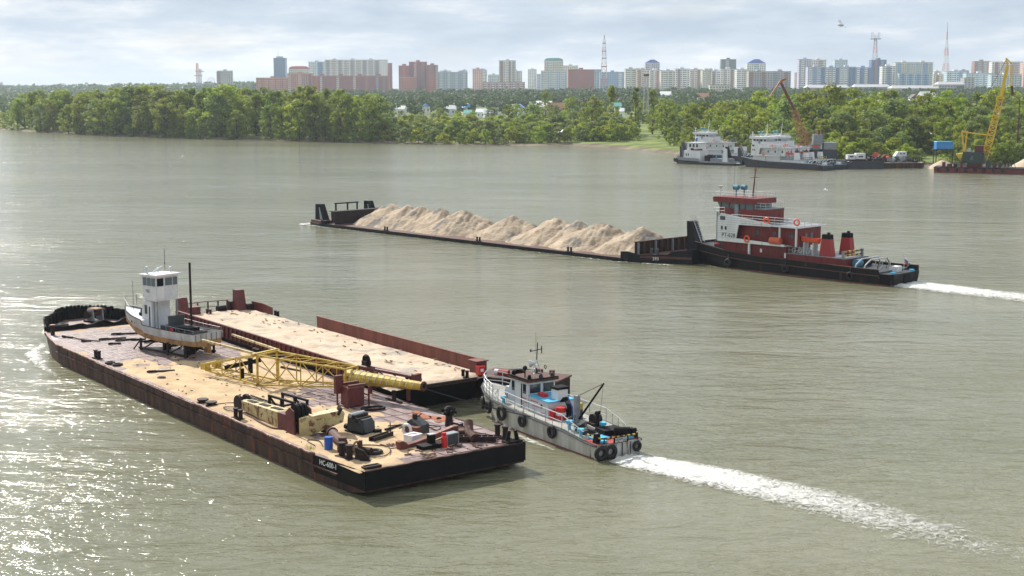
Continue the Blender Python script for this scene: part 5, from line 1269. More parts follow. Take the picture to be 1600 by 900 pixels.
rail_run(t, dense([(74.6, 4.2, 0.86), (74.9, 2.2, 0.86)], 0.9), 1.1, m_wire, 2, 0.03)
MB().bx(70.3, 71.4, HB - 0.9, HB + 0.05, -0.4, 1.0).build('side_block', m_tar, t)
for x, lab in ((55.0, 'small dark bollard pair on the sand barge edge nearest its bow'), (33.8, 'small dark bollard pair mid-length on the sand barge edge'), (15.6, 'small dark bollard pair on the sand barge edge nearest the tug')):
    bollard_pair(lab, x, HB - 0.35, 0, 0.95, SBF, 0.43, m_tar)
bollard_pair('pale-topped double bollard on the stern of the loaded barge', 2.6, 4.1, 0.5, 1.2, SBF, 0.9, m_dgrey)
peaks = [(65.5, 3.0), (62.5, 3.65), (59, 3.85), (55.2, 3.85), (50.8, 3.75), (45.0, 3.95), (41.0, 2.2), (34.5, 3.65), (31.0, 2.5), (25.2, 4.05), (21.0, 3.75), (16.8, 4.15), (13.2, 2.5), (9.4, 3.75)]
def heap(x, y):
    y0 = y + 1.1; z = 0.3
    wx = x + 0.6 * fbm(x * 0.25, y * 0.3, 8.1); wy = y0 + 0.5 * fbm(x * 0.3, y * 0.3, 2.2)
    for i, (px_, pz) in enumerate(peaks):
        dx = (wx - px_) - 0.30 * wy * (1 if i % 2 else -0.3); r = math.hypot(dx * 0.86, wy * 1.02)
        z = max(z, pz + 0.12 - 0.60 * r)
    gul = abs(mnoise.noise((x * 1.15 + y * 0.5, y * 0.28, 3.0)))
    z += (0.16 * fbm(x * 0.9, y * 0.9, 5.5) - 0.30 * gul + 0.06) * min(1, z * 0.8) + 0.08 * fbm(x * 2.6, y * 2.6, 1.1, 3)
    edge = min(HB - 0.28 - abs(y), (68.7 - x) * 2 + 0.4, (x - 5.1) * 2 + 0.4)
    z = min(z, 0.42 + max(-0.3, edge) * 0.62)
    return max(0.36, z)
sand_sheet('sand', 'tall ridge of tan sand heaps on the loaded barge', SBF, 5.1, 68.7, -6.6, 6.6, 0.22, heap, M('heaped_sand', lin(184, 167, 146), 0.95, lin(154, 136, 116), 0.6, spots=lin(128, 122, 114), spot_scale=0.3, spot_t=0.57, bump=0.2, bscale=3.5, spec=0.2))

# ------------------------------------------------------------------ small white work tug
t = thing('work_tug', 'small grimy white work tug with tyre fenders between the barges', 'tug', STF)
secs = [(-0.05, 1.65, 0.92, 1.55, 0.05), (0.3, 1.72, 0.92, 1.6, 0), (1.3, 1.75, 0.98, 1.65, 0), (3.4, 1.78, 1.2, 1.7, 0), (6.5, 1.78, 1.28, 1.7, 0), (9.9, 1.74, 1.38, 1.62, 0), (12.0, 1.55, 1.48, 1.3, -0.2), (13.7, 1.15, 1.62, 0.75, -0.5), (14.9, 0.6, 1.78, 0.25, -0.9), (15.5, 0.08, 1.88, 0.04, -1.2)]
ship_hull(MB(), secs).build('hull', m_white_hull, t)
for s in (-1, 1):
    MB().path([(x, s * (hb + 0.03), z_ - 0.06) for x, hb, z_, wb, xo in secs], 0.07, 6).build('rubbing_strake', m_dgrey, t)
    MB().path([(x + xo * 0.9, s * (wb + 0.01), 0.0) for x, hb, z_, wb, xo in secs[1:]], 0.08, 4).build('boot_top', m_boot_red, t)
MB().loft([[(x, -hb + 0.05, z_ + 0.01), (x, hb - 0.05, z_ + 0.01)] for x, hb, z_, wb, xo in secs if x > 1.2], caps=False).build('deck', M('dirty_deck', lin(172, 172, 166), 0.6, lin(140, 138, 130), 1.5, spots=lin(110, 96, 80), spot_scale=2, spot_t=0.64), t)
MB().loft([[(x, -hb + 0.05, z_ + 0.01), (x, hb - 0.05, z_ + 0.01)] for x, hb, z_, wb, xo in secs if x < 1.4], caps=False).build('stern_deck', m_redlead, t)
for k in range(5): MB().bx(-0.09, -0.055, -1.5 + k * 0.62, -1.44 + k * 0.62, 0.1, 0.85).build('transom_rib', m_dgrey, t)
# wheelhouse and casing
MB().prism([(8.4, 1.25), (11.0, 1.35), (10.75, 2.5), (10.4, 3.18), (8.4, 3.2)], 'y', -1.05, 1.05).build('wheelhouse', m_white_old, t)
rf = MB().prism([(8.2, 3.2), (10.7, 3.2), (10.7, 3.3), (8.2, 3.34)], 'y', -1.2, 1.2).build('roof', m_rust, t)
for y0, y1 in ((0.12, 0.92), (-0.92, -0.12)):
    w = MB().bx(8.36, 8.395, y0, y1, 2.45, 3.05).build('window', m_glass, t)
    MB().bx(8.34, 8.358, y0 - 0.04, y1 + 0.04, 2.40, 2.45).bx(8.34, 8.358, y0 - 0.04, y1 + 0.04, 3.05, 3.10).build('frame', m_white, w)
for x0, x1 in ((8.65, 9.0), (10.05, 10.35)): MB().bx(x0, x1, 1.052, 1.075, 2.4, 3.02).build('window', m_glass, t)
MB().bx(9.2, 9.85, 1.052, 1.09, 1.42, 3.0).build('door', m_white, t); MB().bx(9.14, 9.19, 1.052, 1.1, 1.42, 3.0).build('door_seam', m_tar, t)
for x, y in ((8.5, 0.9), (8.5, -0.9), (10.4, 0.9), (8.5, 0.0), (10.3, -0.8)): MB().tube((x, y, 3.3), (x, y, 3.5), 0.14, n=10).ball((x, y, 3.55), 0.13, 8, 5).build('roof_lamp', m_dgrey if y < 0.5 else m_tar, t)
MB().bx(8.2, 10.7, 1.1, 1.2, 3.34, 3.42).bx(8.2, 8.3, -1.2, 1.0, 3.34, 3.42).build('roof_edge', m_tar, t)
MB().prism([(6.15, 1.15), (8.38, 1.2), (8.38, 2.32), (6.15, 2.26)], 'y', -1.0, 1.0).build('engine_casing', m_white_old, t)
ct = MB().prism([(6.1, 2.262), (8.39, 2.325), (8.39, 2.38), (6.1, 2.32)], 'y', -1.04, 1.04).build('casing_top', m_sky, t)
MB().bx(7.3, 8.0, 0.2, 0.6, 2.36, 2.55).build('red_case', m_red, t)
MB().bx(7.0, 7.4, -0.9, -0.3, 2.34, 2.52).build('skylight', m_sky, t)
fn = MB().bx(6.2, 6.9, -0.55, 0.25, 2.30, 3.0).build('funnel', m_white, t); MB().bx(6.15, 6.95, -0.6, 0.3, 3.0, 3.15).build('funnel_cap', m_tar, fn)
MB().tube((6.9, 1.003, 1.9), (6.9, 1.03, 1.9), 0.13, n=12).build('porthole', m_glass, t)
for x0, z0, w_ in ((7.3, 2.05, 0.9), (7.2, 1.75, 0.8), (6.5, 1.45, 0.5), (8.6, 2.05, 0.6), (8.5, 1.8, 0.5)): MB().bx(x0, x0 + w_, 1.053 if x0 > 8.4 else 1.003, 1.058 if x0 > 8.4 else 1.008, z0, z0 + 0.05).build('red_stripe', m_red, t)
MB().tube((10.9, 0.75, 2.05), (10.9, 1.0, 2.05), 0.42, n=18).build('lifebuoy', m_red, t); MB().bx(10.62, 11.2, 0.74, 1.02, 2.06, 2.48).build('buoy_cover', m_white, t)
# red drums and gear behind casing
for z0, z1, mt in ((1.25, 1.55, m_red), (1.55, 1.75, m_white), (1.75, 2.05, m_red)): MB().tube((5.5, 0.45, z0), (5.5, 0.45, z1), 0.34, n=14).build('drum_band', mt, t)
MB().tube((5.85, 0.9, 1.2), (5.85, 0.9, 1.9), 0.2, n=10).build('red_bottle', m_red, t)
MB().bx(4.8, 5.2, -0.75, -0.35, 1.9, 2.3).build('yellow_case', m_yellow, t); MB().bx(4.8, 5.2, -0.75, -0.35, 1.2, 1.9).build('case_stand', m_dgrey, t)
for k in range(4): MB().path([(5.2 + 0.1 * k, -0.2 + 0.12 * k, 1.25), (5.1, -0.1 + 0.1 * k, 2.1), (5.6, -0.15 + 0.12 * k, 2.6), (5.9, -0.1 + 0.1 * k, 2.3)], 0.07, 6).build('hose', m_tar if k else m_blue, t)
# mast
for a, b in (((9.4, 0.25, 3.3), (9.0, 0.0, 4.5)), ((8.8, 0.35, 3.3), (9.0, 0.0, 4.5)), ((8.9, -0.4, 3.3), (9.0, 0, 4.5))): MB().tube(a, b, 0.03, n=5).build('mast_leg', m_alu, t)
for z_ in (3.6, 3.9, 4.2): MB().tube((8.85, 0.28 - (z_ - 3.3) * 0.2, z_), (9.3, 0.2 - (z_ - 3.3) * 0.15, z_), 0.02, n=4).build('mast_rung', m_alu, t)
MB().tube((9.0, 0, 4.5), (8.9, 0, 5.65), 0.04, n=6).build('mast', m_wire, t); MB().tube((9.1, 0, 4.9), (9.1, 0, 6.3), 0.012, n=4).build('whip_antenna', m_wire, t)
MB().bar((8.95, 0.55, 5.1), (8.95, -0.4, 5.2), 0.05).bar((8.95, 0.5, 5.1), (8.95, 0.5, 5.25), 0.08).bar((8.95, -0.35, 4.9), (8.95, -0.35, 5.4), 0.05).build('crosstree', m_wire, t)
MB().tube((9.15, 0.45, 4.25), (8.9, 0.2, 4.3), 0.26, 0.08, 12).build('loudspeaker', m_alu, t); MB().ball((9.4, 0.65, 3.95), 0.16, 8, 6).tube((9.4, 0.65, 3.3), (9.4, 0.65, 3.85), 0.05, n=6).build('searchlight', m_tar, t)
MB().torus((8.8, -0.55, 4.0), 0.12, 0.03, 'y', 10, 4).build('horn', m_wire, t)
# derrick
MB().bx(4.25, 4.55, -0.15, 0.15, 1.2, 2.95).build('derrick_post', m_grey, t)
MB().tube((4.2, -0.05, 1.5), (1.85, -0.2, 4.15), 0.07, 0.06, 8).build('derrick_boom', m_tar, t); MB().tube((4.4, 0, 2.9), (1.95, -0.18, 4.1), 0.025, n=5).build('topping_lift', m_wire, t)
MB().tube((1.9, -0.2, 4.1), (2.3, -0.3, 2.3), 0.012, n=4).build('fall', m_wire, t); MB().ball((2.4, -0.3, 2.25), 0.09, 6, 5).build('hook', m_tar, t)
# aft deck gear
MB().tube((3.4, -0.45, 1.55), (3.4, -1.0, 1.55), 0.36, n=14).bx(3.0, 3.8, -1.1, -0.3, 1.15, 1.35).build('winch', m_rust_dark, t)
MB().path([(4.6, 0.6, 1.25), (4.3, 0.75, 1.6), (3.9, 0.5, 1.8), (3.6, 0.8, 1.5), (3.2, 0.6, 1.3)], 0.07, 6).bx(3.0, 3.6, 0.2, 0.8, 1.1, 1.45).build('deck_machinery', m_dgrey, t)
MB().bx(2.0, 2.9, 0.3, 1.2, 1.0, 1.3).path([(2.9, 1.0, 1.3), (2.5, 0.7, 1.7), (2.0, 0.9, 1.4), (1.7, 0.4, 1.2)], 0.06, 6).build('deck_machinery', m_wire, t)
MB().tube((2.6, -0.3, 1.1), (2.6, -0.3, 2.15), 0.09, n=8).tube((2.6, -0.3, 2.1), (2.6, -0.3, 2.25), 0.2, 0.14, 10).build('vent', m_tar, t)
for x, y, z_ in ((2.3, -0.5, 1.3), (3.3, 1.35, 1.45), (2.0, 1.4, 1.2), (10.9, 1.35, 1.6)): MB().tube((x, y, z_ - 0.3), (x, y, z_ + 0.12), 0.11, n=8).tube((x, y, z_ + 0.12), (x, y, z_ + 0.3), 0.22, n=10).build('ventilator', m_sky, t)
MB().prism([(0.9, -1.3), (2.2, -1.35), (2.3, 0.1), (1.2, 0.2)], 'z', 1.0, 1.35).build('tarpaulin', m_tar, t)
MB().tube((0.45, -1.2, 1.32), (0.95, -0.35, 1.32), 0.27, n=14).build('steel_drum', m_tar, t); MB().bx(0.35, 1.1, -1.25, -0.3, 0.96, 1.06).build('drum_chock', m_wood, t)
for x0, x1, y0, y1 in ((0.75, 1.5, 0.1, 1.2), (0.12, 0.45, 0.75, 1.25), (0.12, 0.45, -1.25, -0.75)): MB().bx(x0, x1, y0, y1, 0.95, 1.08).build('hatch', m_sky, t)
# striped stern guard rail with name board
gp = [(1.35, 1.5, 1.35), (0.35, 1.45, 1.28), (-0.15, 1.2, 1.28), (-0.15, -1.3, 1.28), (0.3, -1.6, 1.32), (0.9, -1.65, 1.4)]
for a, b in zip(gp[:-1], gp[1:]):
    A = Vector(a); B = Vector(b); n = max(2, int((B - A).length / 0.18))
    for k in range(n): MB().tube(A.lerp(B, k / n), A.lerp(B, (k + 1) / n), 0.05, n=6).build('guard_bar', m_yellow if k % 2 else m_tar, t)
for p in gp[1:5]: MB().tube((p[0], p[1], 0.93), p, 0.04, n=5).build('guard_post', m_tar, t)
bd = MB().bx(-0.24, -0.21, -0.55, 0.55, 0.92, 1.28).build('name_board', m_tar, t)
text('lettering', 'ОПАСНЫЙ', 0.17, m_text_white, bd, (-0.245, 0, 1.18), (PI / 2, 0, -PI / 2)); text('lettering', 'МОМЕНТ', 0.2, m_text_white, bd, (-0.245, 0, 1.02), (PI / 2, 0, -PI / 2))
for y in (1.35, -1.4): MB().prism([(0.2, 0.93), (0.6, 0.93), (0.45, 1.5), (0.3, 1.5)], 'y', y - 0.18, y + 0.18).build('towing_bitt', m_tar, t)
# rails
rail_run(t, dense([(12.2, 1.42, 1.5), (13.4, 1.15, 1.6), (14.4, 0.75, 1.72), (15.1, 0.1, 1.8), (14.4, -0.75, 1.72), (13.4, -1.15, 1.6), (12.2, -1.42, 1.5)], 0.75), 0.95, m_alu, 2, 0.03)
for s in (1, -1):
    pts = dense([(11.3, s * 1.55, 1.44), (8, s * 1.68, 1.33), (5.4, s * 1.70, 1.26), (3.6, s * 1.7, 1.22)], 1.25)
    rail_run(t, pts, 0.88, m_alu, 1, 0.028)
    MB().path([(3.6, s * 1.7, 2.1), (2.3, s * 1.68, 1.75), (1.4, s * 1.62, 1.45)], 0.028, 5).build('rail', m_alu, t)
    for x, z0, z1 in ((2.9, 1.1, 1.92), (2.3, 1.05, 1.75), (1.7, 1.0, 1.55)): MB().tube((x, s * 1.68, z0), (x, s * 1.68, z1), 0.028, n=5).build('stanchion', m_alu, t)
# tyre fenders
for x, y, r in ((13.75, 1.25, 0.33), (12.4, 1.62, 0.34), (10.4, 1.86, 0.40), (7.8, 1.92, 0.30), (4.4, 1.92, 0.32)):
    f = MB().torus((0, 0, 0), r, 0.13, 'y', 18, 8).build('tyre_fender', m_rubber, t, smooth=True); f.location = (x, y, 0.88); f.rotation_euler = (0, 0, -0.45 if x > 13 else (-0.2 if x > 12 else 0))
    MB().tube((x, y + 0.02, 1.1), (x, y - 0.1, 1.6), 0.02, n=4).build('fender_rope', m_rope, t)
for y in (1.45, 0.75): MB().torus((-0.2, y, 0.45), 0.34, 0.15, 'x', 18, 8).build('tyre_fender', m_rubber, t, smooth=True)
MB().torus((-0.2, -1.25, 0.52), 0.24, 0.1, 'x', 16, 8).build('tyre_fender', m_rubber, t, smooth=True)
# gear seen beyond the bow of the tug: raft with drums
t = thing('deck_raft', 'rusty work pontoon with red barrel and white board beyond the small tug', 'pontoon', STF, 16.6, -4.4, 0, 0.55)
MB().bx(-2.5, 3.5, -1.6, 1.6, -0.4, 1.5).build('hull', m_rust_dark, t); MB().bx(-2.6, 3.6, -1.7, 1.7, 1.5, 1.62).build('deck', m_rust, t)
for x in (-2.2, -1.3): MB().tube((x, 0.9, 1.62), (x, 0.9, 2.4), 0.2, n=10).build('bollard', m_maroon, t)
MB().tube((1.2, 0.9, 1.86), (2.0, 0.9, 1.86), 0.24, n=12).build('red_barrel', m_redlead, t); MB().tube((2.0, 0.9, 1.86), (2.3, 0.9, 1.86), 0.24, n=12).build('white_band', m_white, t)
MB().box((0.6, 0.3, 2.1), (1.4, 1.2, 0.06), ry=0.12, rx=0.25).build('board', m_alu, t); MB().bx(0.3, 0.9, 0.1, 0.5, 1.62, 2.0).build('board_stand', m_rust_dark, t)
# ------------------------------------------------------------------ boats moored along the right bank
TB = Frame(86.75, 388.65, 131)
m_navy = M('navy_hull', lin(40, 44, 56), 0.5, lin(54, 54, 62), 1)
m_funnel_w = M('funnel_white', lin(220, 222, 224), 0.5)
pusher('white moored tug with orange lifebuoys, nearest in the moored row', TB, 0, 0, m_navy, m_white, m_white, m_funnel_w, m_maroon, False)
pusher('white moored tug lying directly behind the nearest moored one', TB, 0.6, -7.3, m_navy, m_white, m_white, m_funnel_w, m_tar, False)
TA2 = Frame(76.9, 431.0, 135)
pusher('tall white moored tug half hidden behind the small grey-decked one', TA2, 0, 0, m_navy, m_white, m_white, m_funnel_w, m_maroon, False, lifeboat=False)
TA = Frame(67.0, 413.5, 140)
t = thing('moored_tug', 'small white and navy moored tug at the head of the row', 'tug', TA)
secs = [(0.0, 2.6, 1.0, 2.4, 0.1), (1.0, 3.0, 1.0, 2.8, 0), (12.0, 3.1, 1.1, 2.9, 0), (12.8, 3.1, 1.7, 2.9, 0), (18, 2.8, 1.9, 2.4, -0.3), (21.0, 2.0, 2.1, 1.4, -0.8), (22.6, 0.8, 2.2, 0.4, -1.4)]
ship_hull(MB(), [(x, hb, z_ * 0.55, wb, xo) for x, hb, z_, wb, xo in secs]).build('hull', m_navy, t)
for s in (-1, 1): MB().loft([[(x, s * hb, z_ * 0.55), (x, s * hb, z_), (x, s * (hb - 0.1), z_), (x, s * (hb - 0.1), z_ * 0.55)] for x, hb, z_, wb, xo in secs]).build('bulwark', m_grey, t)
MB().loft([[(x, -hb + 0.1, z_ * 0.56), (x, hb - 0.1, z_ * 0.56)] for x, hb, z_, wb, xo in secs], caps=False).build('deck', m_grey, t)
MB().bx(12.6, 18.4, -2.2, 2.2, 0.6, 4.0).build('house', m_white, t)
MB().bx(13.2, 17.4, -1.9, 1.9, 4.0, 6.2).build('wheelhouse', m_white, t); MB().bx(12.9, 17.8, -2.2, 2.2, 6.2, 6.4).build('roof', m_white, t)
for x in (13.6, 14.8, 16.0): MB().bx(x, x + 0.7, 1.905, 1.93, 5.0, 5.9).build('window', m_glass, t)
for x in (16.6, 17.3): MB().bx(x, x + 0.35, 2.205, 2.23, 2.4, 3.1).build('window', m_glass, t)
MB().prism([(11.9, 4.1), (15.9, 4.1), (16.0, 4.7), (15.2, 4.7), (15.0, 4.3), (12.0, 4.6)], 'y', 1.9, 2.25).build('red_awning', m_maroon, t)
MB().tube((15.4, 0, 6.4), (15.4, 0, 7.2), 0.07, n=6).ball((15.4, 0, 7.4), 0.4, 8, 6).build('searchlight', m_blue, t)
MB().prism([(19.5, 1.1), (20.4, 1.1), (20.4, 5.1), (19.8, 5.1)], 'y', 0.6, 1.3).build('push_knee', m_navy, t)
fn = MB().prism([(3.4, 0.6), (5.2, 0.6), (4.8, 4.8), (3.7, 4.8)], 'y', 0.6, 1.8).build('funnel', m_funnel_w, t); MB().prism([(2.6, 2.2), (3.39, 2.2), (3.6, 5.3), (4.4, 5.4), (4.4, 4.85), (3.6, 4.82)], 'y', 0.5, 1.6).build('funnel_cover', m_tar, fn)
MB().bx(3.0, 9.5, -1.6, 1.6, 0.6, 1.8).build('engine_casing', m_grey, t)
for x in (6.0, 8.0, 9.6, 10.6): MB().tube((x, 0.6, 0.7), (x, 0.6, 2.9), 0.35 if x > 9 else 0.2, n=8).build('ventilator', m_teal if x < 9 else m_rust_dark, t)
MB().bx(10.3, 11.6, -0.8, 1.4, 0.6, 2.6).build('winch', m_rust_dark, t)
for x in (22.2, 21.0): MB().torus((x, 1.0 + (22.2 - x) * 0.8, 1.0), 0.45, 0.2, 'y', 14, 6).build('tyre_fender', m_rubber, t, smooth=True)

def lattice(mb, P, Q, w0, w1, n, r, up=(0, 0, 1)):
    """Square lattice between two points, returned as one run of chords and diagonals."""
    P = Vector(P); Q = Vector(Q); d = (Q - P).normalized()
    a = d.cross(Vector((0, 1, 0))).normalized(); b = d.cross(a).normalized()
    def c(i, k):
        f = i / n; w = w0 + (w1 - w0) * f; s = ((-1, -1), (1, -1), (1, 1), (-1, 1))[k]
        return P.lerp(Q, f) + a * (s[0] * w / 2) + b * (s[1] * w / 2)
    for i in range(n):
        for k in range(4):
            mb.bar(c(i, k), c(i + 1, k), r); mb.bar(c(i, k), c(i + 1, (k + 1) % 4), r * 0.7); mb.bar(c(i + 1, k), c(i + 1, (k + 1) % 4), r * 0.7)
    return mb
m_rust_boom = M('rusty_boom', lin(176, 120, 84), 0.8, lin(140, 84, 58), 1.2)
t = thing('rusty_crane', 'rusty floating crane with a drooping beak-shaped jib behind the moored tugs', 'crane', WORLD, 91, 417, 0)
MB().bx(-6.5, 8, -4, 4, -0.5, 1.4).build('pontoon', m_dgrey, t)
MB().bx(-3.5, 4.5, -2.6, 2.6, 1.4, 4.6).build('machinery_house', m_dgrey, t)
MB().prism([(0.5, 4.6), (3.8, 4.6), (4.6, 6.6), (0.5, 6.6)], 'y', -2.2, 2.2).build('operator_house', m_grey, t)
MB().bx(-3.0, -0.3, -1.6, 1.6, 4.6, 6.0).build('cab', m_grey, t); MB().bx(-2.4, 0.2, -1.9, 1.2, 6.0, 9.0).build('winch_house', m_grey, t)
MB().bx(-2.6, -1.0, -1.7, -1.62, 5.2, 5.7).build('orange_panel', m_orange, t)
lattice(MB(), (-4.3, 0, 4.6), (-8.0, 0, 16.0), 2.0, 1.5, 9, 0.14).build('jib', m_rust_boom, t)
MB().bar((-8.0, 0, 16.0), (-12.2, 0, 24.0), 0.7).build('upper_jib', m_oxide, t)
MB().prism([(-15.5, 20.0), (-15.2, 20.4), (-12.3, 24.9), (-10.7, 25.4), (-10.8, 24.9), (-12.4, 23.8)], 'y', -0.5, 0.5).build('beak', m_rust_boom, t)
for y in (-1.2, 1.2): MB().bar((0.0 + y * 0.6, y, 6.6), (-1.0 + y * 0.6 + 0.8, y, 10.3), 0.45).build('gantry_leg', m_maroon, t)
MB().bar((-0.4, 0, 10.1), (-6.4, 0, 9.2), 0.16).bar((-0.4, 0, 10.1), (-5.0, 0, 7.0), 0.12).build('stay', m_rust_boom, t)
lattice(MB(), (-3.0, 0.4, 4.6), (-4.6, 0.4, 10.0), 1.2, 0.8, 4, 0.1).build('gantry_lattice', m_rust_boom, t)

def scrap(label, X, Y, z, L, W_, H_, n, mats, seed, rz=0.0, name='scrap_heap'):
    rr = random.Random(seed); o = thing(name, label, 'scrap', WORLD, X, Y, z, rz)
    for k, mt in enumerate(mats):
        mb = MB()
        for i in range(n):
            x = rr.uniform(-L / 2, L / 2); h = H_ * rr.uniform(0.1, 1) * (1 - abs(2 * x / L) ** 3); a = rr.uniform(-0.5, 0.5)
            mb.box((x, rr.uniform(-W_ / 2, W_ / 2), h * 0.5), (rr.uniform(0.6, 2.6), rr.uniform(0.2, 0.7), rr.uniform(0.15, h + 0.2)), rz=rr.uniform(0, 3), ry=a)
        tag(mb.build('scrap_metal', mt, o), kind='stuff')
    return o
t = thing('scrap_barge', 'short dark blue-black barge carrying white cabins, right of the moored tugs', 'barge', WORLD, 98.6, 398, 0, -0.05)
MB().prism([(-5.2, -0.5), (5.4, -0.5), (5.6, 2.1), (-3.0, 2.1), (-4.6, 1.2), (-5.6, 1.1)], 'y', -3, 3).build('hull', m_navy, t); MB().bx(-3, 5.5, -2.9, 2.9, 2.1, 2.16).build('deck', m_rust, t)
MB().bar((-5.2, -3.05, 1.2), (-3.2, -3.05, 2.2), 0.12).bar((-3.2, -3.05, 2.2), (5.5, -3.05, 2.2), 0.12).build('edge_rail', m_rust, t)
for k, (x, l) in enumerate(((-3.2, 2.2), (-0.6, 2.6))):
    c = thing('deck_cabin', ('low white deck cabin at the tug end of the dark scrap barge', 'higher white deck cabin in a black frame on the dark scrap barge')[k], 'cabin', WORLD, 98.6 + x, 398, 2.16 if k else 2.17)
    MB().bx(-l / 2, l / 2, -1.2, 1.2, 0.5 if k else 0.4, 1.7 + 0.4 * k).build('body', m_white, c); MB().bx(-l / 2 - 0.1, l / 2 + 0.1, -1.3, 1.3, 0, 0.5 if k else 0.4).build('base', m_tar, c); MB().bx(-l / 4, l / 4, -1.23, -1.205, 1.0, 1.4).build('window', m_glass, c)
scrap('dark heap of deck scrap in the middle of the dark barge', 101.8, 398, 2.16, 4.0, 3.5, 1.6, 12, (m_rust_dark, m_dgrey, m_rust), 5)
t = thing('junk_barge', 'rusty brown barge with orange scrap and a white cabin, last in the moored row', 'barge', WORLD, 110.0, 401.5, 0, -0.03)
MB().prism([(-6.6, -0.5), (5.4, -0.5), (6.4, 0.4), (6.5, 1.6), (-6.6, 1.4)], 'y', -3, 3).build('hull', m_hull_rust, t); MB().bx(-6.5, 6.4, -2.9, 2.9, 1.4, 1.62).build('deck', m_seam, t)
scrap('long heap of orange-red scrap steel on the rusty moored barge', 105.6, 403.0, 1.62, 9.0, 3, 3.0, 16, (m_oxide, M('orange_scrap', lin(190, 92, 62), 0.7), m_rust), 9)
scrap('tangle of grey pipes and reels along the near edge of the rusty moored barge', 109.5, 399.7, 1.62, 10, 1.6, 1.9, 14, (m_dgrey, m_grey, m_rust_dark), 12)
c = thing('wheelhouse_cabin', 'white cabin with two dark windows and a green base on the rusty moored barge', 'cabin', WORLD, 110.6, 402.3, 1.62)
MB().prism([(-1.9, 1.6), (1.5, 1.6), (1.4, 2.9), (-1.0, 2.9)], 'y', -1.2, 1.2).build('body', m_white, c); MB().bx(-2.0, 1.6, -1.3, 1.3, 0, 1.6).build('base', M('green_base', lin(60, 110, 86), 0.6), c)
for x in (-0.4, 0.5): MB().bx(x, x + 0.4, -1.24, -1.205, 2.2, 2.6).build('window', m_glass, c)
for k in range(6):
    o = MB().torus((0, 0, 0.75), 0.65, 0.1, 'y', 14, 5).build('steel_hoop', m_wire); place(o, WORLD, 112.4 + k * 0.62, 400.0 + 0.2 * (k % 2), 1.62)
    tag(o, 'upright dark steel hoop in the row at the end of the rusty moored barge', 'hoop', 'steel hoops on the moored barge')

# yellow floating crane
YC = Frame(114.4, 381.5, -22)
t = thing('floating_crane', 'yellow lattice-jib floating crane on a red pontoon at the right edge', 'crane', YC); t.scale = (0.8, 1, 1)
MB().prism([(0.2, -0.5), (32, -0.5), (32, 1.3), (0, 1.3)], 'y', -4, 4).build('pontoon', m_boot_red, t); MB().bx(0, 32, -4.02, 4.02, 1.3, 1.5).build('deck', m_rust_dark, t)
for k in range(8): MB().torus((1.6 + k * 2.9, -4.15, 0.9), 0.4, 0.17, 'y', 14, 6).build('tyre_fender', m_rubber, t, smooth=True)
MB().bx(10.4, 15.0, -1.9, 1.9, 1.5, 2.6).build('slewing_base', m_maroon, t)
MB().prism([(8.6, 2.6), (16.0, 2.6), (15.6, 5.4), (9.0, 5.6)], 'y', -2.4, 2.4).build('machinery_house', m_green_dark, t)
MB().bx(11.4, 12.2, -2.43, -2.405, 3.4, 4.6).build('window', m_glass2, t)
MB().bx(12.6, 15.4, -1.5, 1.5, 5.5, 7.2).build('upper_house', m_maroon, t); MB().tube((10.8, -0.8, 5.9), (10.8, 0.8, 5.9), 0.6, n=12).build('hoist_drum', m_alu, t)
MB().prism([(6.6, 4.9), (8.9, 5.2), (8.9, 4.2), (7.8, 3.6)], 'y', -1.6, 1.6).build('counterweight', m_yellow_crane, t)
for y in (-1.2, 1.2): MB().bar((9.2, y, 5.5), (8.2 + (y > 0) * 1.5, y, 10.9), 0.45).build('a_frame_leg', m_yellow_crane, t)
MB().bar((8.2, -1.2, 10.9), (9.7, 1.2, 10.9), 0.3).build('a_frame_head', m_yellow_crane, t)
for y in (-0.9, 0.9): MB().bar((8.6, y, 10.8), (17.4, y, 9.9), 0.22).build('tie_beam', m_yellow_crane, t)
lattice(MB(), (15.6, 0, 3.2), (17.4, 0, 10.0), 1.6, 2.2, 5, 0.22).build('jib_foot', m_yellow_crane, t)
lattice(MB(), (17.4, 0, 10.0), (20.0, 0, 20.2), 2.2, 1.5, 8, 0.22).build('jib', m_yellow_crane, t)
MB().bar((20.0, 0, 20.2), (21.6, 0, 28.2), 1.0).build('jib_head', m_yellow_crane, t); MB().bx(18.8, 21.2, -1.2, 1.2, 19.6, 19.8).build('platform', m_yellow_crane, t)
MB().bar((21.6, 0, 28.2), (21.0, 0, 30.2), 0.4).bar((21.0, 0, 30.2), (23.0, 0, 28.6), 0.35).build('head_strut', m_yellow_crane, t)
lattice(MB(), (22.9, 0, 28.4), (23.2, 0, 23.0), 0.7, 0.9, 4, 0.12).build('hanging_jib', m_yellow_crane, t); MB().bar((23.2, 0, 23.0), (23.6, 0, 20.6), 0.7).build('hanging_jib_tip', m_rust, t)
for k in range(4): MB().tube((21.2, 0.3 * k - 0.4, 29.9), (9.4, 0.3 * k - 0.4, 10.9), 0.03, n=4).build('stay_rope', m_wire, t)
for x, l, hh, mt in ((2.6, 1.0, 1.3, m_maroon), (4.2, 1.6, 0.9, m_rust), (6.2, 1.2, 1.0, m_rust_dark), (8.4, 0.7, 1.6, m_maroon), (16.4, 1.6, 1.8, m_green_dark), (18.6, 1.2, 1.0, m_rust), (20.4, 1.0, 1.5, m_dgrey)): MB().bx(x, x + l, -3.4, -2.2, 1.5, 1.5 + hh).bar((x, -2.8, 1.5), (x + l, -2.0, 2.2 + hh), 0.12).build('deck_gear', mt, t)
for k in range(4): MB().bar((21.2 + k, -3, 1.5), (22.0 + k, -3, 3.6), 0.14).bar((22.8 + k, -3, 1.5), (22.0 + k, -3, 3.6), 0.14).build('trestle', m_tar, t)
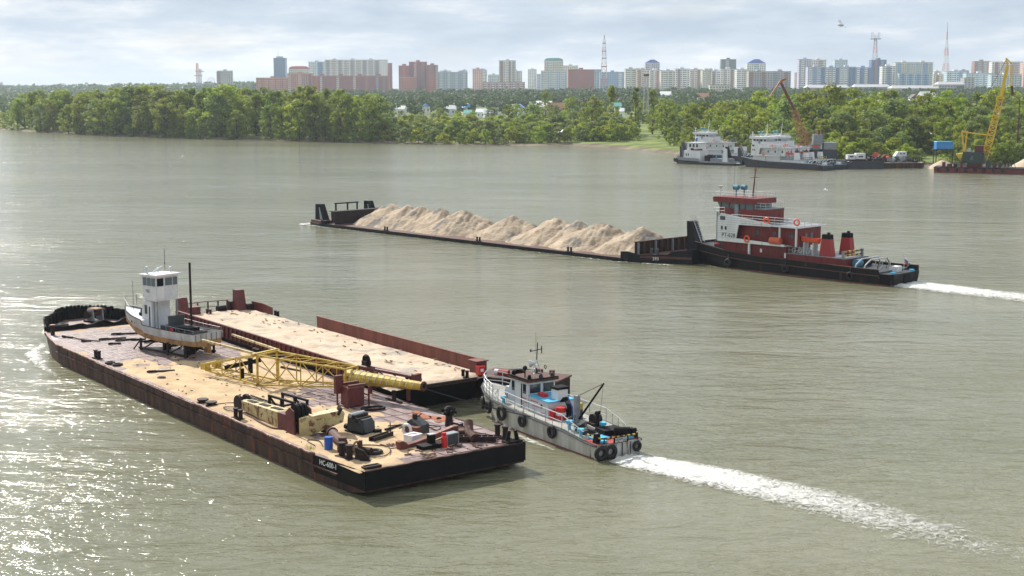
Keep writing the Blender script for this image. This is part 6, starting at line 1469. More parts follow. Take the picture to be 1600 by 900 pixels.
def pile_(label, X, Y, r, h, name='sand_pile'):
    mb = MB(); rows = []
    for j in range(9):
        q = j / 8.0
        rows.append([(r * q * math.cos(a) * (1 + 0.12 * mnoise.noise((math.cos(a) * 1.5, math.sin(a) * 1.5, X))), r * q * math.sin(a) * 0.8, h * (1 - q) ** 0.9 * 1.0 + 0.12 * mnoise.noise((a * 2, q * 5, Y))) for a in np.linspace(0, 2 * PI, 25)[:-1]])
    mb.loft(rows, closed=True, caps=False)
    o = mb.build(name, m_sand2, smooth=True); o.location = (X, Y, zgn(X, Y) - 0.4); return tag(o, label, 'sand pile')
pile_('pale sand heap on the bank behind the left end of the red pontoon', 121.5, 398, 7.5, 4.2)
pile_('pale sand heap on the bank at the far right edge', 146.0, 394, 9.0, 5.4)
hx, hy = 126.0, 413.0; hz = zgn(hx, hy)
t = thing('blue_cabin', 'bright blue site cabin standing on stilts before the trees', 'cabin', WORLD, hx, hy, hz)
MB().bx(-2.4, 2.4, -1.3, 1.3, 4.3, 6.3).build('body', M('cabin_blue', lin(58, 142, 206), 0.5, lin(50, 126, 190), 2), t); MB().prism([(-2.5, 6.3), (2.5, 6.3), (2.2, 6.5), (-2.2, 6.5)], 'y', -1.4, 1.4).build('roof', m_sky, t)
for x in (-1.6, 0, 1.6): MB().bx(x, x + 0.06, -1.33, -1.302, 4.3, 6.3).build('panel_seam', m_teal, t)
MB().bx(-3.0, 3.2, -1.7, 1.7, 4.05, 4.3).build('platform', m_dgrey, t)
for x in (-2.4, 2.4):
    for y in (-1.3, 1.3): MB().bx(x - 0.12, x + 0.12, y - 0.12, y + 0.12, -0.3, 4.05).build('stilt', m_dgrey, t)
t = thing('utility_pole', 'bare brown utility pole among the trees at the right edge', 'pole', WORLD, place_px(1586, 415), 415, zgn(place_px(1586, 415), 415))
MB().tube((0, 0, 0), (0.1, 0, 18.0), 0.24, 0.16, 8).build('pole', m_rust, t); MB().bar((-0.9, 0, 17.4), (1.1, 0, 17.4), 0.15).build('crossarm', m_rust_dark, t)

# ------------------------------------------------------------------ city
def CM(name, c, c2=None):
    c = [min(240, int(v * 1.10)) for v in c]
    return M(name, lin(*c), 0.75, lin(*(c2 or [max(0, v - 14) for v in c])), 0.05)
m_win = M('city_window', lin(104, 110, 120), 0.3)
m_win_b = M('city_window_blue', lin(112, 136, 164), 0.3)
m_roofgrey = CM('roof_grey', (150, 152, 154)); m_roofteal = CM('roof_teal', (90, 140, 140)); m_roofblue = CM('roof_blue', (70, 100, 180))
BCOL = {'brick': CM('brick_pink', (186, 134, 118)), 'brick2': CM('brick_tan', (200, 156, 128)), 'red': CM('brick_red', (158, 92, 84)), 'red2': CM('brick_orange', (182, 110, 84)), 'white': CM('panel_white', (226, 226, 224)),
        'beige': CM('panel_beige', (214, 208, 198)), 'greyb': CM('panel_bluegrey', (150, 168, 184)), 'grey': CM('panel_grey', (176, 174, 174)), 'blue': CM('panel_blue', (140, 168, 200)), 'lblue': CM('panel_lightblue', (186, 202, 212)),
        'teal': CM('panel_teal', (92, 112, 118)), 'glass': M('tower_glass', lin(88, 124, 156), 0.2, lin(74, 108, 142), 0.05), 'brown': CM('panel_brown', (160, 126, 112)), 'pink': CM('panel_pink', (216, 176, 164)), 'dblue': CM('panel_darkblue', (96, 118, 156)), 'violet': CM('panel_violet', (190, 186, 210)), 'yel': CM('panel_yellow', (206, 200, 188))}
def building(label, px0, px1, yt, Y, wall, strip=None, strips=(), floors=None, depth=16, yaw=0.0, roof='flat', win=None, cap=True, fh=3.0, name='apartment_block', side=None, roofm=None, winw=0.55):
    X0, X1 = place_px(px0, Y), place_px(px1, Y); X = (X0 + X1) / 2; W_ = (X1 - X0); zt = at_depth((px0 + px1) / 2, yt, Y).z
    z0 = zgn(X, Y) - 1.5; H_ = zt - z0
    if H_ < 6: H_ = 6.0
    t = thing(name, label, 'building', WORLD, X, Y + depth / 2, z0, yaw)
    w = W_ / 2; d = depth / 2
    MB().bx(-w, w, -d, d, 0, H_).build('wall', BCOL[wall], t)
    nf = max(2, int((H_ - 2) / fh)); nc = max(2, int(W_ / 3.4)); mb = MB(); pw = W_ / nc
    cols = set(); 
    for k in range(nc):
        xc = -w + (k + 0.5) * pw
        for f in range(nf):
            zc = H_ - 1.0 - (f + 0.5) * fh
            if zc < 3: break
            mb.bx(xc - pw * winw / 2, xc + pw * winw / 2, -d - 0.06, -d + 0.02, zc - 0.75, zc + 0.75)
    nd = max(2, int(depth / 4)); pd = depth / nd
    for s in (-1, 1):
        for k in range(nd):
            for f in range(nf):
                zc = H_ - 1.0 - (f + 0.5) * fh
                if zc < 3: break
                yc = -d + (k + 0.5) * pd; mb.bx(min(s * (w + 0.06), s * (w - 0.02)), max(s * (w + 0.06), s * (w - 0.02)), yc - 0.8, yc + 0.8, zc - 0.75, zc + 0.75)
    tag(mb.build('windows', win or m_win, t), kind='stuff')
    for fr, wd, col in strips:
        x = -w + fr * W_; s_ = MB()
        s_.bx(x - wd / 2, x + wd / 2, -d - 0.9, -d - 0.07, 2, H_ - 0.6).build('balcony_stack', BCOL[col], t)
        b = MB()
        for f in range(nf):
            zc = H_ - 1.0 - (f + 0.5) * fh
            if zc < 4: break
            b.bx(x - wd / 2 + 0.25, x + wd / 2 - 0.25, -d - 0.96, -d - 0.88, zc - 0.2, zc + 0.9)
        tag(b.build('balcony_glazing', win or m_win, t), kind='stuff')
    if side: MB().bx(w + 0.07, w + 0.3, -d, d, 0, H_ + 0.2).build('side_wall', BCOL[side], t)
    if roof == 'flat':
        MB().bx(-w - 0.3, w + 0.3, -d - 0.3, d + 0.3, H_, H_ + 0.7).build('roof', roofm or m_roofgrey, t)
        if cap:
            for k in range(max(1, int(W_ / 26))):
                x = -w + (k + 0.5) * W_ / max(1, int(W_ / 26)); MB().bx(x - 3, x + 3, -3, 3, H_ + 0.7, H_ + 3.2).build('lift_house', BCOL[wall], t)
    elif roof == 'dome':
        rows = []
        for q in np.linspace(0, 1, 6): rows.append([(x_ * w * math.cos(q * 1.2), y_ * d * math.cos(q * 1.2), H_ + 0.16 * W_ * math.sin(q * PI / 2)) for x_, y_ in ((-1, -1), (1, -1), (1, 1), (-1, 1))])
        MB().loft(rows, closed=True).build('roof', roofm or m_roofteal, t)
    elif roof == 'gable':
        h = W_ * 0.22
        MB().prism([(-w * 1.02, H_), (w * 1.02, H_), (w * 0.25, H_ + h), (-w * 0.25, H_ + h)], 'y', -d, d).build('roof', roofm or m_roofblue, t)
    elif roof == 'hip':
        MB().loft([[(-w - 1, -d - 1, H_), (w + 1, -d - 1, H_), (w + 1, d + 1, H_), (-w - 1, d + 1, H_)], [(-w * 0.9, -d * 0.15, H_ + 3.5), (w * 0.9, -d * 0.15, H_ + 3.5), (w * 0.9, d * 0.15, H_ + 3.5), (-w * 0.9, d * 0.15, H_ + 3.5)]], closed=True).build('roof', roofm or m_roofgrey, t)
    return t
B_ = building
S3 = lambda c, n=3, wd=4: tuple(((k + 0.5) / n, wd, c) for k in range(n))
B_('pale pink block alone on the horizon at the left edge', -6, 9, 129, 4300, 'pink', depth=20)
B_('grey slab hotel with dark end left of the skyline', 344, 367, 111, 2600, 'grey', strips=((0.06, 6, 'brown'),), yaw=0.15)
B_('blue glass office tower with antenna on the skyline', 432, 450, 91, 2750, 'glass', depth=22, win=m_win_b, roofm=m_roofteal)
B_('low pink brick wing at the left end of the brick complex', 404, 453, 122, 2250, 'brick', strips=S3('brick2', 5), yaw=0.08)
B_('pink brick block with pale corner stacks, second in the brick complex', 453, 491, 115, 2230, 'brick', strips=((0.08, 4, 'pink'), (0.5, 5, 'pink'), (0.92, 4, 'red')))
B_('long tan and red brick block at the front of the brick complex', 491, 608, 119, 2200, 'red', strips=((0.06, 4, 'red2'), (0.12, 3, 'yel'), (0.34, 4, 'yel'), (0.56, 4, 'yel'), (0.72, 4, 'red2'), (0.86, 4, 'greyb'), (0.95, 4, 'brown')), depth=18)
B_('white and maroon block with domed corner behind the brick complex', 455, 486, 108, 2500, 'yel', roof='dome', roofm=BCOL['red'])
B_('blue and white tower left of the long white high-rise', 486, 510, 97, 2600, 'lblue', strips=((0.2, 5, 'white'), (0.75, 8, 'dblue')), win=m_win_b)
B_('long cream high-rise with vertical stripes behind the brick complex', 511, 596, 94, 2450, 'white', strips=tuple(((k + 0.5) / 9, 5, 'beige' if k % 2 else 'grey') for k in range(9)), winw=0.4)
B_('blank white gable tower joining the long cream high-rise', 596, 607, 94, 2440, 'white', winw=0.02, cap=False)
B_('narrow brown tower right of the white gable', 607, 614, 99, 2460, 'red', cap=False)
B_('stepped red brick tower, left low wing', 625, 641, 103, 2300, 'red', strips=((0.5, 4, 'red2'),))
B_('tall central red brick tower of the stepped group', 641, 668, 97, 2310, 'red', strips=((0.35, 4, 'pink'), (0.8, 5, 'brown')))
B_('orange-panelled red tower at the right of the stepped group', 668, 685, 102, 2290, 'red', strips=((0.45, 9, 'red2'), (0.92, 3, 'pink')))
B_('orange unfinished brick block at the foot of the stepped tower', 626, 650, 121, 2260, 'red2', cap=False)
B_('blue-grey slab block right of the stepped red tower', 685, 731, 113, 2600, 'greyb', strips=S3('lblue', 4), yaw=0.05)
B_('small pinkish block with blue top on the skyline', 739, 755, 108, 2700, 'pink', roofm=m_roofblue)
B_('slim beige tower with brown stripes, alone on the skyline', 780, 806, 95, 2500, 'beige', strips=((0.16, 5, 'brown'), (0.5, 4, 'white'), (0.62, 3, 'brown'), (0.85, 4, 'grey')))
B_('long pink and white school on the slope', 754, 820, 129, 1900, 'pink', strips=S3('white', 6, 3), depth=14, cap=False)
B_('cream domed high-rise with a green roof', 850, 879, 95, 2500, 'yel', roof='dome', strips=((0.3, 6, 'white'),))
B_('light blue block in front of the domed high-rise', 845, 885, 111, 2350, 'lblue', strips=S3('white', 3), cap=False)
B_('plain white block right of the domed high-rise', 879, 902, 103, 2550, 'beige')
B_('dark red brick block left of the lattice tower', 887, 927, 109, 2200, 'red', winw=0.45)
B_('blue and white office block behind the lattice tower', 936, 975, 113, 2300, 'blue', strips=((0.15, 5, 'greyb'), (0.8, 5, 'white')), win=m_win_b)
xs = [975, 992, 1012, 1030, 1052, 1074, 1094, 1108, 1122, 1147, 1165]
for k in range(10):
    B_(('cream panel block just right of the lattice tower', 'cream panel block behind the grey mast', 'pale panel block below the blue-capped tower', 'beige panel block with grey balconies, fourth of the long row', 'white panel block in the middle of the long row', 'cream panel block, sixth of the long row',
        'pale block with brown roofline in the long row', 'white block left of the dark teal tower', 'cream block at the foot of the dark teal tower', 'white block ending the long row before the grey-brown slab')[k], xs[k], xs[k + 1], 108 + (k * 5) % 4, 2150 + (k % 3) * 30, ('beige', 'yel', 'white', 'beige', 'white', 'beige', 'yel', 'white', 'beige', 'white')[k], strips=((0.25, 4, ('white', 'brown', 'grey')[k % 3]), (0.7, 4, ('yel', 'white', 'brown')[k % 3])), yaw=0.04)
B_('blue-capped pale tower over the long row', 1006, 1028, 98, 2500, 'violet', roof='gable', strips=((0.3, 4, 'white'),))
B_('dark teal glass tower behind the long row', 1123, 1146, 93, 2600, 'teal', strips=((0.4, 6, 'grey'),))
B_('white tower with bright blue pitched roof', 1163, 1192, 99, 2450, 'white', roof='gable', strips=((0.5, 6, 'lblue'),))
B_('large grey-brown slab above the right bank', 1166, 1231, 112, 1900, 'grey', strips=((0.05, 6, 'brown'), (0.35, 4, 'brown'), (0.65, 4, 'greyb'), (0.9, 4, 'brown')), depth=18)
B_('cream low community building on the slope', 1106, 1137, 133, 1700, 'yel', cap=False, depth=12)
B_('tall white-pink tower left of the blue row', 1243, 1262, 93, 2300, 'violet', strips=((0.3, 4, 'white'),))
B_('grey-topped white tower beside the white-pink one', 1262, 1285, 94, 2350, 'beige', strips=((0.6, 7, 'grey'),))
B_('pale teal stepped tower behind the blue row', 1298, 1318, 94, 2500, 'lblue', win=m_win_b)
xs = [1257, 1283, 1305, 1331, 1355]
for k in range(4):
    B_(('white and blue block opening the blue row', 'blue block with yellow balcony stacks', 'pale violet and blue block in the blue row', 'blue block ending at the antenna tower')[k], xs[k], xs[k + 1], 105 + k % 2, 2050, ('violet', 'blue', 'lblue', 'blue')[k], strips=((0.15, 4, 'white'), (0.4, 4, ('blue', 'yel', 'white', 'dblue')[k]), (0.66, 4, ('lblue', 'white', 'dblue', 'yel')[k]), (0.9, 4, 'dblue')), win=m_win_b)
B_('dark blue tower carrying the antenna mast', 1355, 1378, 94, 2100, 'dblue', strips=((0.3, 4, 'brown'), (0.7, 4, 'greyb')), win=m_win_b)
B_('white and blue block right of the antenna tower', 1372, 1392, 104, 2000, 'white', strips=((0.5, 5, 'blue'),))
B_('long cream and blue apartment block right of the antenna tower', 1392, 1450, 98, 2250, 'yel', strips=((0.1, 5, 'blue'), (0.36, 4, 'lblue'), (0.6, 5, 'lblue'), (0.8, 6, 'blue'), (0.95, 4, 'lblue')), win=m_win_b)
B_('small blue block low in front of the cream and blue block', 1398, 1445, 115, 1980, 'lblue', strips=S3('blue', 4), cap=False)
B_('beige block left of the tall needle tower', 1451, 1476, 117, 2300, 'beige', strips=S3('brown', 2))
B_('white-blue block under the tall needle tower', 1472, 1502, 112, 2100, 'lblue', strips=((0.3, 5, 'white'), (0.7, 4, 'greyb')))
B_('row of pale teal blocks right of the needle tower', 1502, 1546, 115, 2050, 'lblue', strips=S3('white', 5), win=m_win_b)
B_('brown and grey tower behind the pale teal row', 1514, 1538, 96, 2400, 'brown', strips=((0.3, 5, 'greyb'), (0.7, 5, 'grey')))
B_('broad cream tower block behind the yellow crane jib', 1541, 1588, 97, 2350, 'white', strips=((0.15, 6, 'brown'), (0.4, 5, 'beige'), (0.75, 12, 'grey')))
B_('white-blue block below the broad cream tower', 1541, 1588, 117, 2000, 'lblue', strips=S3('white', 4))
B_('pink brick tower at the right edge', 1590, 1612, 98, 2300, 'pink', strips=((0.5, 6, 'brown'),))
rr = random.Random(77); px = 688.0
while px < 1610:
    wpx = rr.uniform(9, 20)
    B_('pale distant block in the far row behind the main skyline', px, px + wpx, rr.uniform(107, 119), rr.uniform(2750, 3050), rr.choice(('white', 'beige', 'grey', 'greyb', 'violet', 'pink', 'yel', 'lblue', 'brown')), strips=((rr.uniform(0.2, 0.8), 4, rr.choice(('white', 'grey', 'brown', 'blue'))),), cap=rr.random() < 0.6)['group'] = 'far row of the skyline'
    px += wpx + rr.choice((0.5, 1.5, 3, 9, 16))
B_('small grey office box before the pale teal row', 1499, 1515, 122, 1850, 'grey', cap=False)
for px0, px1, yt, Y, lab in ((1256, 1322, 137, 1750, 'long low grey building with pale roof, left of three'), (1330, 1386, 136, 1800, 'long low grey building with pale roof, middle of three'), (1388, 1456, 138, 1720, 'long low grey building with pale roof, right of three'), (1460, 1500, 132, 1800, 'low brown building under the needle tower')):
    B_(lab, px0, px1, yt, Y, 'grey', roof='hip', depth=20, name='low_building', roofm=CM('pale_roof', (168, 168, 170)))
t = thing('long_shed', 'long brown-red shed roof behind the vase-shaped poplar', 'shed', WORLD, place_px(948, 1150), 1150, zgn(place_px(948, 1150), 1150))
MB().bx(-25, 25, -5, 5, 0, 4).build('wall', BCOL['brown'], t); MB().prism([(-6, 4), (6, 4), (0, 6.5)], 'x', -26, 26).build('roof', CM('shed_roof', (140, 84, 76)), t)
# village houses
hc = [('white', 'roof_white', (226, 228, 230)), ('beige', 'roof_blue2', (110, 150, 214)), ('white', 'roof_dark', (84, 72, 78)), ('beige', 'roof_brown', (160, 118, 96)), ('white', 'roof_green', (130, 186, 176))]
for px, py, Y, sz, k, lab in ((704, 172, 960, 7, 0, 'small white-roofed house at the left of the village'), (730, 170, 980, 8, 1, 'house with a blue roof at the left of the village'), (752, 177, 900, 6, 0, 'low white-roofed shed in the village'), (782, 169, 960, 10, 2, 'house with a dark steep roof in the village'),
                              (800, 172, 930, 8, 0, 'house with white roof right of the dark roof'), (812, 170, 960, 7, 1, 'house with a blue gable right of the dark roof'), (765, 179, 880, 7, 0, 'front white roof below the dark house'), (733, 179, 880, 6, 4, 'pale green roof at the front of the village'), (806, 181, 870, 5, 4, 'little mint-roofed hut in front of the village'),
                              (850, 168, 960, 10, 0, 'white-roofed house right of the village'), (872, 174, 920, 13, 3, 'house with broad brown tin roof and white gable'), (888, 170, 960, 5, 1, 'small blue-gabled house beside the brown tin roof'), (627, 172, 960, 6, 0, 'small white roof left among the trees'), (665, 168, 990, 6, 1, 'blue roof among the trees at the left'),
                              (968, 176, 800, 5, 0, 'small white-gabled hut right of the vase-shaped poplar'), (962, 168, 850, 6, 4, 'mint-roofed hut behind the vase-shaped poplar'), (1098, 153, 1200, 9, 3, 'brown-roofed house above the trees'), (1040, 150, 1250, 9, 0, 'white-roofed house near the grey mast'), (1385, 153, 900, 9, 0, 'long white roof among the right-hand trees'),
                              (1448, 153, 900, 9, 0, 'white roof left of the upright bright poplar'), (1520, 176, 640, 9, 2, 'dark-roofed house among the trees by the yellow jib'), (1548, 184, 620, 6, 0, 'small pale shed right of the dark-roofed house'), (1428, 121 + 33, 920, 6, 2, 'small dark roof among the right-hand trees'), (1216, 174, 760, 5, 1, 'tiny blue roof behind the rusty crane jib')):
    p = at_depth(px, py, Y); wn, rn, rc = hc[k]
    X, Yh = p.x, Y; z0 = zgn(X, Yh); top = max(p.z + 1.0, z0 + 3.0); wh = top - z0
    t = thing('village_house', lab, 'house', WORLD, X, Yh, z0 - 0.3, random.uniform(-0.4, 0.4))
    MB().bx(-sz / 2, sz / 2, -sz * 0.4, sz * 0.4, 0, wh).build('wall', BCOL[wn], t)
    MB().prism([(-sz * 0.48, wh), (sz * 0.48, wh), (0, wh + sz * 0.38)], 'x' if k in (0, 3, 4) else 'y', -sz * 0.56, sz * 0.56).build('roof', CM(rn, rc), t)
    for x in (-0.25, 0.2): MB().bx(sz * x, sz * x + sz * 0.15, -sz * 0.4 - 0.05, -sz * 0.4 + 0.02, wh * 0.45, wh * 0.75).build('window', m_win, t)
# towers
def lat_tower(name, label, px, yt, yb, Y, wb, wt_, n, r, mats, plats=()):
    P = at_depth(px, yb, Y); Q = at_depth(px, yt, Y)
    t = thing(name, label, 'tower', WORLD, P.x, Y, P.z)
    Hh = Q.z - P.z
    for k in range(len(mats)):
        f0, f1 = k / len(mats), (k + 1) / len(mats)
        lattice(MB(), (0, 0, Hh * f0), (0.001, 0, Hh * f1), wb + (wt_ - wb) * f0 ** 0.8, wb + (wt_ - wb) * f1 ** 0.8, max(1, n // len(mats)), r).build('lattice_section', mats[k], t)
    for f, w in plats: MB().bx(-w / 2, w / 2, -w / 2, w / 2, Hh * f, Hh * f + 0.8).build('platform', m_oxide, t)
    return t, Hh
m_twr = CM('tower_red', (196, 140, 128)); m_tww = CM('tower_white', (206, 204, 206)); m_twg = CM('tower_grey', (172, 172, 178))
t, h = lat_tower('lattice_tower', 'red and white lattice tower in the middle of the skyline', 943.5, 62, 135, 1900, 9, 3.2, 12, 0.42, (m_twr, m_tww, m_twr, m_tww, m_twr, m_tww), ((0.42, 7.2), (0.6, 6.2), (0.75, 5.4), (0.92, 4.6)))
MB().tube((0, 0, h), (0, 0, h + 6), 0.7, n=6).build('antenna', m_twg, t)
t, h = lat_tower('antenna_mast', 'lattice mast with a crown of antennas above the dark blue tower', 1367, 60, 93, 2100, 7, 3.0, 8, 0.45, (m_twg, m_twr, m_twg), ((0.96, 13),))
for k in range(7): MB().tube((-6 + k * 2.0, 0, h), (-6 + k * 2.0, 0, h + (9 if k in (0, 1, 5, 6) else 5)), 0.4, n=5).build('antenna', m_twg, t)
t, h = lat_tower('needle_tower', 'tall slim tapering television tower at the right of the skyline', 1477.5, 62, 112, 2200, 8.5, 2.6, 12, 0.45, (m_twr, m_tww, m_twr, m_tww), ())
MB().tube((0, 0, h), (0, 0, h + 12), 1.1, 0.8, 6).build('lower_needle', m_twr, t); MB().tube((0, 0, h + 12), (0, 0, h + 26), 0.6, 0.3, 6).build('upper_needle', m_twg, t)
t, h = lat_tower('cell_mast', 'grey cell mast standing in the trees of the far bank', 1009, 117, 178, 600, 2.2, 1.2, 10, 0.16, (m_twg,), ((0.97, 2.2),))
t, h = lat_tower('tower_crane', 'tall thin construction crane mast with short jib on the left skyline', 309, 99, 135, 2600, 3.2, 3.2, 10, 0.6, (m_twg, m_twr), ())
MB().bx(-6, 9, -0.8, 0.8, h * 0.45, h * 0.45 + 1.5).build('jib', m_twr, t)
t, h = lat_tower('tower_crane', 'shorter construction crane mast beside the tall one', 313.5, 108, 135, 2650, 3, 3, 8, 0.6, (m_twg,), ())
MB().bx(-9, 7, -0.8, 0.8, h * 0.85, h * 0.85 + 1.5).build('jib', m_twr, t)
wl = at_depth(330, 127.5, 2600)
t = thing('ferris_wheel', 'small pale ferris wheel on the left skyline', 'ferris wheel', WORLD, wl.x, 2600, wl.z - 6)
MB().torus((0, 0, 7), 6.2, 0.4, 'y', 24, 5).build('rim', m_twg, t)
for k in range(8): MB().tube((0, 0, 7), (6.2 * math.cos(k * PI / 4), 0, 7 + 6.2 * math.sin(k * PI / 4)), 0.14, n=4).build('spoke', m_twg, t)
MB().bar((0, 0, 7), (-3, 0, -4), 0.5).bar((0, 0, 7), (3, 0, -4), 0.5).build('support', m_twg, t)
tp = at_depth(441, 79, 2750)
t = thing('roof_antenna', 'thin antenna on the blue glass tower', 'antenna', WORLD, place_px(438, 2750), 2760, at_depth(440, 90, 2750).z)
MB().tube((0, 0, 0), (0, 0, 14), 0.5, 0.2, 6).build('mast', m_twg, t); MB().bx(-3, 9, -5, 5, -2.5, 2.5).build('crown', m_twg, t)

# ------------------------------------------------------------------ foam and wakes
def foam_material():
    m = bpy.data.materials.new('foam'); m.use_nodes = True
    t = m.node_tree; N = t.nodes; L = t.links
    b = N['Principled BSDF']; out = N['Material Output']
    b.inputs['Base Color'].default_value = (0.80, 0.79, 0.74, 1); b.inputs['Roughness'].default_value = 0.6
    at_ = N.new('ShaderNodeAttribute'); at_.attribute_name = 'cover'
    g = N.new('ShaderNodeNewGeometry')
    n1 = N.new('ShaderNodeTexNoise'); n1.inputs['Scale'].default_value = 1.5; n1.inputs['Detail'].default_value = 9; n1.inputs['Roughness'].default_value = 0.72; n1.inputs['Distortion'].default_value = 2.2
    L.new(g.outputs['Position'], n1.inputs['Vector'])
    a = N.new('ShaderNodeMath'); a.operation = 'ADD'; L.new(at_.outputs['Fac'], a.inputs[0]); L.new(n1.outputs[0], a.inputs[1])
    r = N.new('ShaderNodeMapRange'); r.inputs[1].default_value = 0.90; r.inputs[2].default_value = 1.16; L.new(a.outputs[0], r.inputs[0])
    tr = N.new('ShaderNodeBsdfTransparent'); mx = N.new('ShaderNodeMixShader')
    L.new(r.outputs[0], mx.inputs[0]); L.new(tr.outputs[0], mx.inputs[1]); L.new(b.outputs[0], mx.inputs[2]); L.new(mx.outputs[0], out.inputs[0])
    bp = N.new('ShaderNodeBump'); bp.inputs['Distance'].default_value = 0.25; L.new(n1.outputs[0], bp.inputs['Height']); L.new(bp.outputs[0], b.inputs['Normal'])
    return m
m_foam = foam_material()
def foam(label, pts, widths, covers, lump=0.12, step=0.25, name='wake_foam'):
    """Churned foam along a line on the river: a lumpy sheet just above the water."""
    P = [Vector((*p, 0)) for p in pts]; seg = [(P[i + 1] - P[i]).length for i in range(len(P) - 1)]; cum = [0]
    for s in seg: cum.append(cum[-1] + s)
    n = max(4, int(cum[-1] / step)); rows = []; cov = []
    for i in range(n + 1):
        s = cum[-1] * i / n
        x = np.interp(s, cum, [p.x for p in P]); y = np.interp(s, cum, [p.y for p in P]); w = np.interp(s, cum, widths); c = np.interp(s, cum, covers)
        s2 = min(cum[-1], s + 0.5); s1 = max(0, s - 0.5)
        d = Vector((np.interp(s2, cum, [p.x for p in P]) - np.interp(s1, cum, [p.x for p in P]), np.interp(s2, cum, [p.y for p in P]) - np.interp(s1, cum, [p.y for p in P]), 0)).normalized()
        nn = Vector((-d.y, d.x, 0)); row = []
        m = max(4, int(max(widths) / step))
        for j in range(m + 1):
            q = (j / m - 0.5) * 2; wv = w * (1 + 0.2 * mnoise.noise((s * 0.35, q, 3)))
            p = Vector((x, y, 0)) + nn * (q * wv / 2); e = 1 - abs(q) ** 2.2
            z = 0.015 + max(0, lump * c * e * (0.55 + 0.9 * mnoise.noise((p.x * 1.1, p.y * 1.1, 0)) + 0.5 * mnoise.noise((p.x * 3.1, p.y * 3.1, 7))))
            row.append((p.x, p.y, z)); cov.append(c + 0.05 - 0.42 * (1 - e) - (0.6 if abs(q) > 0.98 else 0))
        rows.append(row)
    o = MB().loft(rows, caps=False).build(name, m_foam, smooth=True)
    a = o.data.attributes.new('cover', 'FLOAT', 'POINT'); a.data.foreach_set('value', cov)
    return tag(o, label, 'foam', kind='stuff')
foam('white churned propeller wake trailing from the small white tug', [(6.6, 82.7), (9.0, 80.6), (11.6, 78.4), (14.6, 75.6), (17.4, 72.6), (20.2, 69.4), (22.8, 65.9), (25.2, 61.5)], [2.8, 3.9, 4.6, 5.4, 6.2, 7.0, 7.8, 8.2], [0.78, 0.74, 0.68, 0.60, 0.52, 0.45, 0.38, 0.2], 0.26)
foam('white wake running off behind the red tug', [(44.9, 159.6), (48.5, 155.4), (52.5, 150.8), (57, 145.8), (62, 140)], [6, 7.5, 8.5, 9.5, 10.5], [0.76, 0.66, 0.58, 0.54, 0.48], 0.25, 0.35)
w = lambda F, x, y: (F.W(x, y).x, F.W(x, y).y)
foam('thin foam line along the hull of the loaded barge', [w(SBF, 76.8, 4.0), w(SBF, 76.5, 7.2), w(SBF, 70, 7.4), w(SBF, 50, 7.3), w(SBF, 30, 7.2), w(SBF, 6, 7.3), w(SBF, -1, 4.8)], [1.2, 1.6, 1.0, 0.7, 0.7, 0.9, 1.0], [0.62, 0.6, 0.42, 0.36, 0.36, 0.46, 0.5], 0.2)
foam('thin broken foam along the red tug hull', [w(PTF, 27, 3.2), w(PTF, 18, 3.75), w(PTF, 8, 3.85), w(PTF, 0, 3.5)], [0.8, 0.6, 0.6, 0.7], [0.45, 0.36, 0.36, 0.4], 0.15)
foam('bow wave foam at the left front corner of the junk barge', [w(NB, 57, 3.8), w(NB, 53, 6.2), w(NB, 47, 7.3), w(NB, 40, 7.8)], [1.0, 1.8, 1.4, 0.8], [0.5, 0.6, 0.48, 0.3], 0.3)
foam('splash of foam beside the small tug hull', [w(STF, 8.2, 2.2), w(STF, 6.0, 2.5), w(STF, 3.2, 2.5)], [0.5, 1.0, 0.7], [0.4, 0.56, 0.36], 0.2)

# ------------------------------------------------------------------ gulls
def gull(label, px, py, Y, s, rz, bank):
    p = at_depth(px, py, Y)
    mb = MB().ball((0, 0, 0), 0.12, 8, 6, (2.4, 1, 0.9))
    for q in (-1, 1):
        mb.add([(0.12, q * 0.05, 0.04), (-0.12, q * 0.05, 0.04), (-0.08, q * 0.38, 0.18), (0.16, q * 0.36, 0.18), (-0.06, q * 0.72, 0.10), (-0.02, q * 0.40, 0.15)], [(0, 1, 2, 3), (3, 2, 4)])
    mb.add([(-0.26, 0.05, 0), (-0.26, -0.05, 0), (-0.42, -0.09, 0.0), (-0.42, 0.09, 0.0)], [(0, 1, 2, 3)])
    o = mb.build('gull', m_white, smooth=True); o.location = p; o.scale = (s, s, s); o.rotation_euler = (bank, 0, rz)
    return tag(o, label, 'gull')
gull('white gull high in the sky at the upper right', 1314, 39, 130, 1.3, 0.4, 0.5)
gull('white gull low against the willow thicket', 877, 206, 330, 1.5, 2.0, -0.4)
gull('white gull against the dark trees above the scrap barges', 1455, 209, 300, 1.3, 1.0, 0.3)
gull('white gull skimming the water right of the red tug mast', 1290, 297, 200, 0.9, 0.2, 0.2)

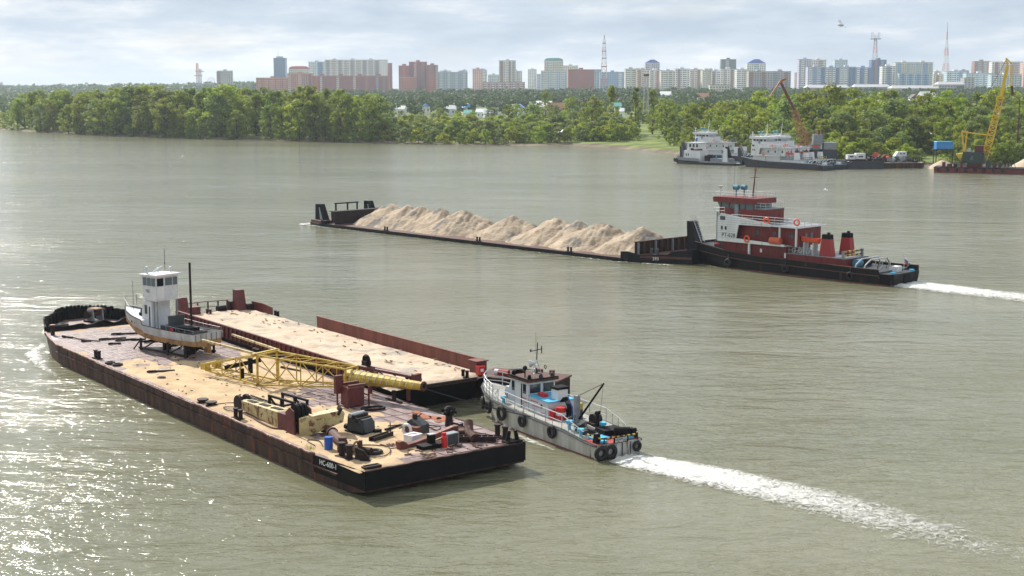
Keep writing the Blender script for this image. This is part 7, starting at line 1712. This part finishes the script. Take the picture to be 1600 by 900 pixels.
# ------------------------------------------------------------------ exhaust smoke drifting off the small tug
def smoke(label, pts, radii, dens, name='exhaust_smoke'):
    m = bpy.data.materials.new('smoke'); m.use_nodes = True
    t = m.node_tree; t.nodes.clear()
    o = t.nodes.new('ShaderNodeOutputMaterial'); v = t.nodes.new('ShaderNodeVolumePrincipled')
    v.inputs['Color'].default_value = (0.30, 0.30, 0.32, 1); v.inputs['Density'].default_value = dens
    t.links.new(v.outputs[0], o.inputs['Volume'])
    rows = []
    for i, (p_, r) in enumerate(zip(pts, radii)):
        rows.append([(p_[0] + r * math.cos(a) * (1 + 0.25 * mnoise.noise((math.cos(a), math.sin(a), i * 0.8))), p_[1] + 0.6 * r * math.cos(a + 0.6), p_[2] + r * math.sin(a) * (1 + 0.25 * mnoise.noise((math.cos(a), math.sin(a), i * 0.8 + 9)))) for a in np.linspace(2 * PI, 0, 21)[:-1]])
    q = MB().loft(rows, closed=True).build(name, m, smooth=True)
    return tag(q, label, 'smoke', kind='stuff')
f0 = STF.W(6.5, -0.15, 3.3)
P_ = [f0, f0 + Vector((0.5, 1.2, 0.5)), f0 + Vector((1.1, 3.0, 1.0)), f0 + Vector((1.8, 6.0, 1.7)), f0 + Vector((2.4, 9.5, 2.4)), f0 + Vector((2.6, 14, 3.2)), f0 + Vector((2.4, 18, 3.9)), f0 + Vector((2.0, 21, 4.4))]
smoke('faint grey exhaust smoke drifting away from the small white tug', P_, [0.2, 0.35, 0.6, 1.0, 1.4, 1.6, 1.2, 0.2], 0.026)
# ------------------------------------------------------------------ air
def haze_box(dens):
    m = bpy.data.materials.new('haze_air'); m.use_nodes = True
    t = m.node_tree; t.nodes.clear()
    o = t.nodes.new('ShaderNodeOutputMaterial'); v = t.nodes.new('ShaderNodeVolumePrincipled')
    v.inputs['Color'].default_value = (0.78, 0.88, 1.0, 1); v.inputs['Density'].default_value = dens; v.inputs['Anisotropy'].default_value = 0.2
    t.links.new(v.outputs[0], o.inputs['Volume'])
    mb = MB(); mb.bx(-14500, 14500, -700, 16500, -9, 190)
    h = mb.build('haze', m); tag(h, 'thin blue summer haze over the river and city', 'haze', kind='stuff')
    return h
haze_box(0.0001)
